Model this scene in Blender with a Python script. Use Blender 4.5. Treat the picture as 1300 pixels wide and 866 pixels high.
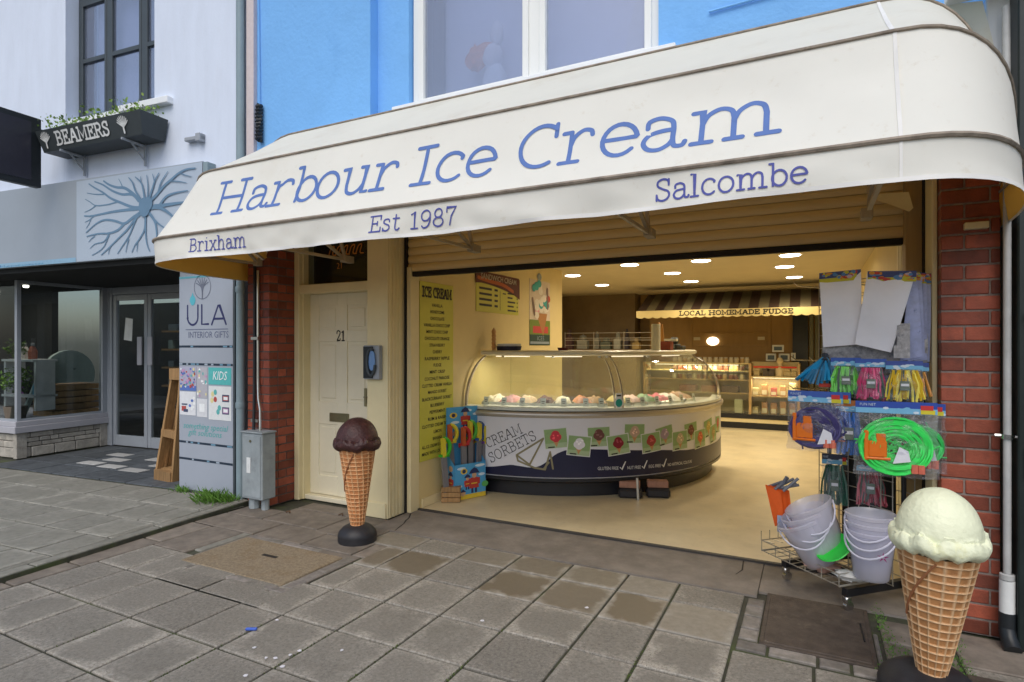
import bpy, bmesh, math, random
from mathutils import Vector, Matrix, noise
R = math.radians
rnd = random.Random(7)
sc = bpy.context.scene
for o in list(bpy.data.objects): bpy.data.objects.remove(o)
COL = sc.collection

# ------------------------------------------------------------------ camera, sky, light, exposure
cam = bpy.data.cameras.new('camera'); camo = bpy.data.objects.new('camera', cam); COL.objects.link(camo)
camo.location = (0, 0, 1.5)
camo.rotation_euler = (R(90), 0, R(27.03))
cam.sensor_width = 36; cam.lens = 36*749/1300; cam.shift_y = 5.5/1300
cam.clip_start = .05; cam.clip_end = 2000
sc.camera = camo
w = bpy.data.worlds.new('World'); sc.world = w; w.use_nodes = True
nt = w.node_tree; bg = nt.nodes['Background']
sky = nt.nodes.new('ShaderNodeTexSky'); sky.sky_type = 'NISHITA'; sky.sun_disc = False
SUN_EL, SUN_AZ = R(52), R(168)
sky.sun_elevation = SUN_EL; sky.sun_rotation = SUN_AZ
sky.air_density = 1.0; sky.dust_density = 2.5; sky.ozone_density = .6
nt.links.new(sky.outputs[0], bg.inputs[0]); bg.inputs[1].default_value = .15
sl = bpy.data.lights.new('sun', 'SUN'); sl.energy = 1.1; sl.angle = R(50); sl.color = (1, .985, .92)
so = bpy.data.objects.new('sun', sl); COL.objects.link(so)
d = Vector((math.sin(SUN_AZ)*math.cos(SUN_EL), math.cos(SUN_AZ)*math.cos(SUN_EL), math.sin(SUN_EL)))
so.rotation_euler = d.to_track_quat('Z', 'Y').to_euler()
so.location = (0, -3, 12)
sc.view_settings.view_transform = 'Standard'; sc.view_settings.look = 'None'
sc.view_settings.gamma = 1; sc.view_settings.exposure = .12
sc.render.engine = 'CYCLES'
sc.cycles.max_bounces = 8; sc.cycles.transparent_max_bounces = 16

# ------------------------------------------------------------------ materials
def nn(nt, t, **k):
    n = nt.nodes.new(t)
    for a, b in k.items(): setattr(n, a, b)
    return n
def mat(name, col, rough=.7, var=.12, scale=6, bump=.15, bscale=80, rnd_=0., dirt=None, metal=0., spec=.4, emit=0., alpha=1., stretch=None, gen=None, bdist=.004):
    m = bpy.data.materials.new(name); m.use_nodes = True
    t = m.node_tree; p = t.nodes['Principled BSDF']
    L = t.links.new
    tc = nn(t, 'ShaderNodeTexCoord'); oi = nn(t, 'ShaderNodeObjectInfo')
    off = nn(t, 'ShaderNodeVectorMath', operation='ADD'); sc_ = nn(t, 'ShaderNodeVectorMath', operation='SCALE')
    cmb = nn(t, 'ShaderNodeCombineXYZ')
    for i in range(3): L(oi.outputs['Random'], cmb.inputs[i])
    L(cmb.outputs[0], sc_.inputs[0]); sc_.inputs['Scale'].default_value = 37 if rnd_ else 0
    L(tc.outputs['Object'], off.inputs[0]); L(sc_.outputs[0], off.inputs[1])
    vec = off.outputs[0]
    if stretch:
        mp = nn(t, 'ShaderNodeMapping'); mp.inputs['Scale'].default_value = stretch
        L(vec, mp.inputs[0]); vec = mp.outputs[0]
    n1 = nn(t, 'ShaderNodeTexNoise'); n1.inputs['Scale'].default_value = scale; n1.inputs['Detail'].default_value = 6; n1.inputs['Roughness'].default_value = .65
    L(vec, n1.inputs['Vector'])
    mr = nn(t, 'ShaderNodeMapRange'); L(n1.outputs[0], mr.inputs[0])
    mr.inputs['From Min'].default_value = .3; mr.inputs['From Max'].default_value = .7
    mr.inputs['To Min'].default_value = 1-var; mr.inputs['To Max'].default_value = 1+var
    v = mr.outputs[0]
    if rnd_:
        m2 = nn(t, 'ShaderNodeMapRange'); L(oi.outputs['Random'], m2.inputs[0])
        m2.inputs['To Min'].default_value = 1-rnd_; m2.inputs['To Max'].default_value = 1+rnd_
        mm = nn(t, 'ShaderNodeMath', operation='MULTIPLY'); L(v, mm.inputs[0]); L(m2.outputs[0], mm.inputs[1]); v = mm.outputs[0]
    vm = nn(t, 'ShaderNodeVectorMath', operation='SCALE'); vm.inputs[0].default_value = col[:3]; L(v, vm.inputs['Scale'])
    c = vm.outputs[0]
    if dirt:   # list of (colour, threshold, softness, scale, strength)
        for (dc, th, so_, ds, st) in (dirt if isinstance(dirt, list) else [dirt]):
            n2 = nn(t, 'ShaderNodeTexNoise'); n2.inputs['Scale'].default_value = ds; n2.inputs['Detail'].default_value = 8; n2.inputs['Roughness'].default_value = .7
            L(vec, n2.inputs['Vector'])
            r2 = nn(t, 'ShaderNodeMapRange'); L(n2.outputs[0], r2.inputs[0])
            r2.inputs['From Min'].default_value = th; r2.inputs['From Max'].default_value = th+so_; r2.inputs['To Max'].default_value = st
            mx = nn(t, 'ShaderNodeMix', data_type='RGBA'); L(r2.outputs[0], mx.inputs[0]); L(c, mx.inputs[6]); mx.inputs[7].default_value = (*dc, 1)
            c = mx.outputs[2]
    if gen:    # a stain in the middle of each piece (colour, radius, strength)
        dc, rad, st = gen
        mp = nn(t, 'ShaderNodeMapping'); mp.inputs['Location'].default_value = (-.5, -.5, -1); L(tc.outputs['Generated'], mp.inputs[0])
        ab = nn(t, 'ShaderNodeVectorMath', operation='ABSOLUTE'); L(mp.outputs[0], ab.inputs[0])
        sx = nn(t, 'ShaderNodeSeparateXYZ'); L(ab.outputs[0], sx.inputs[0])
        mxx = nn(t, 'ShaderNodeMath', operation='SMOOTH_MAX'); mxx.inputs[2].default_value = .25; L(sx.outputs[0], mxx.inputs[0]); L(sx.outputs[1], mxx.inputs[1])
        n3 = nn(t, 'ShaderNodeTexNoise'); n3.inputs['Scale'].default_value = 9; n3.inputs['Detail'].default_value = 5; L(vec, n3.inputs['Vector'])
        ad = nn(t, 'ShaderNodeMath', operation='MULTIPLY_ADD'); L(n3.outputs[0], ad.inputs[0]); ad.inputs[1].default_value = .5; L(mxx.outputs[0], ad.inputs[2])
        r3 = nn(t, 'ShaderNodeMapRange'); L(ad.outputs[0], r3.inputs[0]); r3.inputs['From Min'].default_value = rad+.2; r3.inputs['From Max'].default_value = rad+.36
        r3.inputs['To Min'].default_value = st; r3.inputs['To Max'].default_value = 0
        rm = nn(t, 'ShaderNodeMath', operation='MULTIPLY'); L(r3.outputs[0], rm.inputs[0])
        r4 = nn(t, 'ShaderNodeMapRange'); L(oi.outputs['Random'], r4.inputs[0]); r4.inputs['To Min'].default_value = .45; r4.inputs['To Max'].default_value = 1.15; L(r4.outputs[0], rm.inputs[1])
        mx = nn(t, 'ShaderNodeMix', data_type='RGBA'); L(rm.outputs[0], mx.inputs[0]); L(c, mx.inputs[6]); mx.inputs[7].default_value = (*dc, 1)
        c = mx.outputs[2]
    L(c, p.inputs['Base Color'])
    p.inputs['Roughness'].default_value = rough; p.inputs['Metallic'].default_value = metal; p.inputs['Specular IOR Level'].default_value = spec
    if bump:
        nb = nn(t, 'ShaderNodeTexNoise'); nb.inputs['Scale'].default_value = bscale; nb.inputs['Detail'].default_value = 4; L(vec, nb.inputs['Vector'])
        b = nn(t, 'ShaderNodeBump'); b.inputs['Strength'].default_value = bump; b.inputs['Distance'].default_value = bdist; L(nb.outputs[0], b.inputs['Height']); L(b.outputs[0], p.inputs['Normal'])
    if emit:
        p.inputs['Emission Color'].default_value = (*col, 1); p.inputs['Emission Strength'].default_value = emit
    if alpha < 1: p.inputs['Alpha'].default_value = alpha
    return m
def glass(name, tint=(1, 1, 1), refl=.9, haze=0., hcol=(1, 1, 1), rough=.02, df_=.5, rip=.05, rs_=3, f0=.045):
    m = bpy.data.materials.new(name); m.use_nodes = True; t = m.node_tree; L = t.links.new
    t.nodes.remove(t.nodes['Principled BSDF']); out = t.nodes['Material Output']
    tr = nn(t, 'ShaderNodeBsdfTransparent'); tr.inputs[0].default_value = (*tint, 1)
    gl = nn(t, 'ShaderNodeBsdfGlossy'); gl.inputs['Roughness'].default_value = rough; gl.inputs[0].default_value = (refl, refl, refl, 1)
    lw = nn(t, 'ShaderNodeLayerWeight'); lw.inputs[0].default_value = .5   # Facing = 1 - |cos|, the same from both sides of a pane
    pw = nn(t, 'ShaderNodeMath', operation='POWER'); L(lw.outputs['Facing'], pw.inputs[0]); pw.inputs[1].default_value = 5
    fr = nn(t, 'ShaderNodeMath', operation='MULTIPLY_ADD'); L(pw.outputs[0], fr.inputs[0]); fr.inputs[1].default_value = .93; fr.inputs[2].default_value = f0
    # ripple the pane a little so reflections waver
    nb = nn(t, 'ShaderNodeTexNoise'); nb.inputs['Scale'].default_value = rs_; b = nn(t, 'ShaderNodeBump'); b.inputs['Strength'].default_value = rip; b.inputs['Distance'].default_value = .01
    tc = nn(t, 'ShaderNodeTexCoord'); L(tc.outputs['Object'], nb.inputs['Vector']); L(nb.outputs[0], b.inputs['Height']); L(b.outputs[0], gl.inputs['Normal'])
    mx = nn(t, 'ShaderNodeMixShader'); L(fr.outputs[0], mx.inputs[0]); L(gl.outputs[0], mx.inputs[2])
    if haze:
        df = nn(t, 'ShaderNodeBsdfDiffuse'); df.inputs[0].default_value = (*hcol, 1); tl = nn(t, 'ShaderNodeBsdfTranslucent'); tl.inputs[0].default_value = (*hcol, 1)
        a = nn(t, 'ShaderNodeMixShader'); a.inputs[0].default_value = df_; L(df.outputs[0], a.inputs[1]); L(tl.outputs[0], a.inputs[2])
        m2 = nn(t, 'ShaderNodeMixShader'); m2.inputs[0].default_value = haze; L(tr.outputs[0], m2.inputs[1]); L(a.outputs[0], m2.inputs[2]); L(m2.outputs[0], mx.inputs[1])
    else: L(tr.outputs[0], mx.inputs[1])
    L(mx.outputs[0], out.inputs[0])
    return m
_flat = {}
def flat(col, rough=.6):
    k = (tuple(round(c, 3) for c in col), rough)
    if k not in _flat: _flat[k] = mat('print', col, rough, var=.06, scale=30, bump=0)
    return _flat[k]

M = dict(
 slab=mat('slab', (.34, .312, .265), .68, gen=((.17, .158, .132), .40, .6), var=.42, scale=60, bump=1., bdist=.006, bscale=300, rnd_=.26, dirt=[((.16, .15, .13), .48, .3, 3.0, .55), ((.46, .45, .42), .575, .07, 75, .62), ((.06, .055, .045), .585, .05, 95, .8), ((.55, .53, .49), .62, .05, 130, .7), ((.13, .14, .07), .6, .2, 2.1, .35), ((.12, .10, .075), .58, .12, 1.1, .5)]),
 slabw=mat('slab_wet', (.33, .31, .27), .5, var=.22, scale=24, bump=.4, bscale=220, rnd_=.1, dirt=[((.40, .39, .37), .60, .14, 90, .5), ((.09, .08, .065), .62, .1, 120, .5)], gen=((.125, .098, .062), .46, .85)),
 slabb=mat('slab_brown', (.20, .172, .142), .72, var=.28, scale=9, bump=.4, bscale=200, rnd_=.12, dirt=[((.10, .08, .06), .5, .25, 2.5, .6), ((.33, .31, .28), .62, .14, 70, .5)]),
 slabl=mat('slab_left', (.28, .272, .235), .8, gen=((.15, .145, .12), .40, .5), var=.28, scale=20, bump=.45, bscale=200, rnd_=.15, dirt=[((.13, .13, .10), .45, .3, 2.5, .55), ((.40, .40, .37), .62, .12, 70, .4)]),
 joint=mat('joint', (.055, .055, .04), .95, var=.4, scale=12, bump=.5, bscale=120, dirt=[((.07, .095, .03), .50, .14, 2.2, .8)]),
 concrete=mat('concrete', (.215, .19, .165), .75, var=.25, scale=5, bump=.45, bscale=160, dirt=[((.12, .10, .08), .5, .2, 1.6, .6), ((.42, .40, .38), .68, .06, 3.1, .7), ((.36, .34, .31), .64, .1, 60, .4)]),
 asphalt=mat('asphalt', (.06, .06, .06), .9, var=.3, scale=20, bump=.6, bscale=120),
 manhole=mat('manhole', (.245, .195, .13), .85, var=.3, scale=60, bump=.9, bscale=260, dirt=[((.18, .115, .05), .5, .2, 5, .6), ((.45, .37, .26), .58, .12, 90, .7)]),
 iron=mat('iron', (.075, .058, .046), .7, var=.3, scale=14, bump=.8, bscale=180, dirt=[((.15, .12, .09), .55, .15, 12, .6)]),
 edging=mat('edging', (.21, .19, .17), .8, var=.3, scale=20, bump=.5, bscale=180, rnd_=.25, dirt=[((.1, .1, .06), .5, .2, 4, .6)]),
 slate=mat('slate', (.075, .085, .095), .6, var=.35, scale=14, bump=.3, bscale=100, rnd_=.2),
 pale=mat('pale_tile', (.42, .42, .41), .6, var=.1, scale=14, bump=.1, rnd_=.1),
 brick=mat('brick', (.29, .072, .040), .62, var=.3, scale=10, bump=.5, bscale=110, rnd_=.42, dirt=[((.10, .025, .025), .52, .2, 5, .7), ((.45, .17, .10), .66, .1, 26, .4)]),
 brickd=mat('brick_deep', (.27, .066, .036), .55, var=.3, scale=9, bump=.4, bscale=110, rnd_=.42, dirt=[((.085, .035, .028), .5, .2, 4, .6), ((.5, .45, .42), .74, .03, 14, .7)]),
 mortar=mat('mortar', (.13, .105, .095), .95, var=.3, scale=30, bump=.5, bscale=150),
 mortarl=mat('mortar_light', (.26, .21, .185), .95, var=.3, scale=30, bump=.5, bscale=150),
 cream=mat('cream_paint', (.76, .66, .40), .5, var=.05, scale=5, bump=.12, bscale=40, dirt=[((.35, .27, .14), .62, .2, 3, .35)]),
 creamdoor=mat('door_paint', (.80, .74, .56), .45, var=.04, scale=5, bump=.1, bscale=30, dirt=[((.45, .38, .25), .64, .2, 2.5, .35)]),
 creamw=mat('interior_paint', (.70, .57, .28), .6, var=.05, scale=3, bump=.05, bscale=30),
 ceil=mat('ceiling_paint', (.55, .47, .30), .8, var=.04, scale=3, bump=0),
 floor=mat('shop_vinyl', (.66, .56, .36), .38, var=.10, scale=3, bump=.05, bscale=60, dirt=[((.36, .26, .12), .52, .25, 1.3, .4), ((.30, .24, .14), .60, .1, 18, .35)]),
 dkstrip=mat('threshold_strip', (.05, .045, .04), .6, bump=.1),
 white=mat('white_render', (.68, .755, .89), .85, var=.05, scale=2, bump=.4, bscale=50, stretch=(3, 3, .7), dirt=[((.50, .55, .62), .62, .12, 4, .35), ((.62, .66, .74), .55, .3, 1.5, .4)]),
 blue=mat('blue_render', (.20, .48, .90), .75, var=.05, scale=2.2, bump=.35, bscale=28, bdist=.01, dirt=[((.13, .36, .76), .56, .2, 2.0, .55), ((.09, .27, .62), .68, .04, 7, .4), ((.30, .52, .86), .66, .08, 12, .25)]),
 blueside=mat('blue_trim', (.20, .48, .90), .7, var=.04, scale=3, bump=.2, bscale=30),
 whitep=mat('white_paint', (.82, .85, .88), .45, var=.03, scale=4, bump=.06, bscale=40),
 upvc=mat('white_upvc', (.84, .86, .84), .35, var=.02, scale=4, bump=0),
 dgrey=mat('dark_grey_frame', (.055, .07, .08), .4, var=.08, bump=.03),
 mgrey=mat('mid_grey_frame', (.33, .36, .40), .4, var=.05, bump=.03),
 fascia=mat('fascia_grey', (.33, .38, .44), .5, var=.04, scale=2, bump=.03, bscale=40),
 fasciab=mat('fascia_pale', (.42, .50, .60), .5, var=.03, scale=2, bump=0),
 tree=mat('logo_blue', (.135, .24, .36), .5, var=.05, bump=0),
 panel=mat('panel_grey', (.36, .40, .47), .45, var=.04, scale=2, bump=0),
 stone=mat('pale_stone', (.42, .39, .34), .85, var=.25, scale=9, bump=.8, bscale=50, rnd_=.2, bdist=.01, dirt=[((.22, .20, .17), .55, .2, 6, .6)]),
 ledge=mat('grey_ledge', (.42, .42, .46), .5, var=.06, bump=.1),
 pipe=mat('drainpipe_grey', (.24, .32, .36), .45, var=.08, bump=.05),
 pipel=mat('drainpipe_light', (.45, .46, .46), .45, var=.12, scale=10, bump=.1),
 black=mat('black_paint', (.018, .022, .026), .4, var=.2, bump=.1),
 bgreen=mat('black_green_paint', (.014, .022, .022), .35, var=.3, scale=3, bump=.15, bscale=40),
 util=mat('utility_box', (.30, .34, .36), .5, var=.15, scale=8, bump=.2, bscale=60, dirt=[((.15, .15, .14), .55, .2, 5, .6)]),
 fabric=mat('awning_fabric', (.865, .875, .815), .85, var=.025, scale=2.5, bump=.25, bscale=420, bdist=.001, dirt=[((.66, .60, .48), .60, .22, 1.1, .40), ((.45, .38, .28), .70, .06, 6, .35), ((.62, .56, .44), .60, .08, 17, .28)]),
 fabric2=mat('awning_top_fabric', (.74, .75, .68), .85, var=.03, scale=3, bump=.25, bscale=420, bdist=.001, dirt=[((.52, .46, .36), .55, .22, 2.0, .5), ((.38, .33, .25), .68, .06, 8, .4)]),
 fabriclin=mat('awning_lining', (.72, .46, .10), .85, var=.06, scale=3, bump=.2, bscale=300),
 piping=mat('awning_piping', (.30, .25, .20), .8, var=.3, scale=14, bump=.3, bscale=90, dirt=[((.10, .08, .06), .55, .15, 9, .7)]),
 hem=mat('awning_hem', (.80, .79, .76), .8, var=.05, bump=.1),
 letter=mat('awning_lettering', (.10, .185, .46), .7, var=.05, scale=20, bump=.1),
 letter2=mat('valance_lettering', (.085, .10, .36), .7, var=.08, scale=20, bump=.1),
 arm=mat('awning_arm', (.42, .35, .25), .5, var=.15, bump=.1),
 slat=mat('shutter_slat', (.76, .57, .27), .42, var=.05, scale=2, bump=.05, stretch=(1, 6, 6)),
 wood=mat('jamb_wood', (.45, .30, .13), .55, var=.1, scale=6, bump=.1, stretch=(8, 8, .6)),
 woodc=mat('crate_wood', (.34, .20, .085), .7, var=.3, scale=6, bump=.3, stretch=(8, 8, .8), rnd_=.2),
 woodd=mat('dark_wood', (.16, .085, .030), .5, var=.2, scale=5, bump=.1, stretch=(6, 6, .6)),
 brass=mat('brass', (.30, .27, .16), .35, metal=.9, bump=.05),
 steel=mat('steel', (.55, .55, .52), .28, metal=.9, var=.05, bump=0),
 chrome=mat('chrome', (.7, .7, .68), .15, metal=1, var=.03, bump=0),
 rail=mat('counter_rail', (.50, .47, .42), .3, metal=.6, var=.04, bump=0),
 rim=mat('counter_top_rim', (.66, .60, .44), .35, var=.03, bump=0),
 kick=mat('counter_base', (.016, .017, .022), .35, var=.2, bump=.05),
 cwhite=mat('counter_white', (.74, .74, .78), .3, var=.02, bump=0),
 navy=mat('counter_navy', (.014, .016, .05), .3, var=.1, bump=0),
 strip=mat('added_strip_glow', (1, .9, .72), .5, var=0, bump=0, emit=1.1),  # glow of the added strip lights in both counters
 light=mat('lit_lamp', (1, .93, .82), .5, var=0, bump=0, emit=9.),
 bezel=mat('lamp_bezel', (.75, .70, .6), .4, bump=0),
 rubber=mat('rubber', (.022, .022, .026), .5, var=.2, scale=20, bump=.2, bscale=90),
 choc=mat('chocolate_plaster', (.055, .020, .020), .45, var=.3, scale=12, bump=.7, bscale=60, bdist=.01, dirt=[((.13, .05, .045), .56, .12, 24, .6), ((.22, .13, .11), .68, .03, 40, .6)]),
 vanilla=mat('vanilla_plaster', (.80, .83, .60), .5, var=.05, scale=6, bump=.6, bscale=40, bdist=.01, dirt=[((.66, .62, .16), .58, .16, 5, .65), ((.40, .36, .16), .66, .05, 24, .5), ((.45, .45, .38), .60, .10, 9, .3)]),
 leaf=mat('leaf', (.10, .20, .025), .6, var=.4, scale=20, bump=0, rnd_=.1),
 grass=mat('grass_blades', (.10, .22, .03), .7, var=.4, scale=30, bump=0),
 planter=mat('planter_box', (.045, .055, .06), .5, var=.1, bump=.1),
 signw=mat('sign_white', (.72, .74, .74), .6, bump=0),
 curtain=mat('curtain', (.74, .78, .92), .8, var=.05, bump=0),
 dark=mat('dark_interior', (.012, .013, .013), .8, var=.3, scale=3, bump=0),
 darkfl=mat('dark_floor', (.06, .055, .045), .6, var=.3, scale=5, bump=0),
 brownw=mat('back_wall', (.30, .18, .055), .6, var=.1, scale=3, bump=.05, stretch=(2, 2, .5)),
 brownd=mat('dark_back_wall', (.20, .14, .07), .6, var=.12, scale=3, bump=.05),
 gap=mat('shadow_gap', (.02, .017, .015), .8, bump=0),
 wire=mat('wire', (.50, .47, .40), .35, metal=.6, bump=0),
 blackbar=mat('black_bar', (.015, .015, .018), .4, bump=.05),
 paper=mat('paper', (.72, .72, .80), .6, var=.03, bump=.05),
 yellow=mat('menu_yellow', (.58, .56, .07), .5, var=.03, bump=0),
 ink=mat('ink', (.03, .028, .02), .6, bump=0),
)
G = dict(
 pane=glass('window_glass', (.90, .94, .95), .9),
 paneu=glass('upstairs_glass', (.75, .78, .85), 1.0, haze=.16, hcol=(.62, .72, .95), df_=.3, f0=.18),  # pale blue haze paints reflected sky into the panes
 dpane=glass('dark_shop_glass', (.72, .75, .75), .6, haze=.02, hcol=(.5, .55, .55)),
 case=glass('case_glass', (.93, .95, .90), .9, haze=.03, hcol=(.8, .85, .8)),
 bag=glass('plastic_bag', (.93, .93, .95), .9, haze=.055, hcol=(.97, .97, 1), rough=.05, df_=.3, rip=1., rs_=45),
 bucket=glass('milky_plastic', (.93, .93, .98), .8, haze=.40, hcol=(.95, .95, 1), rough=.2, df_=.45),
)

def see_through(m, col, k):
    t = m.node_tree; p = t.nodes['Principled BSDF']; out = t.nodes['Material Output']
    tl = nn(t, 'ShaderNodeBsdfTranslucent'); tl.inputs[0].default_value = (*col, 1); mx = nn(t, 'ShaderNodeMixShader'); mx.inputs[0].default_value = k
    t.links.new(p.outputs[0], mx.inputs[1]); t.links.new(tl.outputs[0], mx.inputs[2]); t.links.new(mx.outputs[0], out.inputs[0])
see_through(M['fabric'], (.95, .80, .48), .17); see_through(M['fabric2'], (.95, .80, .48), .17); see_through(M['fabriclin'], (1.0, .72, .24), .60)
# ------------------------------------------------------------------ mesh helpers
class B:
    def __init__(s): s.v = []; s.f = []; s.mi = []; s.col = None
    def add(s, vs, fs, mi=0):
        n = len(s.v); s.v += [tuple(v) for v in vs]
        for f in fs: s.f.append(tuple(n+i for i in f)); s.mi.append(mi)
        return s
    def box(s, x0, x1, y0, y1, z0, z1, mi=0, bv=0.):
        if bv:
            b = bv; c = []
            bm = bmesh.new(); bmesh.ops.create_cube(bm, size=1)
            bmesh.ops.scale(bm, vec=(x1-x0, y1-y0, z1-z0), verts=bm.verts)
            bmesh.ops.bevel(bm, geom=bm.edges[:], offset=b, segments=1, affect='EDGES')
            bmesh.ops.translate(bm, vec=((x0+x1)/2, (y0+y1)/2, (z0+z1)/2), verts=bm.verts)
            bm.verts.index_update()
            s.add([v.co for v in bm.verts], [[v.index for v in f.verts] for f in bm.faces], mi); bm.free(); return s
        vs = [(x, y, z) for x in (x0, x1) for y in (y0, y1) for z in (z0, z1)]
        return s.add(vs, [(0, 1, 3, 2), (4, 6, 7, 5), (0, 4, 5, 1), (2, 3, 7, 6), (0, 2, 6, 4), (1, 5, 7, 3)], mi)
    def bar(s, p, q, w, h, mi=0, up=(0, 0, 1)):
        p = Vector(p); q = Vector(q); d = (q-p).normalized(); u = Vector(up)
        if abs(d.dot(u)) > .98: u = Vector((0, 1, 0))
        a = d.cross(u).normalized(); b = a.cross(d).normalized()
        vs = [e+a*i*w/2+b*j*h/2 for e in (p, q) for i, j in ((-1, -1), (1, -1), (1, 1), (-1, 1))]
        return s.add(vs, [(3, 2, 1, 0), (4, 5, 6, 7), (0, 1, 5, 4), (1, 2, 6, 5), (2, 3, 7, 6), (3, 0, 4, 7)], mi)
    def tube(s, pts, r, n=8, mi=0, closed=False, cap=True):
        P = [Vector(p) for p in pts]; k = len(P); rings = []
        rr = r if isinstance(r, (list, tuple)) else [r]*k
        prev = None
        for i, p in enumerate(P):
            a = P[(i-1) % k] if (i or closed) else p; b = P[(i+1) % k] if (i < k-1 or closed) else p
            t = (b-a).normalized()
            if prev is None: u = t.cross(Vector((0, 0, 1)) if abs(t.z) < .9 else Vector((1, 0, 0))).normalized()
            else: u = (prev-t*prev.dot(t)).normalized()
            prev = u; v = t.cross(u)
            rings.append([p+(u*math.cos(2*math.pi*j/n)+v*math.sin(2*math.pi*j/n))*rr[i] for j in range(n)])
        vs = [v for rg in rings for v in rg]; fs = []
        for i in range(k if closed else k-1):
            i2 = (i+1) % k
            for j in range(n): fs.append((i*n+j, i*n+(j+1) % n, i2*n+(j+1) % n, i2*n+j))
        if cap and not closed: fs += [tuple(range(n))[::-1], tuple((k-1)*n+j for j in range(n))]
        return s.add(vs, fs, mi)
    def lathe(s, prof, c=(0, 0, 0), n=24, mi=0, a0=0, a1=360, disp=None):
        full = abs(a1-a0) >= 360; m = n if full else n+1; vs = []
        for (r, z) in prof:
            for j in range(m):
                a = R(a0+(a1-a0)*j/n); rr = r; zz = z
                if disp: rr, zz = disp(r, z, a)
                vs.append((c[0]+rr*math.cos(a), c[1]+rr*math.sin(a), c[2]+zz))
        fs = []
        for i in range(len(prof)-1):
            for j in range(n):
                j2 = (j+1) % m if full else j+1
                fs.append((i*m+j, i*m+j2, (i+1)*m+j2, (i+1)*m+j))
        return s.add(vs, fs, mi)
    def poly(s, pts, mi=0): return s.add(pts, [tuple(range(len(pts)))], mi)
    def prism(s, pts, f, t, mi=0):   # outline pts (2D) through map f(x, y, off), thickness t
        n = len(pts); vs = [f(x, y, 0) for x, y in pts]+[f(x, y, t) for x, y in pts]
        fs = [tuple(range(n))[::-1], tuple(range(n, 2*n))]+[(i, (i+1) % n, n+(i+1) % n, n+i) for i in range(n)]
        return s.add(vs, fs, mi)
    def build(s, name, mats, parent=None, smooth=False, label=None, kind=None, loc=None, fix=True):
        me = bpy.data.meshes.new(name); me.from_pydata(s.v, [], s.f)
        mats = mats if isinstance(mats, (list, tuple)) else [mats]
        for m in mats: me.materials.append(m)
        if len(mats) > 1: me.polygons.foreach_set('material_index', s.mi)
        if smooth:
            me.polygons.foreach_set('use_smooth', [True]*len(me.polygons))
            try: me.set_sharp_from_angle(angle=R(42))
            except Exception: pass
        if fix:
            bm = bmesh.new(); bm.from_mesh(me); bmesh.ops.recalc_face_normals(bm, faces=bm.faces); bm.to_mesh(me); bm.free()
        me.update()
        return obj(name, me, parent, label, kind, loc)
def obj(name, me, parent=None, label=None, kind=None, loc=None):
    o = bpy.data.objects.new(name, me); COL.objects.link(o)
    if parent is not None:
        o.parent = parent
        if parent.get('_w'):
            o.matrix_parent_inverse = Matrix.Translation(parent.location).inverted()
    if loc is not None: o.location = loc
    if label: o['label'] = label
    if kind: o['kind'] = kind
    return o
def thing(name, label, cat, loc=(0, 0, 0), rz=0., group=None, world=False, kind=None, rot=None):
    """An Empty at the thing's base. world=True: its parts are built in world coordinates."""
    o = bpy.data.objects.new(name, None); COL.objects.link(o); o.empty_display_size = .1
    o.location = loc; o.rotation_euler = rot if rot else (0, 0, rz)
    if label: o['label'] = label
    if cat: o['category'] = cat
    if group: o['group'] = group
    if kind: o['kind'] = kind
    if world: o['_w'] = 1
    return o
def tag(o, label, cat, group=None):
    o['label'] = label; o['category'] = cat
    if group: o['group'] = group
    return o
def children(o): return [c for c in ALLOBJ() if c.parent == o]
def ALLOBJ(): return list(COL.objects)
def dup(root, loc, rz=None, label=None, rot=None):
    r = root.copy(); COL.objects.link(r); r.location = loc
    if rz is not None: r.rotation_euler = (0, 0, rz)
    if rot: r.rotation_euler = rot
    if label: r['label'] = label
    for ch in children(root):
        c = ch.copy(); COL.objects.link(c); c.parent = r
        for g in children(ch):
            d_ = g.copy(); COL.objects.link(d_); d_.parent = c
    return r
def plane(o, ex, ey, en):
    o, ex, ey, en = map(Vector, (o, ex, ey, en))
    return lambda x, y, f=0.: o+ex*x+ey*y+en*f
def facing(x, y, z): return plane((x, y, z), (1, 0, 0), (0, 0, 1), (0, -1, 0))     # a flat print that faces the street
def rect(b, f, x0, x1, y0, y1, off, mi=0): b.add([f(x0, y0, off), f(x1, y0, off), f(x1, y1, off), f(x0, y1, off)], [(0, 1, 2, 3)], mi)
def disc(b, f, cx, cy, rx, ry, off, mi=0, n=14): b.poly([f(cx+rx*math.cos(2*math.pi*i/n), cy+ry*math.sin(2*math.pi*i/n), off) for i in range(n)], mi)

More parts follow.
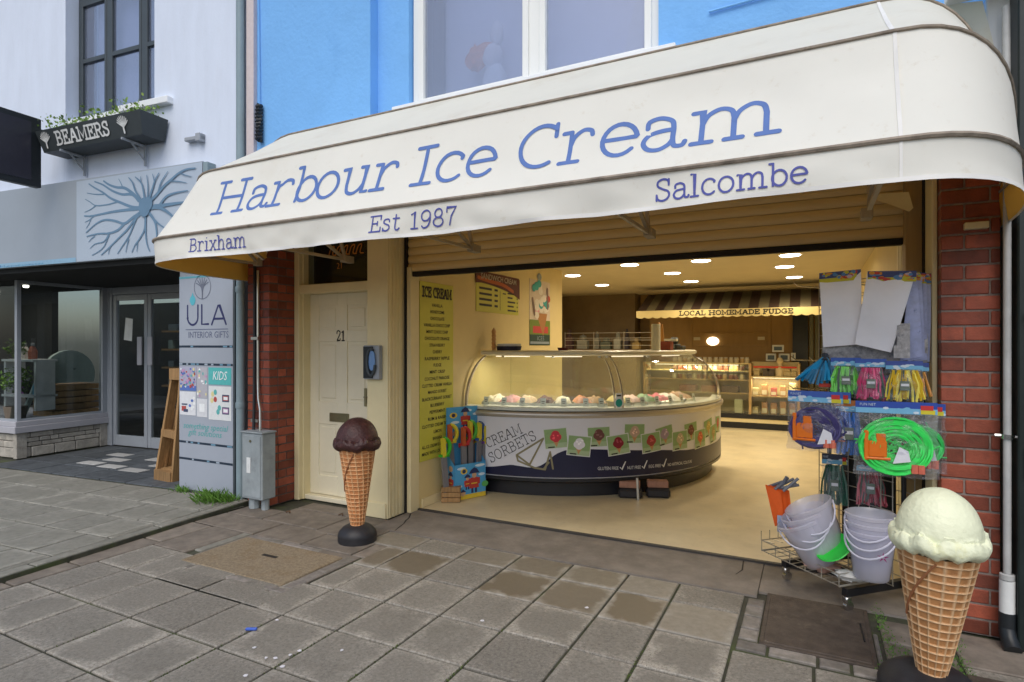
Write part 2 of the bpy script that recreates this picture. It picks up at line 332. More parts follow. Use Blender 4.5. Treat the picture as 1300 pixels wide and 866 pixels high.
def ribbon(b, pts, wd, f, off, mi=0, round_=True, cap=6):
    P = [Vector((p[0], p[1])) for p in pts]; n = len(P)
    ws = wd if isinstance(wd, (list, tuple)) else [wd]*n
    L_, R_ = [], []
    for i, p in enumerate(P):
        a = P[max(i-1, 0)]; c = P[min(i+1, n-1)]; t = (c-a)
        if t.length < 1e-9: t = Vector((1, 0))
        t.normalize(); nrm = Vector((-t.y, t.x)); k = 1.
        if 0 < i < n-1:
            d1 = (p-a).normalized(); k = min(1.6, 1/max(.5, abs(d1.dot(t))))
        L_.append(p+nrm*ws[i]/2*k); R_.append(p-nrm*ws[i]/2*k)
    out = list(L_)
    if round_:
        t = (P[-1]-P[-2]).normalized(); a0 = math.atan2(t.x, -t.y)
        for j in range(1, cap): a = math.atan2(L_[-1].y-P[-1].y, L_[-1].x-P[-1].x)-math.pi*j/cap; out.append(P[-1]+Vector((math.cos(a), math.sin(a)))*ws[-1]/2)
    tail = []
    if round_:
        for j in range(1, cap): a = math.atan2(R_[0].y-P[0].y, R_[0].x-P[0].x)-math.pi*j/cap; tail.append(P[0]+Vector((math.cos(a), math.sin(a)))*ws[0]/2)
    vs = [f(q.x, q.y, off) for q in L_]+[f(q.x, q.y, off) for q in R_]
    fs = [(i, n+i, n+i+1, i+1) for i in range(n-1)]
    b.add(vs, fs, mi)
    if round_:
        e = out[n:]; b.poly([f(q.x, q.y, off) for q in [L_[-1]]+e+[R_[-1]]], mi)
        b.poly([f(q.x, q.y, off) for q in [R_[0]]+tail+[L_[0]]], mi)
def spl(pts, sub=5):
    P = [Vector((*p, 0)) for p in pts]; out = []
    for i in range(len(P)-1):
        a = P[max(i-1, 0)]; b = P[i]; c = P[i+1]; d_ = P[min(i+2, len(P)-1)]
        for k in range(sub):
            t = k/sub
            q = .5*((2*b)+(c-a)*t+(2*a-5*b+4*c-d_)*t*t+(3*b-a-3*c+d_)*t**3); out.append((q.x, q.y))
    out.append((P[-1].x, P[-1].y)); return out
def arc(cx, cy, rx, ry, a0, a1, n=12): return [(cx+rx*math.cos(R(a0+(a1-a0)*i/n)), cy+ry*math.sin(R(a0+(a1-a0)*i/n))) for i in range(n+1)]
X = .72
def sf(x, y, w_=.11): return [(x-w_, y), (x+w_, y)]
# typewriter letters drawn as pen strokes: (advance, [strokes])
GL = {
 'H': (1.10, [[(.22, 0), (.22, 1)], [(.88, 0), (.88, 1)], [(.22, .5), (.88, .5)], sf(.22, 0, .16), sf(.22, 1, .16), sf(.88, 0, .16), sf(.88, 1, .16)]),
 'I': (.5, [[(.25, 0), (.25, 1)], sf(.25, 0, .2), sf(.25, 1, .2)]),
 'C': (.84, [arc(.47, .5, .37, .5, 48, 300, 22), [(.715, .99), (.715, .70)]]),
 'E': (.80, [[(.2, 0), (.2, 1)], [(.06, 0), (.74, 0)], [(.06, 1), (.72, 1)], [(.2, .52), (.52, .52)], [(.52, .40), (.52, .64)], [(.74, 0), (.74, .25)], [(.72, 1), (.72, .76)]]),
 'B': (.84, [[(.2, 0), (.2, 1)], [(.06, 1), (.45, 1)]+arc(.45, .76, .24, .24, 90, -90, 8)+[(.2, .52)], [(.45, .52)]+arc(.47, .26, .28, .26, 90, -90, 8)+[(.06, 0)]]),
 'S': (.72, [spl([(.60, .74), (.56, .93), (.36, 1.0), (.15, .9), (.13, .70), (.33, .55), (.56, .42), (.62, .22), (.50, .04), (.30, -.01), (.13, .08), (.08, .27)]), [(.60, .98), (.60, .72)], [(.08, .02), (.08, .28)]]),
 'A': (.98, [[(.15, 0), (.47, 1), (.53, 1), (.85, 0)], [(.27, .36), (.73, .36)], sf(.15, 0, .12), sf(.85, 0, .12)]),
 'M': (1.16, [[(.2, 0), (.2, 1), (.58, .22), (.96, 1), (.96, 0)], sf(.18, 0, .13), sf(.14, 1, .07), sf(.98, 0, .13), sf(1.02, 1, .07)]),
 'R': (.90, [[(.2, 0), (.2, 1)], [(.06, 1), (.48, 1)]+arc(.48, .75, .24, .25, 90, -90, 8)+[(.2, .5)], [(.48, .5), (.74, 0), (.86, 0)], sf(.2, 0, .14)]),
 'L': (.76, [[(.2, 0), (.2, 1)], sf(.2, 1, .15), [(.06, 0), (.70, 0), (.70, .28)]]),
 'O': (.94, [arc(.47, .5, .38, .5, 0, 360, 24)]),
 'D': (.90, [[(.2, 0), (.2, 1)], [(.06, 1), (.42, 1)]+arc(.42, .5, .38, .5, 90, -90, 12)+[(.06, 0)]]),
 'F': (.76, [[(.2, 0), (.2, 1)], sf(.2, 0, .15), [(.06, 1), (.70, 1), (.70, .76)], [(.2, .52), (.52, .52)], [(.52, .40), (.52, .64)]]),
 'U': (.98, [[(.22, 1), (.22, .35)]+arc(.49, .3, .27, .3, 180, 360, 10)+[(.76, 1)], sf(.22, 1, .14), sf(.76, 1, .14)]),
 'G': (.92, [arc(.47, .5, .37, .5, 48, 310, 22), [(.715, .99), (.715, .70)], [(.74, .42), (.74, .05)], sf(.70, .42, .15)]),
 'T': (.84, [[(.42, 0), (.42, 1)], sf(.42, 0, .15), [(.08, .74), (.08, 1), (.76, 1), (.76, .74)]]),
 'a': (.70, [spl([(.13, .52), (.15, .66), (.32, X), (.48, .64), (.52, .48), (.52, .20), (.55, .04), (.66, .02), (.70, .10)]), spl([(.52, .42), (.36, .42), (.16, .36), (.08, .19), (.16, .03), (.32, -.01), (.46, .08), (.52, .20)])]),
 'r': (.66, [[(.22, 0), (.22, X)], [(.08, X), (.22, X)], sf(.22, 0, .16), spl([(.22, .40), (.28, .60), (.42, .73), (.55, .70), (.58, .60)])]),
 'b': (.74, [[(.18, .02), (.18, 1.04)], [(.05, 1.04), (.18, 1.04)], arc(.41, .36, .26, .36, 165, -195, 20)]),
 'o': (.70, [arc(.35, .36, .28, .37, 0, 360, 22)]),
 'u': (.80, [[(.05, X), (.19, X), (.19, .26)]+spl([(.19, .26), (.24, .06), (.38, -.01), (.52, .08), (.60, .24)])[1:], [(.48, X), (.60, X), (.60, 0), (.72, 0)]]),
 'c': (.64, [arc(.35, .36, .28, .37, 42, 315, 18), [(.56, .60), (.545, .56)]]),
 'e': (.66, [[(.07, .40), (.62, .40)]+arc(.345, .37, .275, .36, 5, 318, 20)]),
 'm': (1.18, [[(.06, X), (.19, X), (.19, 0)], sf(.19, 0, .13), spl([(.19, .42), (.26, .62), (.42, .73), (.56, .66), (.60, .48)])+[(.60, 0)], sf(.60, 0, .11), spl([(.60, .42), (.67, .62), (.82, .73), (.96, .66), (1.0, .48)])+[(1.0, 0)], sf(1.02, 0, .13)]),
 's': (.56, [spl([(.44, .56), (.40, .69), (.26, .73), (.12, .66), (.12, .50), (.28, .40), (.44, .30), (.46, .12), (.32, -.01), (.16, .02), (.09, .14)]), [(.09, 0), (.09, .16)]]),
 't': (.50, [[(.22, .94), (.22, .18)]+spl([(.22, .18), (.27, .02), (.38, .0), (.46, .10)])[1:], [(.06, X), (.42, X)]]),
 'i': (.44, [[(.08, X), (.22, X), (.22, 0)], sf(.22, 0, .15), [(.215, .97), (.225, .975)]]),
 'x': (.74, [[(.14, X), (.60, 0)], [(.60, X), (.14, 0)], sf(.14, 0, .1), sf(.60, 0, .1), sf(.14, X, .1), sf(.60, X, .1)]),
 'h': (.84, [[(.05, 1.04), (.19, 1.04), (.19, 0)], sf(.19, 0, .13), spl([(.19, .42), (.28, .64), (.44, .73), (.58, .66), (.62, .46)])+[(.62, 0)], sf(.62, 0, .13)]),
 'l': (.44, [[(.08, 1.04), (.22, 1.04), (.22, 0)], sf(.22, 0, .15)]),
 '1': (.60, [[(.14, .84), (.32, 1), (.32, 0)], sf(.32, 0, .18)]),
 '9': (.68, [arc(.34, .69, .25, .31, 0, 360, 18), spl([(.59, .69), (.58, .35), (.44, .05), (.22, -.01), (.12, .10)])]),
 '8': (.68, [arc(.34, .75, .20, .25, 0, 360, 16), arc(.34, .25, .26, .26, 0, 360, 18)]),
 '7': (.66, [[(.10, .76), (.10, 1), (.58, 1), (.36, .5), (.28, 0)]]),
 '2': (.66, [spl([(.12, .74), (.16, .94), (.34, 1.0), (.54, .90), (.55, .70), (.40, .42), (.12, .02)])+[(.58, .02), (.58, .18)]]),
}
def pen(b, text, f, h, wt, x0=0., y0=0., width=None, shear=0., gap=.02, starts=None, off=0., mi=0, ysl=0.):
    """draws text with the pen-stroke letters; starts = per-letter x positions"""
    adv = sum((GL[c][0]+gap) if c != ' ' else .45 for c in text)
    kx = (width/(adv*h)) if width else 1.
    x = x0; k = 0; si = 0
    for c in text:
        if c == ' ':
            x += .45*h*kx; continue
        a, S = GL[c]
        if starts: x = starts[si]
        kk = kx if not starts else starts_w[si]/(a*h) if starts_w else 1.
        si += 1
        for s_ in S:
            pts = []
            for (px, py) in s_:
                pts.append((x+px*h*kk+shear*py*h, y0+ysl*(x-x0)+py*h))
            ribbon(b, pts, wt*h, f, off+.00008*(k % 40), mi); k += 1
        x += (a+gap)*h*kx
    return x
starts_w = None
_bf = {}
def sans(b, text, f, x, y, size, off=0., mi=0, align='LEFT', bold=0., shear=0., width=None):
    key = (text, align, bold)
    if key not in _bf:
        cu = bpy.data.curves.new('t', 'FONT'); cu.body = text; cu.align_x = align; cu.resolution_u = 2; cu.offset = bold
        o = bpy.data.objects.new('t', cu); COL.objects.link(o); bpy.context.view_layer.update()
        me = bpy.data.meshes.new_from_object(o)
        _bf[key] = ([tuple(v.co) for v in me.vertices], [tuple(p.vertices) for p in me.polygons])
        bpy.data.objects.remove(o); bpy.data.curves.remove(cu); bpy.data.meshes.remove(me)
    vs, fs = _bf[key]
    if not vs: return
    k = 1.
    if width:
        xs = [v[0] for v in vs]; k = width/((max(xs)-min(xs))*size)
    b.add([f(x+v[0]*size*k+shear*v[1]*size, y+v[1]*size, off) for v in vs], fs, mi)

# ================================================================== THE SETTING
def slab_b(x0, x1, y0, y1, z, th=.045, bv=.006, jit=.0):
    b = B(); t = [rnd.uniform(-jit, jit) for _ in range(4)]
    q = [(x0, y0), (x1, y0), (x1, y1), (x0, y1)]; i = [(x0+bv, y0+bv), (x1-bv, y0+bv), (x1-bv, y1-bv), (x0+bv, y1-bv)]
    vs = [(*p, z-th) for p in q]+[(p[0], p[1], z-bv*.8+t[k]) for k, p in enumerate(q)]+[(p[0], p[1], z+t[k]) for k, p in enumerate(i)]
    fs = [(8, 9, 10, 11)]
    for k in range(4):
        j = (k+1) % 4; fs += [(k, j, 4+j, 4+k), (4+k, 4+j, 8+j, 8+k)]
    return b.add(vs, fs)

gr = B(); gr.box(-60, 60, -60, -1.6, -.5, -.13); gr.build('road', M['asphalt'], kind='structure')
pb = B(); pb.box(-60, 60, -1.6, 4.4, -.5, -.012); pav = pb.build('pavement', M['joint'], kind='structure')
kb = B(); kb.box(-60, 60, -1.75, -1.6, -.5, .002); kb.build('kerb', M['edging'], kind='structure')
J = .0075
def slab(x0, x1, y0, y1, m, par=None, z=0., jz=.0015, name='slab'):
    o = slab_b(x0+J, x1-J, y0+J, y1-J, z+rnd.uniform(-jz, jz), jit=.0012).build(name, m, par or pav, fix=False); return o
cols = [-4.44, -4.10, -3.76, -3.365, -2.972, -2.638, -2.240, -1.853, -1.462, -1.075, -.747, -.360]
rows = [3.80, 3.515, 3.125, 2.735, 2.348, 1.945, 1.535, 1.13, .73, .33]
MH = (-3.80, -2.856, 2.54, 3.24)     # manhole surround
for ci in range(len(cols)-1):
    for ri in range(len(rows)-1):
        x0, x1, y1, y0 = cols[ci], cols[ci+1], rows[ri], rows[ri+1]
        if x1 <= -2.6 and ri == 0: continue
        if x1 <= -2.9 and ri in (1, 2): continue
        if cols[ci] < -4 and ri == 4 and 0: continue
        if x0 > -3 and x1 < -2.6 and ri in (1, 2):
            x0 = -2.84
        m = M['slabw'] if (ri in (0, 1) and x0 > -2.9 and (ci*7+ri*3) % 5) else M['slab']
        slab(x0, x1, y0, y1, m)
# slabs either side of the manhole, in brown
for (x0, x1, y0, y1, m) in [(-4.44, -3.80, 2.54, 2.735, 'slab'), (-4.44, -4.06, 2.735, 3.24, 'slabb'), (-4.06, -3.97, 2.80, 3.24, 'slabl'), (-3.97, -3.80, 2.735, 3.24, 'slabb'), (-3.80, -3.365, 2.348, 2.54, 'slab'), (-3.365, -2.84, 2.348, 2.54, 'slab'),
                            (-4.70, -3.97, 3.24, 3.56, 'slabb'), (-3.97, -3.45, 3.24, 3.56, 'slabb'), (-3.45, -2.95, 3.24, 3.52, 'slabb'), (-2.95, -2.638, 3.24, 3.515, 'slabb'),
                            (-4.70, -4.25, 3.56, 3.83, 'slabb'), (-4.25, -3.6, 3.56, 3.95, 'slabb'), (-3.6, -3.05, 3.52, 4.04, 'slabb'), (-3.05, -2.638, 3.515, 3.80, 'slabw'),
                            (-4.25, -3.6, 3.95, 4.16, 'slabb')]:
    slab(x0, x1, y0, y1, M[m])
yy = 3.56
for k, y0 in enumerate([3.24, 2.80, 2.245, 1.866, 1.40, .95, .50]):
    slab(-4.70, -4.44, y0, yy, M['slabb'])
    yy = y0
# slabs right of the iron cover, and below it
for (x0, x1, y0, y1, m) in [(.31, .62, 3.20, 3.52, 'slabb'), (.31, .62, 3.52, 3.80, 'slabb'), (.62, .95, 3.42, 3.80, 'slabb'), (.62, .95, 3.1, 3.42, 'slab'), (.95, 1.5, 3.1, 3.8, 'slab'), (.31, .62, 3.1, 3.2, 'slabb')]:
    slab(x0, x1, y0, y1, M[m])
c2 = [-.360, .003, .37, .74, 1.12, 1.5]
for ri in range(2, len(rows)-1):
    for ci in range(len(c2)-1):
        slab(c2[ci], c2[ci+1], rows[ri+1], rows[ri]-(.035 if ri == 2 else 0), M['slab'])
for (x0, x1, y0, y1) in [(-.35, -.245, 3.66, 3.78), (-.35, -.245, 3.52, 3.66), (-.35, -.245, 3.36, 3.52), (-.35, -.245, 3.23, 3.36), (-.35, -.20, 3.11, 3.22), (-.20, .02, 3.11, 3.21), (.02, .16, 3.11, 3.21), (.16, .31, 3.11, 3.21), (.27, .305, 3.22, 3.6)]:
    slab(x0, x1, y0, y1, M['edging'], name='edging_brick')
# concrete apron under the shop opening
ap = B(); ap.box(-3.24, -.30, 3.81, 4.40, -.05, .002); ap.box(-.295, .60, 3.885, 4.40, -.05, .000); ap.build('concrete_apron', M['concrete'], pav)
ck = B(); f = plane((0, 0, 0), (1, 0, 0), (0, 1, 0), (0, 0, 1))
ribbon(ck, [(-3.19, 4.27), (-3.12, 4.15), (-3.10, 4.08), (-3.06, 4.0), (-3.04, 3.92), (-3.01, 3.82)], [.012, .010, .014, .008, .012, .008], f, .0035)
ribbon(ck, [(-.43, 4.38), (-.42, 4.2), (-.45, 4.1)], [.008, .01, .005], f, .0035)
ck.build('crack', M['gap'], pav)
# manhole
mh = thing('manhole_cover', 'square rusty tan manhole cover let into the paving near the door', 'manhole cover', (-3.43, 2.9, 0), world=True)
b = B(); b.box(MH[0]-.05, MH[1]+.0, 2.545, 3.235, -.04, -.004); b.build('surround', M['slabb'], mh)
b = B(); b.box(-3.93, -2.955, 2.62, 3.165, -.03, .006, bv=.005); b.build('cover_plate', M['manhole'], mh)
b = B(); b.box(-3.50, -3.36, 2.93, 2.96, .001, .0085); b.build('lifting_slot', M['gap'], mh)
for (x0, x1, y0, y1) in [(-3.80, -3.5, 2.55, 2.605), (-3.49, -3.2, 2.55, 2.605), (-3.19, -3.05, 2.55, 2.605), (-3.04, -2.86, 2.55, 2.605), (-2.94, -2.862, 2.62, 2.9), (-2.94, -2.862, 2.91, 3.2), (-3.95, -3.6, 3.18, 3.23), (-3.59, -3.2, 3.18, 3.23)]:
    slab_b(x0, x1, y0, y1, .001).build('edging_brick', M['edging'], mh)
ic = thing('drain_cover', 'dark brown iron cover set in the paving under the wheeled rack', 'drain cover', (.015, 3.55, 0), world=True)
b = B(); b.box(-.245, .272, 3.21, 3.885, -.03, .003, bv=.004); b.build('frame', M['iron'], ic)
b = B(); b.box(-.225, .252, 3.232, 3.865, -.02, .0075, bv=.004); b.build('plate', M['iron'], ic)
b = B(); b.tube([(.225, 3.66, .010), (.232, 3.45, .010)], .004, 6); b.build('lifting_bar', M['blackbar'], ic)
b = B(); b.box(.62, .80, 3.10, 3.33, .0, .007, bv=.004); tag(b.build('small_cover', M['iron']), 'small dark square cover in the paving behind the vanilla cone', 'drain cover')

# left pavement: a little higher, turned 5.2 degrees like its building
LA = R(5.2)
lp = thing('left_pavement', None, None, (-4.9, 3.85, .04), LA, kind='structure')
b = B(); b.box(-9, .155, -4.6, .0, -.4, -.010); b.box(-9, .01, 0, 1.62, -.4, -.012)
b.build('bed', M['joint'], lp)
lr = [-.02, -.45, -.86, -1.255, -1.66, -2.07, -2.48, -2.89, -3.3]
for ri in range(len(lr)-1):
    x = -.0+(.19 if ri % 2 else 0)
    xs = [.155-.11-.0]
    x = -.005 if ri % 2 == 0 else -.22
    xs.append(x)
    while x > -6.2:
        x -= rnd.choice([.385, .385, .38, .77 if rnd.random() < .25 else .385]); xs.append(x)
    for a, c in zip(xs[1:], xs[:-1]):
        slab(a, c, lr[ri+1], lr[ri], M['slabl'], lp)
y = -.02
while y > -3.2:
    slab(.05, .15, y-.9, y, M['slabl'], lp, name='edge_stone'); y -= .9
# slate lobby of the left shop
for i in range(10):
    for j in range(4):
        a = -4.1+i*.41; bb = .02+j*.38
        if a+.4 > -.9 and bb < 1.2: pass
        slab(a, a+.41, bb, bb+.38, M['slate'], lp, name='floor_tile')
for k, (a, bb) in enumerate([(-3.1, .75), (-2.6, .95), (-2.2, .70), (-2.75, .45), (-2.3, .40), (-1.9, .55), (-3.2, .50), (-1.75, .85), (-2.05, 1.15), (-2.7, 1.2), (-3.4, 1.0)]):
    slab_b(a, a+.34, bb, bb+.15, .006, th=.006, bv=.002).build('floor_tile', M['pale'], lp)

# ================================================================== SHOP BUILDING
sh = thing('shop_building', 'blue rendered shop with red brick piers under the cream awning', 'building', (-2, 4.1, 0), world=True)
# brick piers
def mkbrick(n, L_, m):
    b = B(); b.box(0, L_, 0, .10, 0, .068, bv=.004); return b
brk = {}
def brick_mesh(L_, D_, m):
    k = (round(L_, 3), round(D_, 3), m.name)
    if k not in brk:
        b = B(); b.box(0, L_, 0, D_, 0, .069, bv=.0035)
        o = b.build('brick', m, None, fix=False); brk[k] = o.data; bpy.data.objects.remove(o)
    return brk[k]
def pier(x0, x1, y0, y1, z1, m, mm, side=0):
    core = B(); core.box(x0+.006, x1-.006, y0+.007, y1, 0, z1)
    pr = core.build('brick_pier', mm, sh)
    W = x1-x0; n = int(z1/.08)
    for k in range(n):
        z = .006+k*.08; s_ = k % 2
        # front face courses
        xs = [x0]; step = .218
        first = min(.105 if s_ else .212, W)
        x = x0+first
        while x < x1-.03: xs.append(x); x += step
        xs.append(x1)
        if side < 0 and 0: pass
        for a, c in zip(xs[:-1], xs[1:]):
            if c-a < .03: continue
            o = obj('brick', brick_mesh(c-a-.009, .10, m), pr); o.location = (a+.0045, y0+rnd.uniform(-.001, .0015), z)
        # side return
        ys = [y0+.10, y0+.10+(.10 if s_ else .21)]
        while ys[-1] < y1-.03: ys.append(min(ys[-1]+.22, y1))
        for a, c in zip(ys[:-1], ys[1:]):
            if c-a < .03: continue
            o = obj('brick', brick_mesh(.06, c-a-.009, m), pr)
            o.location = ((x1-.06-.0005+rnd.uniform(-.001, .001)) if side > 0 else x0+.0005, a+.0045, z)
    return pr
pier(-4.80, -4.50, 3.86, 4.22, 2.72, M['brick'], M['mortar'], 1)
pier(.60, .858, 3.82, 4.30, 2.60, M['brickd'], M['mortarl'], -1)
# upper walls
b = B()
b.box(-4.74, -3.336, 3.90, 4.4, 2.9, 7.2)
b.build('upper_wall', M['blue'], sh)
b = B()
b.box(-3.338, -3.009, 4.0, 4.4, 2.9, 7.2); b.box(-.93, 1.3, 4.0, 4.4, 2.9, 7.2); b.box(-3.009, -.93, 4.001, 4.4, 2.9, 3.42); b.box(-3.009, -.93, 4.001, 4.4, 5.6, 7.2)
b.build('upper_wall', M['blue'], sh)
b = B(); b.tube([(-.6, 3.985, 3.66), (.6, 3.985, 3.70), (1.2, 3.985, 3.71)], .008, 6); b.build('cable', M['blueside'], sh)
b = B(); b.box(-4.80, 1.25, 3.93, 4.4, 2.62, 2.9); b.build('awning_board', M['cream'], sh)
# upstairs window
wn = B()
def fr(b, x0, x1, z0, z1, y0, y1, w_, bv=.004):
    b.box(x0, x0+w_, y0, y1, z0, z1, bv=bv); b.box(x1-w_, x1, y0, y1, z0, z1, bv=bv)
    b.box(x0+w_, x1-w_, y0+.001, y1, z0, z0+w_, bv=bv); b.box(x0+w_, x1-w_, y0+.001, y1, z1-w_, z1, bv=bv)
fr(wn, -3.0, -.935, 3.44, 5.55, 4.05, 4.14, .06)
wn.box(-1.92, -1.83, 4.045, 4.14, 3.50, 5.49, bv=.004)
wo = wn.build('window', M['upvc'], sh)
for (x0, x1) in ((-2.935, -1.92), (-1.83, -.985)):
    b = B(); fr(b, x0, x1, 3.50, 5.49, 4.03, 4.10, .05); b.build('sash', M['upvc'], wo)
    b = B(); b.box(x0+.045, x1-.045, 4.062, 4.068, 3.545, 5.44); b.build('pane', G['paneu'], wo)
b = B(); b.box(-3.08, -.79, 3.86, 4.06, 3.38, 3.455, bv=.006); b.build('sill', M['whitep'], sh)
b = B(); b.box(-2.9, -1.0, 4.32, 4.36, 3.4, 5.6); b.build('net_curtain', M['curtain'], sh)
b = B(); b.box(-2.93, -2.84, 4.12, 4.3, 3.45, 5.5); b.build('curtain', flat((.02, .03, .06)), sh)
b = B(); b.add([(-1.28, 4.26, 3.5), (-1.15, 4.26, 3.5), (-.98, 4.26, 4.2), (-1.12, 4.26, 4.2)], [(0, 1, 2, 3)]); b.build('curtain', flat((.75, .78, .85)), sh)
# soft toy on the upstairs sill
ty = thing('soft_toy', 'orange and white soft toy sitting inside the upstairs window', 'toy', (-2.06, 4.19, 3.46), world=True)
def blob(c, r, m, name, par, sq=(1, 1, 1), n=14, amp=.12, fr_=9):
    b = B(); prof = [(math.sin(math.pi*i/9), -math.cos(math.pi*i/9)) for i in range(10)]
    def dsp(rr, z, a):
        k = 1+amp*noise.noise(Vector((math.cos(a)*rr, math.sin(a)*rr, z))*fr_*.3+Vector(c)*3); return rr*k*r, z*k*r
    b.lathe(prof, (0, 0, 0), n, disp=dsp)
    b.v = [(c[0]+x*sq[0], c[1]+y*sq[1], c[2]+z*sq[2]) for x, y, z in b.v]
    return b.build(name, m, par, smooth=True)
blob((-2.07, 4.18, 3.57), .085, flat((.75, .80, .88)), 'body', ty, (1, .8, 1.3))
blob((-2.08, 4.18, 3.72), .07, flat((.82, .80, .85)), 'head', ty)
blob((-2.05, 4.18, 3.84), .055, flat((.85, .86, .92)), 'hat', ty, (.8, .8, 1.3))
blob((-2.20, 4.18, 3.73), .075, flat((.75, .25, .12)), 'hair', ty, (1.1, .7, .9), amp=.5)
blob((-2.13, 4.18, 3.76), .06, flat((.75, .27, .14)), 'hair', ty, (1.2, .7, .7), amp=.5)
blob((-1.75, 4.20, 3.66), .07, flat((.62, .66, .78)), 'body', ty, (.8, .6, 2.0))
ty.location.x -= .22; ty.scale = (1.25, 1, 1.45)
# cream door surround
b = B()
b.box(-3.50, -3.29, 4.05, 4.40, .03, 2.72, bv=.004)      # wall right of the door
for k in range(4): b.box(-3.29, -3.262, 4.062+k*.048, 4.098+k*.048, .0, 2.72, bv=.005)
b.box(-3.292, -3.27, 4.05, 4.30, 0, 2.72)
b.box(-3.51, -3.285, 4.035, 4.05, 0, .13, bv=.004)
b.build('door_pilaster', M['cream'], sh)
df = B(); df.box(-4.50, -4.435, 4.15, 4.35, 0, 2.72, bv=.006); df.box(-4.44, -3.50, 4.16, 4.34, 2.0, 2.085, bv=.006); df.box(-4.44, -3.50, 4.17, 4.34, 2.60, 2.72); df.box(-4.455, -4.425, 4.20, 4.33, 0, 2.6, bv=.004)
df.build('door_frame', M['cream'], sh)
b = B(); b.box(-4.46, -3.5, 4.22, 4.36, 0, .045, bv=.006); b.build('doorstep', M['creamdoor'], sh)
# door with sunk panels
dr = B(); Y = 4.285
dr.box(-4.425, -3.50, Y+.012, Y+.045, .05, 2.0)
xs = [(-4.425, -4.312), (-4.067, -3.948), (-3.703, -3.50)]
for a, c in xs: dr.box(a, c, Y, Y+.02, .05, 1.998, bv=.003)
for z0, z1 in ((.05, .235), (.735, .955), (1.535, 1.645), (1.885, 1.998)):
    for a, c in ((-4.312, -4.067), (-3.948, -3.703)): dr.box(a, c, Y+.0005, Y+.02, z0, z1, bv=.003)
door = dr.build('door', M['creamdoor'], sh)
for a, c in ((-4.312, -4.067), (-3.948, -3.703)):
    for z0, z1 in ((.235, .735), (.955, 1.535), (1.645, 1.885)):
        b = B(); b.box(a+.03, c-.03, Y+.004, Y+.016, z0+.03, z1-.03, bv=.006); b.build('panel', M['creamdoor'], door)
b = B(); b.box(-4.165, -3.92, Y-.010, Y, .765, .85, bv=.004); b.box(-4.145, -3.94, Y-.014, Y-.009, .785, .83, bv=.002); b.build('letter_plate', M['brass'], door)
b = B(); f = facing(-4.083, Y-.002, 1.545); pen(b, '21', f, .095, .13, width=.115); b.build('door_number', M['ink'], door)
b = B(); b.tube([(-3.715, Y-.03, 1.02), (-3.60, Y-.03, 1.02)], .008, 6); b.box(-3.735, -3.705, Y-.008, Y, .93, 1.10, bv=.002); b.build('handle', M['brass'], door)
# fanlight with lettering
b = B(); b.box(-4.42, -3.50, 4.26, 4.266, 2.085, 2.60); fl = b.build('fanlight', G['dpane'], sh)
b = B(); b.box(-4.42, -3.51, 4.33, 4.34, 2.085, 2.6); b.build('fanlight_backing', flat((.02, .015, .012)), sh)
b = B(); f = facing(-4.15, 4.255, 2.36); m = flat((.55, .20, .03))
for k in range(5): ribbon(b, spl([(.0+k*.085, .0), (.03+k*.085, .07), (.07+k*.085, .08), (.05+k*.085, .01), (.09+k*.085, .0)]), .012, f, .0004*k)
sans(b, '21', f, .10, -.13, .08, align='LEFT'); b.build('gilt_lettering', m, fl)
# entry phone
ep = thing('entry_phone', 'grey framed entry phone with blue handset on the cream door pilaster', 'entry phone', (-3.41, 4.04, 1.2), world=True)
b = B(); b.box(-3.50, -3.325, 4.0, 4.05, 1.205, 1.50, bv=.006); b.build('housing', M['mgrey'], ep)
b = B(); b.box(-3.495, -3.39, 3.994, 4.0, 1.215, 1.49); b.build('recess', M['black'], ep)
b = B(); b.tube([(-3.40+.045*math.cos(a), 3.985, 1.355+.115*math.sin(a)) for a in [R(60+i*24) for i in range(13)]], .013, 8); b.build('handset', M['dgrey'], ep)
b = B(); disc(b, facing(-3.40, 3.99, 1.37), 0, 0, .035, .09, .0); b.prism([(.03*math.cos(a), .085*math.sin(a)) for a in [i*math.pi/8 for i in range(16)]], facing(-3.385, 3.99, 1.37), .01); b.build('blue_face', flat((.18, .33, .62), .3), ep)
# opening: jambs, shutter, lintel
b = B(); b.box(-3.262, -3.245, 4.27, 4.34, 0, 2.7); b.build('shutter_guide', M['gap'], sh); b = B(); b.box(.602-.03, .60, 4.13, 4.2, 0, 2.5); b.build('shutter_guide', M['gap'], sh)
b = B(); b.box(-3.243, -3.20, 4.28, 4.41, 0, 2.2, bv=.004); b.build('jamb', M['cream'], sh)
b = B(); b.box(.492, .60, 4.2, 4.36, 0, 2.6, bv=.004); b.build('jamb', M['wood'], sh)
b = B(); b.box(.578, .602, 3.90, 4.13, 0, 2.6, bv=.004); b.build('cream_post', M['cream'], sh)
shu = B(); shu.box(-3.245, .492, 4.305, 4.36, 2.118, 2.16, bv=.005); shutter = shu.build('roller_shutter', M['gap'], sh)
for k in range(10):
    b = B(); z0 = 2.162+k*.073; n = 5
    pr = [(4.315-.012*math.sin(math.pi*i/n), z0+.0695*i/n) for i in range(n+1)]
    vs = [(x, y_, z_) for x in (-3.245, .492) for y_, z_ in pr]+[(x, 4.335, z_) for x in (-3.245, .492) for z_ in (z0, z0+.0695)]
    b.add(vs, [(i, i+1, n+2+i, n+1+i) for i in range(n)]+[(0, n+1, 2*n+4, 2*n+2), (n, 2*n+3, 2*n+5, 2*n+1)])
    b.build('slat', M['slat'], shutter, smooth=False)
b = B(); b.box(-3.245, .60, 4.34, 4.38, 2.17, 2.95); b.build('shutter_backing', M['gap'], sh)
b = B(); b.box(-3.245, .60, 4.42, 4.70, 2.175, 2.66, bv=.004); b.build('lintel', M['creamw'], sh)
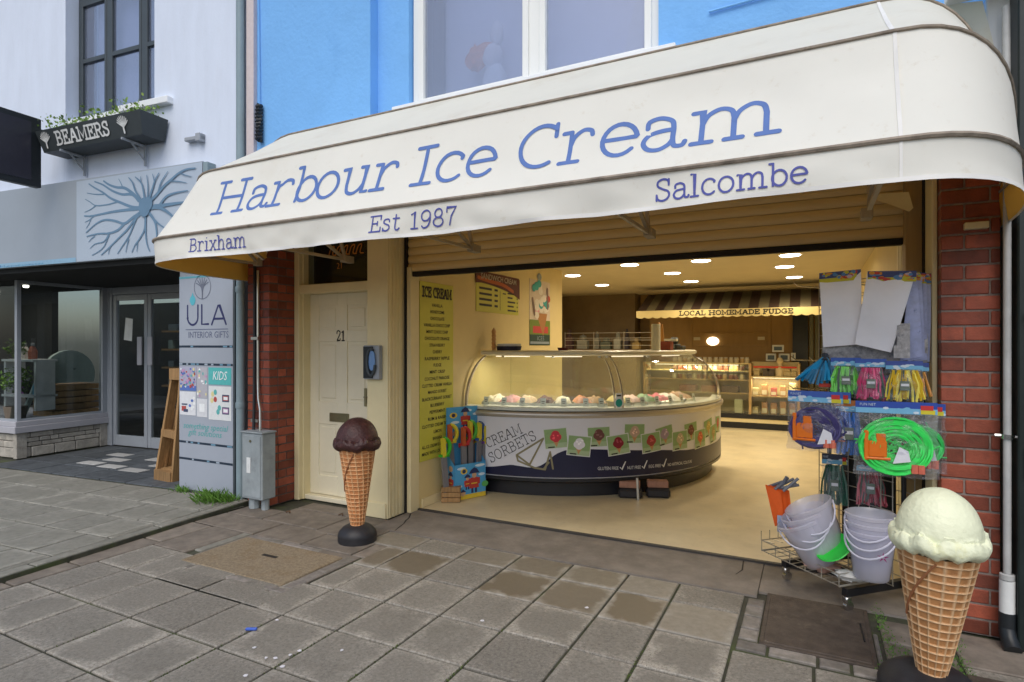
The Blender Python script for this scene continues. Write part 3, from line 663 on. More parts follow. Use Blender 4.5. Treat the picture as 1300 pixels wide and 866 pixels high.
b = B(); b.box(-3.26, .60, 4.385, 4.42, -.05, .016, bv=.002); b.build('threshold', M['dkstrip'], sh)
# brackets seen under the awning at the right
b = B(); b.add([(.28, 4.2, 2.42), (.50, 4.14, 2.40), (.52, 4.12, 2.30), (.50, 4.12, 2.28)], [(0, 1, 2, 3)]); b.box(.70, .80, 3.78, 3.82, 2.10, 2.135, bv=.003); b.build('bracket', M['cream'], sh)
# interior shell (world coordinates)
H_ = 2.56
b = B(); b.box(-7.5, 4.5, 4.42, 13, -.4, .008); b.build('shop_floor', M['floor'], kind='structure')
b = B(); b.box(-7.5, 4.5, 4.70, 13, H_, H_+.2); b.build('shop_ceiling', M['ceil'], kind='structure')
b = B(); b.box(-3.36, -3.205, 4.41, 7.86, .0, H_); b.build('shop_wall', M['creamw'], kind='structure')
b = B(); b.box(-3.203, -3.19, 4.45, 7.86, .01, .09); b.build('skirting', M['cream'], kind='structure')
b = B(); b.box(-7.5, -3.36, 7.6, 7.86, 0, H_); b.build('shop_wall', M['creamw'], kind='structure')
b = B(); b.box(-7.5, .6, 12.35, 12.5, 0, H_); b.build('back_wall', M['brownw'], kind='structure')
b = B(); b.box(-7.2, -3.25, 11.9, 12.35, 0, H_); b.build('dark_partition', M['brownd'], kind='structure')
b = B(); b.box(-7.5, -7.3, 7.8, 12.5, 0, H_); b.build('side_wall', M['brownd'], kind='structure')
b = B(); b.box(.60, .74, 4.30, 12.5, 0, H_); b.build('right_wall', M['creamw'], kind='structure')
for k in range(6):
    b = B(); b.box(.575, .60, 4.6+k*.14, 4.70+k*.14, .0, 2.4, bv=.004)
    tag(b.build('wall_batten', M['cream']), ['first', 'second', 'third', 'fourth', 'fifth', 'sixth'][k]+' vertical cream board from the front on the right inner wall', 'wall board', 'vertical boards on the inner wall')

# ceiling lights
n_ = 0
for (x, y) in [(-3.25, 8.40), (-3.3, 9.95), (-2.15, 7.62), (-1.84, 8.78), (-1.80, 10.05), (-1.25, 7.66), (-.24, 7.66), (-.34, 8.75), (-.26, 10.15), (-5.2, 9.2)]:
    lab = {0: 'recessed ceiling light furthest left in the shop, nearest the yellow menu wall', 1: 'recessed ceiling light second from the left, at the back of the room', 2: 'left light of the front row of ceiling lights, above the ice cream counter', 3: 'middle light of the second row of ceiling lights', 4: 'middle light of the back row, just in front of the fudge canopy', 5: 'middle light of the front row of ceiling lights, right of centre',
           6: 'right front ceiling light, nearest to the shutter and largest', 7: 'right ceiling light in the middle row', 8: 'right ceiling light in the back row above the fudge canopy', 9: 'ceiling light in the dark left part of the room'}[n_]
    t = thing('ceiling_light', lab, 'ceiling light', (x, y, H_-.012), group='round ceiling lights')
    b = B(); b.lathe([(.11, .012), (.13, .008), (.135, .012)], n=24); b.build('bezel', M['bezel'], t)
    b = B(); b.lathe([(0, .004), (.11, .004), (.112, .012)], n=24); b.build('lit_disc', M['light'], t)
    pl = bpy.data.lights.new('ceiling_lamp', 'AREA'); pl.shape = 'DISK'; pl.size = .2; pl.energy = 10.5; pl.color = (1, .85, .60); pl.spread = R(165)
    po = bpy.data.objects.new('ceiling_lamp', pl); COL.objects.link(po); po.location = (x, y, H_-.03)
    n_ += 1

# ================================================================== AWNING
HY, HZ, UL, UR, CR = 3.9, 2.28, -4.22, .30, .60
def rib(s, V, Z, drop=0.):
    UL = -4.22+.30*max(0, min(1, (Z-2.29)/.6))*(1 if Z < 3.35 else .9)
    """s in 0..1 along the bent rib, left wall end to right wall end"""
    p = .82
    if s < .2: t = s/.2*math.pi/2; u = UL-CR*math.cos(t)**p if t < math.pi/2-1e-6 else UL; fr_ = math.sin(t)**p if t > 1e-9 else 0
    elif s > .8: t = (1-s)/.2*math.pi/2; u = UR+.555*math.cos(t)**p if t < math.pi/2-1e-6 else UR; fr_ = math.sin(t)**p if t > 1e-9 else 0
    else: u = UL+(UR-UL)*(s-.2)/.6; fr_ = 1
    return Vector((u, HY+(V-HY)*fr_, HZ+(Z-HZ)*fr_-drop))
RB = [(2.70, 2.29), (2.90, 2.80), (3.60, 3.285), (3.90, 3.42)]
SS = [i/40*.2 for i in range(0, 40, 3)]+[.2+.6*i/200 for i in range(201)]+[.8+.2*i/14 for i in range(1, 15)]
def wr(u, t): return noise.noise(Vector((u*1.3, t*1.4, 3.1)))*.015+noise.noise(Vector((u*4+t*2, t*2.0, 7)))*.007+noise.noise(Vector((u*13+t*6, t*4.0, 2)))*.0022
def cloth(s, t, k, off=0.):
    a = rib(s, *RB[k]); b_ = rib(s, *RB[k+1]); p = a.lerp(b_, t)
    e = math.sin(math.pi*t)*min(1, math.sin(math.pi*s)*6)
    q = a.lerp(b_, .5); n = Vector((0, -(RB[k+1][1]-RB[k][1]), 0)); n = Vector((0, -(RB[k+1][1]-RB[k][1]), RB[k+1][0]-RB[k][0])).normalized()
    g = 1. if .2 <= s <= .8 else .5
    return p+n*(e*g*(-.018+wr(p.x, t+k*3))+off)
def valn(s, t, off=0.):      # valance, t 0 top .. 1 bottom
    p = rib(s, *RB[0], drop=.165*t)
    fr_ = 1 if .2 <= s <= .8 else 0.6
    wv = (noise.noise(Vector((p.x*2.2, 1.3, t*.7)))*.036+noise.noise(Vector((p.x*7, 2.3, t*2)))*.013)*t
    dz = noise.noise(Vector((p.x*1.3, 5.5, 0)))*.012*t
    c = Vector((-2, HY+.2, p.z)); n = Vector((0, -1, 0))
    if s < .2 or s > .8:
        a = rib(max(s-.004, 0), *RB[0]); b_ = rib(min(s+.004, 1), *RB[0]); tg = (b_-a); n = Vector((tg.y, -tg.x, 0)).normalized()
    return p+n*(wv*fr_+off)+Vector((0, 0, dz))
aw = thing('awning', 'long cream Dutch canopy awning with blue lettering over the shopfront', 'awning', (-1.96, 3.9, 2.12), world=True)
NT = 8
def sheet(fn, k0, off=0.):
    b = B(); vs = [fn(s, t/NT, off) for s in SS for t in range(NT+1)]; m = NT+1
    b.add(vs, [(i*m+j, (i+1)*m+j, (i+1)*m+j+1, i*m+j+1) for i in range(len(SS)-1) for j in range(NT)])
    return b
for k in range(3):
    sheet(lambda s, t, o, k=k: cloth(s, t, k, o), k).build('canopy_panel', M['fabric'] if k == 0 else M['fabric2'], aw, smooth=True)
    sheet(lambda s, t, o, k=k: cloth(s, t, k, o-.006), k).build('lining', M['fabriclin'], aw, smooth=True)
sheet(lambda s, t, o: valn(s, t, o), 0).build('valance', M['fabric'], aw, smooth=True)
sheet(lambda s, t, o: valn(s, t, o-.005), 0).build('valance_lining', M['fabriclin'], aw, smooth=True)
b = B(); vs = []
for s in SS: vs += [valn(s, .91, .003), valn(s, 1.03, .003)]
b.add(vs, [(2*i, 2*i+2, 2*i+3, 2*i+1) for i in range(len(SS)-1)]); b.build('hem', M['hem'], aw, smooth=True)
for k in range(3):
    b = B(); b.tube([rib(s, *RB[k])+Vector((0, -.004, .004)) for s in SS], [.011 if k == 0 else .008]*len(SS), 6); b.build('piping', M['piping'], aw, smooth=True)
# sewn seams in the cloth
def s_of(u): return .2+.6*(u-UL)/(UR-UL)
for u in (UR,):
    b = B(); s = s_of(u)
    for k in range(3):
        for t in range(NT): b.add([cloth(s-.0008, t/NT, k, .0025), cloth(s+.0008, t/NT, k, .0025), cloth(s+.0008, (t+1)/NT, k, .0025), cloth(s-.0008, (t+1)/NT, k, .0025)], [(0, 1, 2, 3)])
    if u == UR:
        for t in range(NT): b.add([valn(s-.0006, t/NT, .0025), valn(s+.0006, t/NT, .0025), valn(s+.0006, (t+1)/NT, .0025), valn(s-.0006, (t+1)/NT, .0025)], [(0, 1, 2, 3)])
    b.build('seam', M['hem'] if u == UR else M['fabric2'], aw)
# folding arms from the wall to each rib
for u in (-4.62, -3.72, -2.4, -1.0, .28):
    for k in range(3):
        V, Z = RB[k]; b = B(); du = 0 if u > -4.5 else .35
        hy = 3.84 if u in (-4.62, .28) else 4.02
        b.bar((u, hy, 2.265), (rib(.105, V, Z)*.97+Vector((u, hy, 2.265))*.03-Vector((0, 0, .03))) if u < -4.5 else (u, V+.03, Z-.03), .022, .022); b.build('arm', M['arm'], aw)
    b = B(); b.box(u-.03, u+.03, 3.80 if u in (-4.62,) else 3.98, 3.86 if u in (-4.62,) else 4.1, 2.24, 2.30, bv=.004); b.build('hinge_bracket', M['arm'], aw)
# lettering
LEN = math.hypot(RB[1][0]-RB[0][0], RB[1][1]-RB[0][1])
def fS(x, y, o=0.):
    ul = UL+.255*y/LEN
    return cloth(.2+.6*(x-ul)/(UR-ul), y/LEN, 0, .0012+o)
letters = [('H', -3.845), ('a', -3.50), ('r', -3.285), ('b', -3.06), ('o', -2.85), ('u', -2.64), ('r', -2.39), ('I', -2.087), ('c', -1.93), ('e', -1.73), ('C', -1.415), ('r', -1.165), ('e', -.95), ('a', -.745), ('m', -.515)]
hh = .465*LEN; b = B(); k_ = 0
for i, (c, u) in enumerate(letters):
    adv = {'H': .35, 'a': .22, 'r': .205, 'b': .235, 'o': .215, 'u': .265, 'I': .16, 'c': .205, 'e': .208, 'C': .27, 'm': .395}[c]
    a, S = GL[c]; base = (.302-.058*(u+3.893)/3.77)*LEN
    for s_ in S:
        pts = [(u+px*adv/a+.0*py*hh, base+py*hh) for px, py in s_]
        # refine long strokes so they follow the cloth
        if i == 2: pts = [(u+(x_-u)*(1.16 if x_-u > .09 else 1), y_) for x_, y_ in pts]
        q = [pts[0]]
        for p0, p1 in zip(pts[:-1], pts[1:]):
            n = max(1, int(math.hypot(p1[0]-p0[0], p1[1]-p0[1])/.05))
            q += [(p0[0]+(p1[0]-p0[0])*j/n, p0[1]+(p1[1]-p0[1])*j/n) for j in range(1, n+1)]
        ribbon(b, q, .098*hh, fS, .00008*(k_ % 30)); k_ += 1
b.build('lettering', M['letter'], aw, label='blue slanted words Harbour Ice Cream')
fV = lambda x, y, o=0.: valn(s_of(x), 1-y/.165, .002+o)
for (txt, x0, y0, h_, wd, shr) in (('Brixham', -3.955, .040, .088, .575, .05), ('Est 1987', -2.315, .038, .088, .60, .12), ('Salcombe', -.645, .034, .096, .63, 0.)):
    b = B(); pen(b, txt, fV, h_, .10, x0, y0, wd, shr); b.build('lettering', M['letter2'], aw, label='small dark blue word %s on the valance' % txt)

# ================================================================== LEFT BUILDING (local frame: a along the front, b inwards)
lb = thing('neighbour_building', 'white rendered building with grey shop fascia and tall dark window', 'building', (-4.9, 3.85, 0), LA)
Fb = lambda b0: plane((0, b0, 0), (1, 0, 0), (0, 0, 1), (0, -1, 0))
b = B()
b.box(-9, -2.575, 0, .4, 3.2, 7.4); b.box(-1.156, .03, 0, .4, 3.2, 7.4); b.box(-2.575, -1.156, .001, .4, 3.2, 4.02); b.box(-2.575, -1.156, .001, .4, 6.3, 7.4)
b.box(-.02, .10, .05, .5, 2.3, 7.3)
b.build('upper_wall', M['white'], lb)
b = B(); b.box(.10, .19, -.01, .3, 2.6, 7.3); b.build('party_strip', flat((.62, .55, .56)), lb)
b = B(); b.box(-1.62, -.885, -.07, .16, 3.945, 4.015, bv=.006); b.box(-2.62, -1.62, -.0, .16, 3.95, 4.012); b.build('sill', M['whitep'], lb)
wf = B(); fr(wf, -2.575, -1.156, 4.02, 6.2, .14, .20, .05)
for x in (-2.06, -1.505): wf.box(x-.03, x+.03, .135, .20, 4.07, 6.15, bv=.004)
wf.box(-2.525, -1.206, .138, .199, 5.38, 5.45, bv=.004)
win = wf.build('window', M['dgrey'], lb)
for i, (x0, x1) in enumerate(((-2.525, -2.09), (-2.03, -1.535), (-1.475, -1.206))):
    b = B(); fr(b, x0, x1, 4.07, 5.38, .13, .18, .035); b.box(x0+.035, x1-.035, .131, .18, 4.70, 4.745); b.build('casement', M['dgrey'], win)
    for z0, z1 in ((4.105, 4.70), (4.745, 5.345)):
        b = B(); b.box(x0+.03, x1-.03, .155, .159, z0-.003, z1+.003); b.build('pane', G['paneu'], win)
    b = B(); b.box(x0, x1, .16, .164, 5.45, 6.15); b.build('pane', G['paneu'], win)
b = B(); b.box(-2.42, -1.2, .26, .28, 4.05, 6.2); b.build('net_curtain', M['curtain'], lb)
b = B(); b.box(-2.58, -2.42, .22, .24, 4.05, 6.2); b.build('curtain', flat((.05, .055, .065)), lb)
b = B(); b.box(-.66, -.44, -.06, .0, 3.52, 3.56, bv=.006); b.box(-.50, -.44, -.07, -.0, 3.50, 3.58, bv=.004); b.build('wall_lamp', M['mgrey'], lb)
# fascia with root motif and blue strip
fb = B(); fb.add([(x, y, z) for x in (-9, -.364) for y in (-.10, .0) for z in (2.40, 3.33 if x < -5 else 3.28)], [(0, 1, 3, 2), (4, 6, 7, 5), (0, 4, 5, 1), (2, 3, 7, 6), (0, 2, 6, 4), (1, 5, 7, 3)])
fas = fb.build('fascia', M['fascia'], lb)
b = B(); b.box(-2.22, -.366, -.103, -.1005, 2.405, 3.27); b.build('fascia_panel', M['fasciab'], fas)
TREE = [(0.035,[(-1.146,2.903),(-1.249,2.989),(-1.343,3.063),(-1.458,3.127),(-1.574,3.145),(-1.692,3.184),(-1.781,3.233)]),(0.013,[(-1.486,3.137),(-1.515,3.186),(-1.548,3.231)]),(0.027,[(-1.249,2.976),(-1.343,3.05),(-1.496,3.065),(-1.652,3.12),(-1.791,3.194),(-1.922,3.241)]),(0.027,[(-1.193,2.9),(-1.343,2.92),(-1.515,2.981),(-1.672,3.042),(-1.791,3.113),(-1.933,3.181),(-2.014,3.226)]),(0.012,[(-1.781,3.092),(-1.912,3.105),(-2.045,3.131)]),(0.013,[(-1.574,2.993),(-1.712,2.979),(-1.902,2.985),(-1.994,3.031),(-2.072,3.068)]),(0.012,[(-1.902,2.985),(-1.984,2.951),(-2.081,2.929)]),(0.027,[(-1.193,2.894),(-1.381,2.897),(-1.613,2.897),(-1.811,2.887),(-1.973,2.88),(-2.087,2.889)]),(0.012,[(-1.933,2.876),(-2.004,2.841),(-2.076,2.82)]),(0.011,[(-1.984,2.84),(-2.014,2.795),(-2.056,2.757)]),(0.027,[(-1.174,2.866),(-1.324,2.814),(-1.458,2.759),(-1.593,2.796),(-1.751,2.821),(-1.892,2.792),(-2.056,2.709)]),(0.024,[(-1.458,2.759),(-1.554,2.7),(-1.692,2.676),(-1.872,2.682),(-2.045,2.667)]),(0.012,[(-1.922,2.659),(-1.973,2.635),(-2.014,2.604)]),(0.013,[(-1.692,2.67),(-1.771,2.595),(-1.912,2.577),(-1.994,2.535)]),(0.013,[(-1.692,2.656),(-1.771,2.541),(-1.872,2.487),(-1.963,2.461)]),(0.024,[(-1.174,2.853),(-1.286,2.798),(-1.419,2.69),(-1.554,2.607),(-1.692,2.523),(-1.811,2.456)]),(0.011,[(-1.672,2.535),(-1.692,2.49),(-1.702,2.457)]),(0.019,[(-1.249,2.847),(-1.324,2.722),(-1.39,2.622),(-1.477,2.536),(-1.558,2.455)]),(0.012,[(-1.39,2.596),(-1.419,2.519),(-1.434,2.461)]),(0.019,[(-1.146,2.838),(-1.155,2.684),(-1.23,2.585),(-1.296,2.525),(-1.343,2.456)]),(0.012,[(-1.258,2.548),(-1.264,2.497),(-1.267,2.458)]),(0.021,[(-1.137,2.837),(-1.137,2.631),(-1.118,2.526),(-1.082,2.453)]),(0.029,[(-1.082,2.833),(-1.008,2.75),(-0.981,2.645),(-0.972,2.491)]),(0.021,[(-1.027,2.777),(-0.954,2.72),(-0.829,2.647)]),(0.04,[(-1.118,2.887),(-0.972,2.887),(-0.846,2.838),(-0.722,2.752)]),(0.035,[(-1.008,2.897),(-0.864,2.897),(-0.687,2.9),(-0.549,2.9)]),(0.024,[(-0.936,2.903),(-0.846,2.978),(-0.722,3.004),(-0.549,3.01)]),(0.029,[(-1.109,2.938),(-0.99,3.004),(-0.882,3.083),(-0.793,3.131),(-0.67,3.193),(-0.566,3.219),(-0.447,3.218)]),(0.013,[(-0.793,3.131),(-0.67,3.112),(-0.566,3.088)]),(0.012,[(-0.653,3.197),(-0.583,3.165),(-0.498,3.143)]),(0.016,[(-0.954,3.039),(-0.918,3.124),(-0.864,3.182),(-0.82,3.226)]),(0.024,[(-1.1,2.95),(-1.045,3.061),(-0.999,3.158),(-0.945,3.223)]),(0.012,[(-1.008,3.147),(-1.023,3.193),(-1.036,3.226)]),(0.016,[(-1.109,2.977),(-1.1,3.092),(-1.118,3.222)]),(0.021,[(-1.146,2.967),(-1.174,3.099),(-1.211,3.167),(-1.286,3.221)]),(0.012,[(-1.211,3.167),(-1.202,3.218)]),(0.021,[(-1.193,2.971),(-1.286,3.084),(-1.324,3.166),(-1.381,3.224)])]
b = B(); f = Fb(-.104)
for k, (w_, pts) in enumerate(TREE):
    q = spl(pts, 4); n = len(q); ribbon(b, q, [w_*(1.25-.75*i/(n-1)) for i in range(n)], f, .0003*k)
disc(b, f, -1.15, 2.90, .085, .10, .012); disc(b, f, -1.10, 2.93, .07, .07, .0125)
b.build('root_motif', M['tree'], fas)
b = B(); rr = random.Random(3)
rect(b, f, -5.2, -2.23, 2.402, 2.452, .0, 2)
for i in range(70): x = -4.6+i*.026; rect(b, f, x, x+rr.uniform(.008, .02), 2.408, 2.418+.03*rr.random()*(1-i/90), .0006, rr.choice([0, 1]))
b.build('blue_strip', [flat((.12, .33, .52)), flat((.06, .20, .38)), flat((.27, .46, .62))], fas)
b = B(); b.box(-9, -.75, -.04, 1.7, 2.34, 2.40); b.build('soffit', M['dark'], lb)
b = B(); b.box(-.36, -.30, -.10, .0, 2.42, 3.27, bv=.004); b.build('fascia_end', M['pipe'], fas)
# bay: stone plinth, ledge, posts, glass
A0, B0, B1 = -4.18, .385, 1.55
b = B(); b.box(-9, A0-.02, B0+.02, B1, 0, .37); plinth = b.build('stone_plinth', M['joint'], lb)
def course(par, horiz):
    z = .045; rr = random.Random(5+horiz)
    while z < .355:
        hgt = rr.choice([.06, .09, .13]); hgt = min(hgt, .365-z)
        p = -9 if horiz else B0; end = A0-.0 if horiz else B1-.02
        if horiz: p = -5.6
        while p < end-.03:
            l = min(rr.uniform(.10, .36), end-p); 
            if end-p-l < .06: l = end-p
            b = B(); pr = rr.uniform(0, .008)
            if horiz: b.box(p+.004, p+l-.004, B0-pr, B0+.05, z+.003, z+hgt-.004, bv=.008)
            else: b.box(A0-.05, A0+pr, p+.004, p+l-.004, z+.003, z+hgt-.004, bv=.008)
            b.build('stone', M['stone'], par); p += l
        z += hgt
course(plinth, 0); course(plinth, 1)
b = B(); b.box(A0-.06, A0+.012, B0-.01, B0+.11, .04, .365, bv=.004); b.build('quoin', M['stone'], plinth); b = B(); b.box(A0-.06, A0+.01, B1-.12, B1-.0, .04, .365, bv=.004); b.build('quoin', M['stone'], plinth)
b = B(); b.box(-9, A0+.05, B0-.05, B1, .37, .455, bv=.006); b.box(-9, A0+.03, B0-.03, B1, .455, .52, bv=.006); b.build('ledge', M['ledge'], lb)
sw = B(); sw.box(A0-.05, A0, B0, B0+.05, .52, 2.34, bv=.003); sw.box(A0-.06, A0+.01, B1-.09, B1, .52, 2.34, bv=.003); sw.box(A0-.05, A0-.005, B0+.05, B1-.09, .52, .55); sw.box(A0-.05, A0-.005, B0+.05, B1-.09, 2.30, 2.34); sw.box(-9, A0-.05, B0+.005, B0+.05, .52, .55)
sw = sw.build('shop_window', M['mgrey'], lb)
b = B(); b.box(A0-.03, A0-.024, B0+.05, B1-.09, .55, 2.30); b.build('pane', G['dpane'], sw)
b = B(); b.box(-9, A0-.05, B0+.02, B0+.026, .55, 2.34); b.build('pane', G['dpane'], sw)
b = B(); b.box(-9, A0-.06, B0+.06, 4, .46, .50); b.build('window_floor', M['darkfl'], lb)
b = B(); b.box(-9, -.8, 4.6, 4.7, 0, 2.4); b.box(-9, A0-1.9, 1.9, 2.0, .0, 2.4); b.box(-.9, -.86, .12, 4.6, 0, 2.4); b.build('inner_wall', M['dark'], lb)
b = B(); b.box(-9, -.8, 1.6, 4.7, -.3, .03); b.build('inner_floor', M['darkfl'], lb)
# glazed double doors
D0 = 1.57
b = B(); b.box(-4.18, -4.08, D0-.04, D0+.05, .04, 2.34, bv=.004); b.box(-4.08, -.9, D0-.03, D0+.05, 2.235, 2.34, bv=.004); b.build('door_frame', M['mgrey'], lb)
for i, (x0, x1) in enumerate(((-4.075, -3.365), (-3.355, -2.645), (-2.635, -1.925))):
    b = B(); b.box(x0, x0+.065, D0-.02, D0+.03, .05, 2.23, bv=.004); b.box(x1-.065, x1, D0-.02, D0+.03, .05, 2.23, bv=.004)
    b.box(x0+.065, x1-.065, D0-.018, D0+.03, .05, .20, bv=.004); b.box(x0+.065, x1-.065, D0-.018, D0+.03, 2.15, 2.23, bv=.004)
    dd = b.build('door', M['mgrey'], lb)
    b = B(); b.box(x0+.06, x1-.06, D0, D0+.006, .19, 2.16); b.build('pane', G['dpane'], dd)
    hx = x1-.10 if i == 0 else x0+.10
    b = B(); b.box(hx-.05, hx+.04, D0-.065, D0-.045, 1.22, 1.62, bv=.006); b.build('push_plate', M['ledge'], dd)
    if i == 0:
        b = B(); f = Fb(D0-.004); b.add([f(x, y, 0) for x, y in ((-3.87, 1.58), (-3.70, 1.56), (-3.68, 1.88), (-3.83, 1.90))], [(0, 1, 2, 3)]); b.build('notice', M['signw'], dd)
for k, x in enumerate((-3.9, -2.9)):
    pass
for (a_, b_) in ((-4.75, .80), (-3.6, 2.9), (-2.6, 3.4), (-6.2, 1.2)):
    p = Vector((-4.9, 3.85, 0))+Matrix.Rotation(LA, 4, 'Z') @ Vector((a_, b_, 2.30))
    t = thing('spot_lamp', {-4.75: 'small lit spot lamp over the ornament in the left shop window', -3.6: 'small lit spot lamp behind the left leaf of the glass doors', -2.6: 'small lit spot lamp deeper in the left shop', -6.2: 'small lit spot lamp behind the front window of the left shop'}[a_], 'lamp', p)
    b = B(); b.lathe([(.001, .0), (.03, .0), (.035, .03), (.001, .03)], n=12); b.build('lit_disc', M['light'], t)
    pl = bpy.data.lights.new('spot_lamp_light', 'AREA'); pl.shape = 'DISK'; pl.size = .08; pl.energy = 8; pl.color = (1, .90, .75)
    po = bpy.data.objects.new('spot_lamp_light', pl); COL.objects.link(po); po.location = p-Vector((0, 0, .02))
t = thing('shelf_unit', 'dark wooden shelves with stock seen through the glass doors of the left shop', 'shelf', Vector((-4.9, 3.85, 0))+Matrix.Rotation(LA, 4, 'Z') @ Vector((-3.9, 3.3, .03)), LA)
r3_ = random.Random(8)
for k in range(6):
    b = B(); b.box(-1.2, 1.6, -.2, .2, .10+k*.32, .13+k*.32); b.build('shelf_board', M['woodc'], t)
    for j in range(9):
        b = B(); x = -1.1+j*.3; h_ = r3_.uniform(.08, .22); b.box(x, x+r3_.uniform(.08, .22), -.15, .1, .131+k*.32, .131+k*.32+h_, bv=.006); b.build('stock', flat(r3_.choice([(.30, .28, .24), (.12, .16, .18), (.35, .22, .12), (.08, .08, .08), (.22, .30, .28)])), t)
# objects in the left shop window
def thL(name, label, cat, a, b_, z, rz=0., group=None):
    p = Vector((-4.9, 3.85, 0))+Matrix.Rotation(LA, 4, 'Z') @ Vector((a, b_, z)); return thing(name, label, cat, p, LA+rz, group)
# the sculpture: half disc with a long arm, on a stack of pallets
t = thL('garden_ornament', 'grey green half round metal ornament with long arm behind the shop window', 'ornament', -4.56, 1.22, 1.03)
b = B(); pts = [(.30*math.cos(a), .06+.34*math.sin(a)) for a in [-.35+(math.pi+.7)*i/20 for i in range(21)]]; b.prism(pts, plane((0, 0, 0), (.35, .93, 0), (0, 0, 1), (.93, -.35, 0)), .16); b.build('disc_body', flat((.36, .45, .43)), t)
b = B(); b.bar((-.02, -.32, .12), (-.05, -.52, -.46), .05, .05); b.build('arm', flat((.34, .42, .40)), t)
b = B(); b.lathe([(.02, 0), (.03, .02), (.0, .03)], n=10); b.v = [(x+.15, y*1, z+.12) for x, y, z in b.v]; b.build('boss', flat((.15, .2, .19)), t)
t = thL('pallet_stack', 'stack of yellowish wooden slat crates under the ornament in the window', 'crate', -4.56, 1.22, .50)
for k in range(5):
    b = B(); b.box(-.22, .22, -.32, .30, k*.09+.01, k*.09+.085, bv=.004); b.build('crate_board', M['woodc'], t)
t = thL('display_shelf', 'white two tier shelf with small gifts inside the shop window', 'shelf', -4.72, .80, .62)
b = B()
for z in (.18, .66): b.box(-.30, .40, -.15, .15, z, z+.03)
for x in (-.28, .38): b.box(x-.02, x+.02, -.12, .12, 0, .66)
b.build('frame', M['signw'], t)
rr = random.Random(11)
for k, (a, z, c, nm) in enumerate([(-.2, .69, (.05, .12, .06), 'green'), (-.05, .69, (.55, .5, .45), 'pale'), (.12, .69, (.30, .08, .04), 'brown'), (-.12, .21, (.40, .16, .45), 'purple'), (.02, .21, (.02, .02, .02), 'black'), (.22, .21, (.10, .35, .5), 'blue')]):
    tt = thL('gift_item', '%s little gift standing on the %s tier of the white window shelf' % (nm, 'upper' if z > .5 else 'lower'), 'gift', -4.72+a, .80, .62+z)
    b = B(); b.lathe([(.001, 0), (.05, 0), (.055, .1), (.03, .17), (.0, .18)], n=10); b.build('body', flat(c), tt); b = B(); b.lathe([(.001, .18), (.022, .185), (.022, .22), (0, .225)], n=8); b.build('lid', flat((.3, .3, .3)), tt)
def leafy(t, c, r, n, m, seed, lf=.05, sq=(1, 1, 1)):
    rr = random.Random(seed); b = B()
    for i in range(n):
        v = Vector((rr.gauss(0, 1), rr.gauss(0, 1), rr.gauss(0, 1))).normalized()*r*rr.uniform(.45, 1.1)
        p = Vector((c[0]+v.x*sq[0], c[1]+v.y*sq[1], c[2]+v.z*sq[2])); a = Vector((rr.uniform(-1, 1), rr.uniform(-1, 1), rr.uniform(-.4, 1))).normalized(); s = a.cross(Vector((rr.uniform(-1, 1), rr.uniform(-1, 1), 1))).normalized()
        l = lf*rr.uniform(.6, 1.3); b.add([p, p+a*l*.5+s*l*.3, p+a*l, p+a*l*.5-s*l*.3], [(0, 1, 2, 3)])
    return b
t = thL('topiary_plant', 'dark green ball topiary in a basket pot by the shop window corner', 'plant', -4.42, .50, .50)
leafy(t, (0, 0, .55), .17, 420, M['leaf'], 3).build('foliage', M['leaf'], t, fix=False, kind='stuff')
leafy(t, (0, 0, .95), .11, 200, M['leaf'], 4).build('foliage', M['leaf'], t, fix=False, kind='stuff')
b = B(); b.tube([(0, 0, .1), (0.01, 0, .9)], .015, 6); b.build('stem', M['woodc'], t)
b = B(); b.lathe([(.001, 0), (.10, 0), (.13, .2), (.11, .2), (.10, .17), (0, .17)], n=14); b.build('pot', flat((.16, .13, .10)), t)
# planter with writing
t = thL('window_box', 'dark grey window box lettered BEAMERS with green plants on wall brackets', 'window box', -1.70, -.02, 3.57)
b = B(); z0, z1 = 0, .215
vs = [(-.80, -.24, z0), (.72, -.24, z0), (.72, 0, z0), (-.80, 0, z0), (-.85, -.30, z1), (.77, -.30, z1), (.77, 0, z1), (-.85, 0, z1)]
b.add(vs, [(0, 1, 5, 4), (1, 2, 6, 5), (2, 3, 7, 6), (3, 0, 4, 7), (3, 2, 1, 0)]); b.build('box', M['planter'], t)
b = B(); b.box(-.84, .76, -.29, -.01, z1-.02, z1-.012); b.build('soil', flat((.05, .035, .02)), t)
fn = plane((0, -.245, 0), (1, 0, 0), Vector((0, -.06, .215)).normalized(), Vector((0, -.215, -.06)).normalized())
b = B(); pen(b, 'BEAMERS', fn, .125, .17, -.55, .05, .84)
b.build('lettering', M['signw'], t)
for cx_ in (-.70, .50):
    b = B()
    for k in range(9):
        a = R(20+k*17.5); ribbon(b, [(cx_, .09), (cx_+.05*math.cos(a), .11+.04*math.sin(a)), (cx_+.075*math.cos(a*1.05), .12+.075*math.sin(a))], .010, fn, .0003*k+.003)
    ribbon(b, [(cx_, .04), (cx_, .12)], .022, fn, .007); b.build('crest', M['signw'], t)
for x in (-.50, .45):
    b = B(); b.bar((x, -.005, -.02), (x, -.26, -.01), .02, .02); b.bar((x, -.01, -.22), (x, -.01, .0), .02, .02); b.bar((x, -.01, -.17), (x, -.17, -.01), .014, .014); b.build('bracket', M['mgrey'], t)
b = leafy(t, (0, 0, 0), .1, 0, None, 1); rr = random.Random(9)
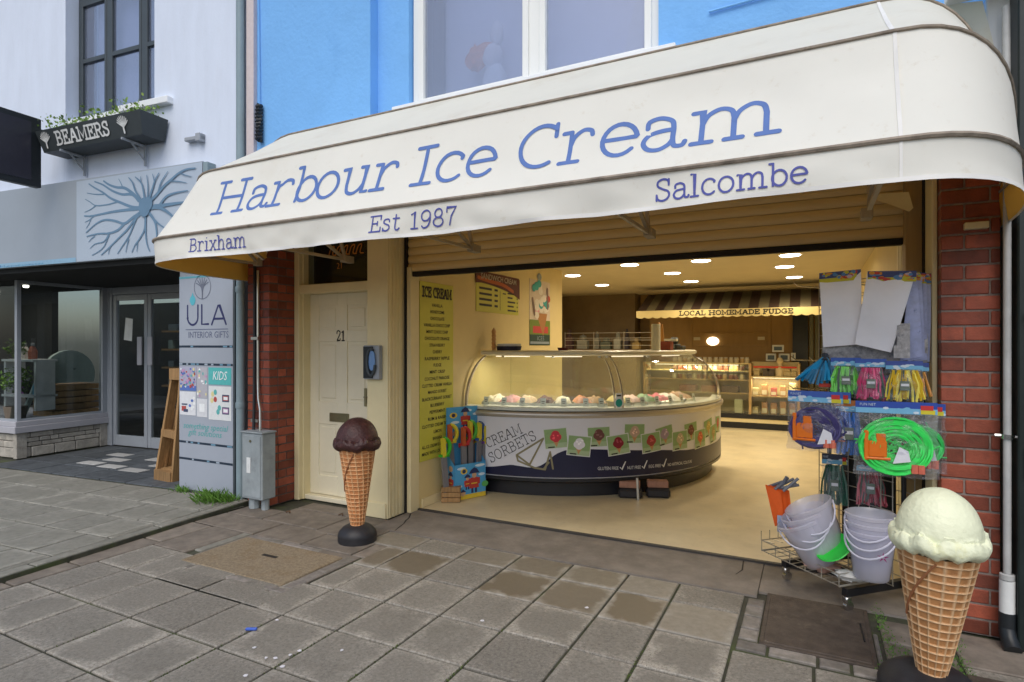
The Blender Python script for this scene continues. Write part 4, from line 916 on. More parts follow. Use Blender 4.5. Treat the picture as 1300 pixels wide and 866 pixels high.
for i in range(520):
    x = rr.uniform(-.84, .76); hgt = .05+.07*(noise.noise(Vector((x*4, 1, 1)))+.5)
    p = Vector((x, rr.uniform(-.30, -.02), z1-.01+rr.random()**1.5*hgt*2.0)); a = Vector((rr.uniform(-1, 1), rr.uniform(-1, .6), rr.uniform(0, 1))).normalized(); s = a.cross(Vector((rr.uniform(-1, 1), 1, 0))).normalized(); l = rr.uniform(.02, .05)
    b.add([p, p+a*l*.5+s*l*.35, p+a*l, p+a*l*.5-s*l*.35], [(0, 1, 2, 3)])
b.build('foliage', mat('planter_leaf', (.17, .29, .06), .6, var=.5, scale=18, bump=0, dirt=[((.38, .34, .10), .6, .1, 9, .6)]), t, fix=False, kind='stuff')
# projecting sign at the far left
t = thL('projecting_sign', 'black box sign jutting from the white wall at the left edge', 'sign', -2.6, -.25, 3.2)
b = B(); b.box(-.04, .04, -.75, .0, .0, .74, bv=.006); b.build('case', M['black'], t)
b = B(); b.box(.04, .045, -.70, -.10, .06, .68); b.build('face', flat((.035, .035, .05), .3), t)
b = B(); b.box(-.02, .02, .0, .25, .60, .64); b.build('arm', M['black'], t)
# grey drainpipe between the buildings
t = thing('drainpipe', 'tall blue grey drainpipe between the white and blue buildings', 'drainpipe', (-4.86, 3.83, .04), world=True)
b = B(); b.tube([(-4.855, 3.83, .04), (-4.855, 3.83, 3.4), (-4.862, 3.83, 7.2)], .040, 12); b.build('pipe', M['pipe'], t, smooth=True)
for z in (.9, 2.0, 5.2):
    b = B(); b.lathe([(.043, 0), (.046, .01), (.046, .05), (.043, .06)], (-4.856, 3.83, z), 12); b.build('collar', M['pipe'], t, smooth=True)
# black knobbly thing on the blue wall edge
t = thing('cable_coil', 'black coiled bundle of cable hanging at the edge of the blue wall', 'cable', (-4.65, 3.86, 3.43), world=True)
b = B(); b.tube([(-4.64+.022*math.cos(i*1.3), 3.86+.022*math.sin(i*1.3), 3.42+i*.0068) for i in range(52)], .017, 6); b.build('coil', M['black'], t, smooth=True)
b = B(); b.tube([(-4.66, 3.885, 3.75), (-4.68, 3.885, 5.0), (-4.68, 3.885, 7.0)], .006, 5); b.build('lead', M['blueside'], t)
# panel pilaster with sign
t = thing('shop_sign_panel', 'tall pale grey sign panel reading ULA INTERIOR GIFTS beside the left shop door', 'sign', (-5.33, 3.84, .04), world=True)
b = B(); b.box(-5.78, -4.93, 3.84, 3.98, .04, 2.42); b.build('backing', M['mgrey'], t)
b = B(); b.box(-5.765, -4.955, 3.822, 3.84, .045, 2.20, bv=.003); b.build('panel', M['panel'], t)
b = B(); b.box(-4.953, -4.93, 3.825, 3.839, .04, 2.4); b.build('edge_strip', M['dgrey'], t)
f = facing(0, 3.821, 0)
rr = random.Random(4)
for z in (1.488, 1.311, .524, .355):
    b = B(); rect(b, f, -5.765, -4.955, z-.011, z+.011, 0, 0)
    x = -5.76
    while x < -4.98: l = rr.uniform(.02, .07); rect(b, f, x, x+l, z-.008, z+.008, .001, rr.choice([0, 0, 1, 2])); x += l+rr.uniform(.02, .1)
    b.build('pattern_band', [flat((.02, .035, .06)), flat((.15, .30, .42)), flat((.35, .42, .5))], t)
b = B(); m1 = .16
nav = flat((.03, .035, .12))
for s_ in ([(-5.63, 1.90), (-5.63, 1.78)]+arc(-5.55, 1.78, .08, .075, 180, 360, 10)+[(-5.47, 1.90)], [(-5.41, 1.90), (-5.41, 1.71), (-5.31, 1.71)], [(-5.26, 1.705), (-5.165, 1.89), (-5.145, 1.89), (-5.05, 1.705)], [(-5.23, 1.76), (-5.08, 1.76)]):
    ribbon(b, s_, .021, f, .0003*len(b.v)/100)
b.build('lettering', nav, t)
b = B(); sans(b, 'INTERIOR GIFTS', f, -5.62, 1.575, .09, .001, width=.60); rect(b, f, -5.66, -5.02, 1.655, 1.662, .001); b.build('lettering', flat((.13, .15, .24)), t)
b = B(); b.poly([f(-5.55+.045*math.sin(a)*(1 if math.cos(a) < .3 else .9), 1.95-.05*math.cos(a)+(.03 if abs(math.sin(a)) < .2 and math.cos(a) < 0 else 0), .001) for a in [i*math.pi/9 for i in range(18)]]); b.build('water_drop', flat((.10, .45, .55)), t)
b = B()
ribbon(b, arc(-5.40, 2.08, .125, .12, 0, 360, 24), .008, f, .001)
for k in range(7):
    a = R(25+k*22); ribbon(b, spl([(-5.40, 2.0), (-5.40+.02*math.cos(a), 2.08), (-5.40+.10*math.cos(a), 2.09+.08*math.sin(a))]), .010, f, .0012+.0002*k)
ribbon(b, [(-5.40, 1.97), (-5.40, 2.06)], .014, f, .003); b.build('tree_emblem', flat((.16, .18, .24)), t)
b = B(); rect(b, f, -5.76, -4.96, 2.175, 2.195, .001); rect(b, f, -5.25, -4.96, 2.168, 2.198, .002); b.build('teal_strip', flat((.12, .38, .45)), t)
# posters on the panel
PX = lambda p: -5.756+(p-17)/428*.79
PZ = lambda p: 1.29-(p-95)/365*.53
cells = [(20, 160, 100, 265, (.42, .42, .55)), (165, 250, 100, 310, (.45, .45, .5)), (260, 440, 100, 215, (.10, .48, .48)), (20, 155, 272, 435, (.72, .74, .78)), (165, 250, 315, 440, (.68, .70, .74)), (262, 440, 225, 452, (.74, .77, .78))]
for k, (x0, x1, y0, y1, c) in enumerate(cells):
    b = B(); rr = random.Random(k+20); b.box(PX(x0), PX(x1), 3.8195, 3.8215, PZ(y1), PZ(y0)); 
    cs = [flat(c), flat((.45, .08, .07)), flat((.10, .18, .50)), flat((.55, .30, .50)), flat((.12, .45, .45)), flat((.75, .68, .35)), flat((.06, .08, .15)), flat((.85, .88, .9))]
    ff = facing(0, 3.819, 0); xa, xb, za, zb = PX(x0), PX(x1), PZ(y1), PZ(y0)
    if k == 2: sans(b, 'KIDS', ff, xa+.06, (za+zb)/2-.035, .12, .001, 7, width=.20, shear=.15)
    elif k == 0:
        rect(b, ff, xa, xb, za, za+.05, .0002, 2)
        for j in range(46): disc(b, ff, rr.uniform(xa+.02, xb-.02), rr.uniform(za+.03, zb-.02), rr.uniform(.008, .02), rr.uniform(.008, .02), .0004+j*.00005, rr.choice([1, 2, 3, 4, 5, 6, 7, 1, 3]), 7)
    elif k == 1:
        for j in range(18): disc(b, ff, rr.uniform(xa+.015, xb-.015), rr.uniform(za+.02, zb-.02), rr.uniform(.008, .016), rr.uniform(.008, .02), .0004+j*.00005, rr.choice([3, 7, 4, 5, 7, 0]), 7)
    elif k == 3:
        rect(b, ff, xa+.03, xa+.12, za+.10, za+.115, .0005, 6); rect(b, ff, xa+.03, xa+.10, za+.04, za+.09, .0006, 1); rect(b, ff, xa+.06, xa+.13, za+.03, za+.06, .0008, 6)
        for j in range(8): disc(b, ff, xb-.06+rr.uniform(-.03, .04), za+.12+rr.uniform(-.06, .06), .02, .015, .001+j*.0001, rr.choice([7, 2, 0]), 7)
    elif k == 4: rect(b, ff, xa+.03, xb-.03, za+.04, zb-.04, .0005, 0); rect(b, ff, xa+.04, xb-.04, za+.05, zb-.05, .0007, 7)
    else:
        for (q0, q1, q2, q3) in ((.20, .30, .06, .13), (.20, .30, .18, .25)):
            rect(b, ff, xa+q0, xa+q1, za+q2, za+q3, .0005, 6); rect(b, ff, xa+q0+.012, xa+q1-.012, za+q2+.012, za+q3-.012, .0008, rr.choice([1, 3])); rect(b, ff, xa+q0+.02, xa+q1-.02, za+q2+.02, za+q3-.02, .001, 7)
        for j, (u, v_) in enumerate([(.06, .25), (.10, .27), (.05, .19), (.10, .20), (.14, .08), (.16, .12)]): disc(b, ff, xa+u, za+v_, .025, .028, .0006+j*.0001, [5, 4, 5, 1, 4, 4][j], 9)
    b.build('poster', cs, t)
b = B(); sans(b, 'something special', f, -5.70, .665, .085, .001, width=.66, shear=.3); sans(b, 'gift solutions', f, -5.62, .60, .085, .001, width=.50, shear=.3); b.build('lettering', flat((.10, .42, .42)), t)
# meter cabinet and conduits by the left pier
t = thing('utility_cabinet', 'slim grey metal utility cabinet standing against the left brick pier', 'cabinet', (-4.54, 3.76, 0), world=True)
b = B(); b.box(-4.675, -4.41, 3.70, 3.855, .10, .70, bv=.008); b.box(-4.685, -4.40, 3.69, 3.858, .70, .715, bv=.004); b.build('case', M['util'], t)
b = B(); b.box(-4.66, -4.425, 3.694, 3.70, .12, .68, bv=.004); b.build('door', M['util'], t)
b = B(); b.box(-4.60, -4.55, 3.690, 3.694, .34, .48); b.box(-4.585, -4.57, 3.688, 3.690, .38, .42); b.build('notice', M['signw'], t)
b = B(); b.tube([(-4.55, 3.69, .63), (-4.55, 3.686, .63)], .012, 8); b.build('lock', M['brass'], t)
b = B(); b.tube([(-4.60, 3.78, 0), (-4.60, 3.78, .11)], .05, 8); b.tube([(-4.46, 3.78, 0), (-4.46, 3.78, .11)], .035, 8); b.build('foot', M['util'], t)
t = thing('conduit', 'thin black and steel conduits running down the left pier into the grey cabinet', 'conduit', (-4.62, 3.8, .7), world=True)
b = B(); b.tube([(-4.63, 3.84, 2.2), (-4.63, 3.84, 1.2), (-4.61, 3.83, 1.0), (-4.55, 3.80, .90), (-4.54, 3.79, .7)], .012, 8); b.build('conduit_tube', M['steel'], t, smooth=True)
b = B(); b.tube([(-4.68, 3.845, 2.3), (-4.68, 3.845, 1.5), (-4.67, 3.83, .9), (-4.64, 3.80, .7)], .014, 8); b.build('conduit_tube', M['black'], t, smooth=True)
for z in (1.55, .78):
    b = B(); b.box(-4.70, -4.61, 3.815, 3.845, z, z+.03, bv=.003); b.build('clip', M['steel'], t)
# grass tufts
b = B(); rr = random.Random(2)
for (cx_, cy_, n, r_, hh_) in ((-5.62, 3.76, 90, .10, .07), (-5.02, 3.66, 260, .15, .12), (-4.90, 3.74, 120, .1, .08)):
    for i in range(n):
        p = Vector((cx_+rr.gauss(0, r_*.6), cy_+rr.gauss(0, r_*.35), .04 if cx_ < -4.8 else 0)); l = hh_*rr.uniform(.4, 1.2); d_ = Vector((rr.uniform(-.7, .7), rr.uniform(-.9, .3), 1)).normalized(); s = d_.cross(Vector((rr.uniform(-1, 1), rr.uniform(-1, 1), 0))).normalized()*.004
        b.add([p-s, p+s, p+d_*l*.6+s*.7+Vector((0, 0, 0)), p+d_*l+Vector((d_.x, d_.y, -.2))*l*.3], [(0, 1, 2, 3)])
o = b.build('grass', M['grass'], kind='stuff', fix=False); tag(o, 'tufts of green grass growing at the foot of the sign panel', 'grass')
# wooden frame leaning by the panel
t = thing('leaning_crate', 'long narrow wooden crate leaning upright against the sign panel', 'crate', (-6.22, 4.02, .04), world=True)
for (p, q, w_, h__) in [((-6.42, 4.02, .04), (-6.17, 4.06, 1.24), .03, .09), ((-6.10, 4.00, .04), (-6.02, 4.05, 1.24), .03, .09), ((-6.16, 4.14, .06), (-6.03, 4.16, 1.2), .03, .09), ((-6.42, 4.14, .06), (-6.15, 4.16, 1.2), .03, .09),
                        ((-6.40, 4.0, .09), (-6.10, 3.99, .08), .12, .09), ((-6.36, 4.08, .10), (-6.12, 4.08, .10), .12, .14), ((-6.34, 4.02, .55), (-6.08, 4.02, .53), .08, .05), ((-6.19, 4.04, 1.19), (-6.01, 4.04, 1.19), .12, .10)]:
    b = B(); b.bar(p, q, w_, h__, up=(0, 1, 0)); b.build('plank', M['woodc'], t)
b = B(); b.bar((-6.44, 4.06, .05), (-6.31, 4.12, .80), .10, .02, up=(0, 1, 0)); b.build('plank', M['woodc'], t)
b = B(); b.add([(-6.39, 4.15, .06), (-6.12, 4.15, .06), (-6.03, 4.17, 1.2), (-6.16, 4.17, 1.2)], [(0, 1, 2, 3)]); b.build('back_board', M['woodd'], t)

# ================================================================== RIGHT NEIGHBOUR AND DRAINPIPE
t = thing('drainpipe', 'light grey drainpipe with white sleeve and black foot beside the right pier', 'drainpipe', (.865, 3.74, 0), world=True)
b = B(); b.tube([(.862, 3.74, .34), (.862, 3.74, 2.4), (.862, 3.76, 3.2)], .017, 12); b.build('pipe', M['pipel'], t, smooth=True)
b = B(); b.tube([(.862, 3.74, .17), (.862, 3.74, .33)], .033, 12); b.build('sleeve', M['signw'], t, smooth=True)
b = B(); b.tube([(.862, 3.74, .07), (.862, 3.74, .172)], .036, 12); b.tube([(.862, 3.74, .09), (.865, 3.72, .045), (.87, 3.67, .01)], .037, 12); b.build('shoe', M['black'], t, smooth=True)
b = B(); b.lathe([(.022, 0), (.032, .005), (.032, .03), (.022, .035)], (.862, 3.74, .33), 12); b.build('collar', M['pipel'], t, smooth=True)
b = B(); b.lathe([(.024, 0), (.027, .0), (.027, .022), (.024, .022)], (.862, 3.74, 1.035), 12); b.tube([(.81, 3.735, 1.05), (.835, 3.735, 1.05)], .010, 8); b.tube([(.89, 3.735, 1.045), (.915, 3.735, 1.045)], .010, 8); b.build('bracket', M['chrome'], t, smooth=True)
t = thing('neighbour_shopfront', 'black green painted shopfront at the right edge', 'building', (1.3, 3.8, 0), world=True)
b = B(); b.box(.895, 1.02, 3.70, 4.2, 0, 3.3, bv=.006); b.box(1.02, 3.0, 3.76, 4.2, 0, 3.3); b.build('pilaster', M['bgreen'], t)
for k in range(4):
    b = B(); b.box(1.03+k*.12, 1.13+k*.12, 3.742, 3.76, .05, 3.2, bv=.005); b.build('board', M['bgreen'], t)
b = B(); b.box(.93, 1.5, 3.62, 3.70, 1.62, 1.66, bv=.003); b.build('rail', M['dgrey'], t)
b = B(); b.box(.80, .90, 3.84, 3.93, 2.5, 3.30, bv=.005); b.build('white_post', M['whitep'], t)
b = B(); b.box(.62, 3.0, 3.60, 3.84, 3.30, 3.40, bv=.006); b.box(.85, 3.0, 3.70, 4.2, 3.40, 7.2); b.build('cornice', M['whitep'], t)
b = B(); b.box(.92, .98, 3.68, 3.70, .85, 1.0, bv=.003); b.build('plate', M['dgrey'], t)
b = B(); b.add([(.50, 3.86, 3.34), (.78, 3.82, 3.28), (.84, 3.84, 3.0), (.60, 3.88, 3.1)], [(0, 1, 2, 3)]); b.build('flap', M['fabric2'], aw)

# ================================================================== GIANT CONES
def ridge_cone(z0, z1, r0, r1, nz, na, rings, diag):
    b = B(); cols = []
    def g(x, w_): d_ = abs((x % 1)-.5); return max(0, 1-(.5-d_)/w_) if (.5-d_) < w_ else 0
    for i in range(nz+1):
        t_ = i/nz; z = z0+(z1-z0)*t_; r = r0+(r1-r0)*(t_**.92)
        for j in range(na):
            a = 2*math.pi*j/na; u = a/(2*math.pi)
            k1 = g(u*rings[0]+diag*t_, .13); k2 = g(t_*rings[1]+.25*math.sin(a), .13)
            k = max(k1, k2); k = min(1, k*1.5)
            rr_ = r+.0065*k; cols.append(k)
            b.v.append((rr_*math.cos(a), rr_*math.sin(a), z))
    for i in range(nz):
        for j in range(na):
            b.f.append((i*na+j, i*na+(j+1) % na, (i+1)*na+(j+1) % na, (i+1)*na+j)); b.mi.append(0)
    return b, cols
def wafer_mat(name, deep, high):
    m = mat(name, deep, .6, var=.22, scale=14, bump=.4, bscale=120, dirt=[((.16, .06, .02), .56, .12, 6, .6), ((.10, .06, .03), .64, .05, 22, .6), ((.62, .45, .28), .66, .04, 30, .5)])
    t = m.node_tree; at = t.nodes.new('ShaderNodeVertexColor'); at.layer_name = 'ridge'
    p = t.nodes['Principled BSDF']; src = p.inputs['Base Color'].links[0].from_socket
    mx = t.nodes.new('ShaderNodeMix'); mx.data_type = 'RGBA'; t.links.new(at.outputs[0], mx.inputs[0]); t.links.new(src, mx.inputs[6]); mx.inputs[7].default_value = (*high, 1)
    t.links.new(mx.outputs[2], p.inputs['Base Color']); return m
def giant_cone(name, label, loc, S, wm, sm, seed, rings, diag, skirt, rz, ry):
    t = thing(name, label, 'ice cream cone', loc, rz)
    b = B(); prof = [(.001, 0), (.20, 0), (.205, .02), (.20, .035), (.205, .045), (.195, .075), (.15, .11), (.10, .125), (.001, .127)]
    b.lathe([(r*S['base'], z) for r, z in prof], n=32); b.build('rubber_base', M['rubber'], t, smooth=True)
    b, cl = ridge_cone(.118, S['zt'], S['r0'], S['r1'], 150, 132, rings, diag)
    o = b.build('wafer_cone', wm, t, smooth=True, fix=False); ca = o.data.color_attributes.new('ridge', 'FLOAT_COLOR', 'POINT')
    for i, k in enumerate(cl): ca.data[i].color = (k, k, k, 1)
    # the wrap seam of the wafer
    b = B(); pts = []
    for i in range(14):
        q = i/13; z = S['zt']-.02-q*.27*(S['zt']-.118)/.53; a = R(-150+rz*0)+R(70)*(1-q)**1.0; r = S['r0']+(S['r1']-S['r0'])*(((z-.118)/(S['zt']-.118))**.92)+.007; pts.append((r*math.cos(a), r*math.sin(a), z))
    b.tube(pts, .005, 6); b.build('wrap_seam', flat((.30, .12, .05)), t, smooth=True)
    # scoop
    rr = S['rs']; hz = S['hz']; b = B(); prof = []
    for i in range(25): a = math.pi/2*i/24; prof.append((rr*math.sin(a)*.93, hz*math.cos(a)))
    prof = prof[:23]
    prof += [(rr*.925, .026), (rr*.93, .018), (rr*1.0, .012), (rr*1.05, -.004), (rr*1.06, -.022), (rr*1.04, -.034), (rr*.98, -.048), (rr*.85, -.062), (rr*.6, -.065), (.001, -.07)]
    def dsp(r, z, a):
        p = Vector((math.cos(a)*r, math.sin(a)*r, z)); k = 1+noise.noise(p*7+Vector((seed, 0, 0)))*.03+noise.noise(p*22)*.012
        if z < .03:
            e = noise.noise(Vector((math.cos(a)*3, math.sin(a)*3, seed))); e2 = .6*noise.noise(Vector((math.cos(a)*5, math.sin(a)*5, seed+4+z*20)))+.9*noise.noise(Vector((math.cos(a)*17, math.sin(a)*17, seed+z*50)))
            k += (.05*e+.035*e2)*skirt; z += (.025*e+.014*e2)*skirt
        else: z *= 1+.012*noise.noise(p*15)
        return r*k, z
    b.lathe(prof, (0, 0, S['zt']+.06), 120, disp=dsp); b.build('scoop', sm, t, smooth=True)
    if ry: t.rotation_euler = (0, ry, rz)
    return t
giant_cone('giant_ice_cream_cone', 'giant chocolate ice cream cone display on black base by the door', (-3.12, 3.50, 0), dict(base=.72, r0=.044, r1=.132, zt=.708, rs=.172, hz=.178), wafer_mat('wafer_orange', (.50, .205, .075), (.70, .42, .21)), M['choc'], 3.2, (15, 19), 1.3, 1.0, R(20), 0)
giant_cone('giant_ice_cream_cone', 'giant vanilla ice cream cone display in the right foreground', (.442, 3.03, 0), dict(base=.95, r0=.048, r1=.141, zt=.642, rs=.167, hz=.200), wafer_mat('wafer_tan', (.42, .20, .075), (.62, .42, .24)), M['vanilla'], 8.1, (16, 15), 0, 1.0, R(-20), R(2.2))
# ================================================================== ICE CREAM COUNTER
CC = (-2.95, 7.25); RU, RV = 1.97, 2.09
def el(th, off, z): a = R(th); return Vector((CC[0]+(RU+off)*math.cos(a), CC[1]+(RV+off)*math.sin(a), z))
TH = [-97+i*(109/72) for i in range(73)]
ct = thing('ice_cream_counter', 'curved glass ice cream counter with white and navy printed front', 'display counter', (-2.4, 6.2, 0), world=True)
def sweep(prof, name, m, par=None, ths=TH, closed=False, smooth=True, cap=True):
    b = B(); k = len(prof); vs = [el(t, o, z) for t in ths for o, z in prof]; fs = []
    for i in range(len(ths)-1):
        for j in range(k if closed else k-1): j2 = (j+1) % k; fs.append((i*k+j, (i+1)*k+j, (i+1)*k+j2, i*k+j2))
    if closed and cap: fs += [tuple(range(k)), tuple((len(ths)-1)*k+j for j in range(k))[::-1]]
    b.add(vs, fs); return b.build(name, m, par or ct, smooth=smooth)
sweep([(-.10, .01), (-.10, .17), (-.95, .17), (-.95, .01)], 'base', M['kick'], closed=True)
sweep([(-.02, .155), (.002, .17), (.002, .20), (-.05, .20), (-.05, .155)], 'lower_trim', M['kick'], closed=True)
fp = sweep([(-.015, .195), (.0, .21), (.0, .79), (-.95, .79), (-.95, .195)], 'front_panel', M['cwhite'], closed=True)
sweep([(.0, .79), (.022, .795), (.03, .812), (.03, .832), (.018, .848), (-.03, .852), (-.03, .79)], 'rail', M['rail'], closed=True)
sweep([(-.03, .852), (.005, .858), (.0, .885), (-.10, .89), (-.12, .86)], 'ledge', flat((.60, .62, .55), .3), closed=True)
sweep([(-.12, .86), (-.85, .84), (-.85, .80), (-.12, .80)], 'well', M['steel'], closed=True)
GP = [(-.008, .885), (-.015, .98), (-.05, 1.10), (-.12, 1.22), (-.22, 1.32), (-.36, 1.395)]
def gsp(prof, n=3):
    q = spl(prof, n); return q
gth = TH[1:-1]
sweep(gsp(GP), 'curved_glass', G['case'], ths=gth)
sweep([(-.30, 1.392), (-.28, 1.405), (-.28, 1.432), (-.31, 1.445), (-.84, 1.445), (-.86, 1.43), (-.86, 1.392)], 'top_rim', M['rim'], closed=True)
sweep([(-.84, .85), (-.84, 1.39), (-.86, 1.39), (-.86, .85)], 'back_panel', G['case'], closed=True)
for th in (-96.6, -51.6, -49.2, 11.5):
    b = B(); pr = gsp([(o+.004, z) for o, z in GP]); w_ = .45 if abs(th) > 20 and abs(th) < 90 else .8
    n = len(pr); vs = []
    for o, z in pr: vs += [el(th-w_*.5, o, z), el(th+w_*.5, o, z), el(th+w_*.5, o-.02, z), el(th-w_*.5, o-.02, z)]
    b.add(vs, [(4*i+j, 4*i+(j+1) % 4, 4*i+4+(j+1) % 4, 4*i+4+j) for i in range(n-1) for j in range(4)]); b.build('glass_mullion', M['rail'], ct)
for th in (-97, 12):
    b = B(); pr = gsp(GP)+[(-.86, 1.39), (-.86, .86), (-.03, .86)]; b.poly([el(th, o, z) for o, z in pr]); b.build('end_glass', G['case'], ct)
b = B()
for k in range(5):
    th = -96+k*.0
for th in (-90, -70, -52, -49, -30): 
    p = el(th, -.42, 1.38); b.box(p.x-.015, p.x+.015, p.y-.015, p.y+.015, 1.37, 1.392)
b.build('glass_clamp', M['chrome'], ct)
for k, th in enumerate((-86, -66, -40, -14)):  # strip lights added under the rim to brighten the tubs
    b = B(); pr = [(-.40, 1.388), (-.40, 1.378), (-.43, 1.378), (-.43, 1.388)]; vs = [el(th+a_, o, z) for a_ in (-7, 7) for o, z in pr]
    b.add(vs, [(0, 1, 2, 3), (4, 7, 6, 5), (0, 4, 5, 1), (1, 5, 6, 2), (2, 6, 7, 3), (3, 7, 4, 0)]); b.build('added_light_strip', M['strip'], ct)
    pl = bpy.data.lights.new('counter_fill_light', 'AREA'); pl.shape = 'RECTANGLE'; pl.size = .4; pl.size_y = .04; pl.energy = 3.2; pl.color = (1, .90, .72)
    po = bpy.data.objects.new('counter_fill_light', pl); COL.objects.link(po); po.location = el(th, -.415, 1.372); po.rotation_euler = (0, 0, R(th+90))
# tubs
colr = [((.75, .70, .52), 'vanilla cream'), ((.60, .30, .30), 'pink'), ((.62, .48, .30), 'toffee'), ((.10, .045, .03), 'dark chocolate'), ((.70, .66, .50), 'pale cream'), ((.55, .25, .12), 'orange brown'), ((.45, .30, .16), 'coffee'), ((.65, .55, .25), 'honey yellow'), ((.60, .42, .36), 'peach'), ((.20, .30, .16), 'mint green'), ((.60, .16, .18), 'raspberry'), ((.68, .62, .52), 'off white'), ((.35, .20, .10), 'nut brown')]
ths = [-90.9, -84.7, -78.8, -72.4, -66.2, -59.6, -54.9, -46.3, -41.2, -35.8, -30.2, -24.7, -17.5]
order = ['first', 'second', 'third', 'fourth', 'fifth', 'sixth', 'seventh', 'eighth', 'ninth', 'tenth', 'eleventh', 'twelfth', 'thirteenth', 'fourteenth', 'fifteenth', 'sixteenth']
for k, th in enumerate(ths):
    c, nm = colr[k]
    p = el(th, -.30, .845); t = thing('ice_cream_tub', 'tub of %s ice cream, %s from the left behind the curved glass' % (nm, order[k]), 'ice cream tub', p, R(th+90), 'ice cream tubs in the counter')
    b = B(); b.box(-.085, .085, -.16, .16, 0, .075, bv=.008); b.build('tub', M['steel'], t)
    b = B(); rr = random.Random(k); n = 10; vs = []
    for i in range(n+1):
        for j in range(n+1):
            x = -.08+.16*i/n; y = -.155+.31*j/n; e = math.sin(math.pi*i/n)*math.sin(math.pi*j/n); vs.append((x, y, .074+.055*e**.4*(1+.7*noise.noise(Vector((x*22, y*22, k*3))))))
    b.add(vs, [(i*(n+1)+j, (i+1)*(n+1)+j, (i+1)*(n+1)+j+1, i*(n+1)+j+1) for i in range(n) for j in range(n)]); b.build('ice_cream', mat('ice', c, .5, var=.2, scale=25, bump=.5, bscale=40), t, smooth=True)
    p = el(th, -.085, .89); t = thing('price_card', 'small white flavour card, %s from the left along the counter glass' % order[k], 'price card', p, R(th+90), 'flavour cards in the counter')
    b = B(); b.add([(-.027, 0, 0), (.027, 0, 0), (.027, .02, .085), (-.027, .02, .085)], [(0, 1, 2, 3)]); b.build('card', flat((.70, .76, .74), .5), t)
    f = plane((0, -.002, 0), (1, 0, 0), Vector((0, .23, .97)), (0, -1, 0)); b = B(); rect(b, f, -.018, .018, .050, .058, 0); rect(b, f, -.014, .014, .034, .040, 0); b.build('print', M['ink'], t)
# white paper on the ledge and round sticker
b = B(); vs = []
for i in range(14):
    th = -90+i*2.6; vs += [el(th, -.02, .892), el(th, -.10, .90), el(th, -.11, .925)]
b.add(vs, [(3*i+j, 3*i+3+j, 3*i+4+j, 3*i+1+j) for i in range(13) for j in (0, 1)]); tag(b.build('paper_strip', flat((.80, .84, .80))), 'long white liner strip lying behind the left counter glass', 'paper')
t = thing('rating_sticker', 'white sticker with green round badge on the counter glass', 'sticker', el(-50.6, .02, .87), world=True)
fg = lambda x, y, o=0.: el(-50.6+math.degrees(x/2.03), .006+o, .90+y)
b = B(); rect(b, fg, -.032, .032, .0, .13, 0); b.build('backing', M['signw'], t); b = B(); disc(b, fg, 0, .035, .048, .052, .002); b.build('rim', M['signw'], t)
b = B(); disc(b, fg, 0, .035, .036, .040, .004); b.build('badge', flat((.02, .33, .27)), t); b = B(); rect(b, fg, -.022, .022, .10, .115, .003); b.build('print', M['ink'], t)
# printed front: x in metres along the arc, y = height
fP = lambda x, y, o=0.: el(math.degrees(x/2.03), .0025+o, y)
m_ = math.radians
def S2(th): return m_(th)*2.03
wave = [(-97, .262), (-91, .275), (-86.4, .292), (-81.3, .323), (-76.1, .304), (-73.5, .315), (-71.7, .348), (-68.5, .444), (-65.8, .482), (-59.2, .491), (-48.4, .469), (-36, .44), (-26.3, .405), (-15.2, .398), (-5, .40), (11.5, .43)]
b = B(); vs = []; 
def wz(th):
    for (a, za), (c, zc) in zip(wave[:-1], wave[1:]):
        if a <= th <= c: return za+(zc-za)*(th-a)/(c-a)
    return wave[-1][1]
n = 110
for i in range(n+1): th = -96.5+108*i/n; vs += [fP(S2(th), .212), fP(S2(th), wz(th))]
b.add(vs, [(2*i, 2*i+2, 2*i+3, 2*i+1) for i in range(n)]); b.build('navy_wave', M['navy'], fp)
def rot(f, x0, y0, ang): ca, sa = math.cos(R(ang)), math.sin(R(ang)); return lambda x, y, o=0.: f(x0+x*ca-y*sa, y0+x*sa+y*ca, o)
b = B(); g = rot(fP, S2(-88.8), .470, 24); pen(b, 'CREAM', g, .095, .075, 0, 0, .43); g = rot(fP, S2(-87.6), .325, 28); pen(b, 'SORBETS', g, .095, .075, 0, 0, .56); b.build('lettering', flat((.02, .02, .03)), fp)
b = B(); gold = flat((.26, .23, .13))
for k, (p, q) in enumerate([((-79.7, .422), (-72, .593)), ((-79.7, .422), (-75.9, .333)), ((-75.9, .333), (-72, .593)), ((-79.3, .366), (-74.5, .305)), ((-74.5, .305), (-71.5, .291)), ((-71.5, .291), (-70.1, .462)), ((-70.1, .462), (-69.3, .30)), ((-79.7, .422), (-79.3, .366)), ((-71.8, .30), (-70.5, .36))]):
    n = 4; ribbon(b, [(S2(p[0]+(q[0]-p[0])*i/n), p[1]+(q[1]-p[1])*i/n) for i in range(n+1)], .018, fP, .0015+.0004*k)
b.build('sail_drawing', gold, fp)
b = B()
g1 = rot(fP, S2(-56.8), .285, -1.2); x = 0
for wd_, wt_ in (('GLUTEN FREE', .215), ('NUT FREE', .15), ('EGG FREE', .15), ('NO ARTIFICIAL COLOURS', .38)):
    sans(b, wd_, g1, x, 0, .045, .0008, width=wt_); x += wt_+.02
    if wd_[0:2] != 'NO':
        ribbon(b, [(x, .02), (x+.018, .0), (x+.055, .075)], .011, g1, .0012); x += .075
b.build('lettering', M['signw'], fp)
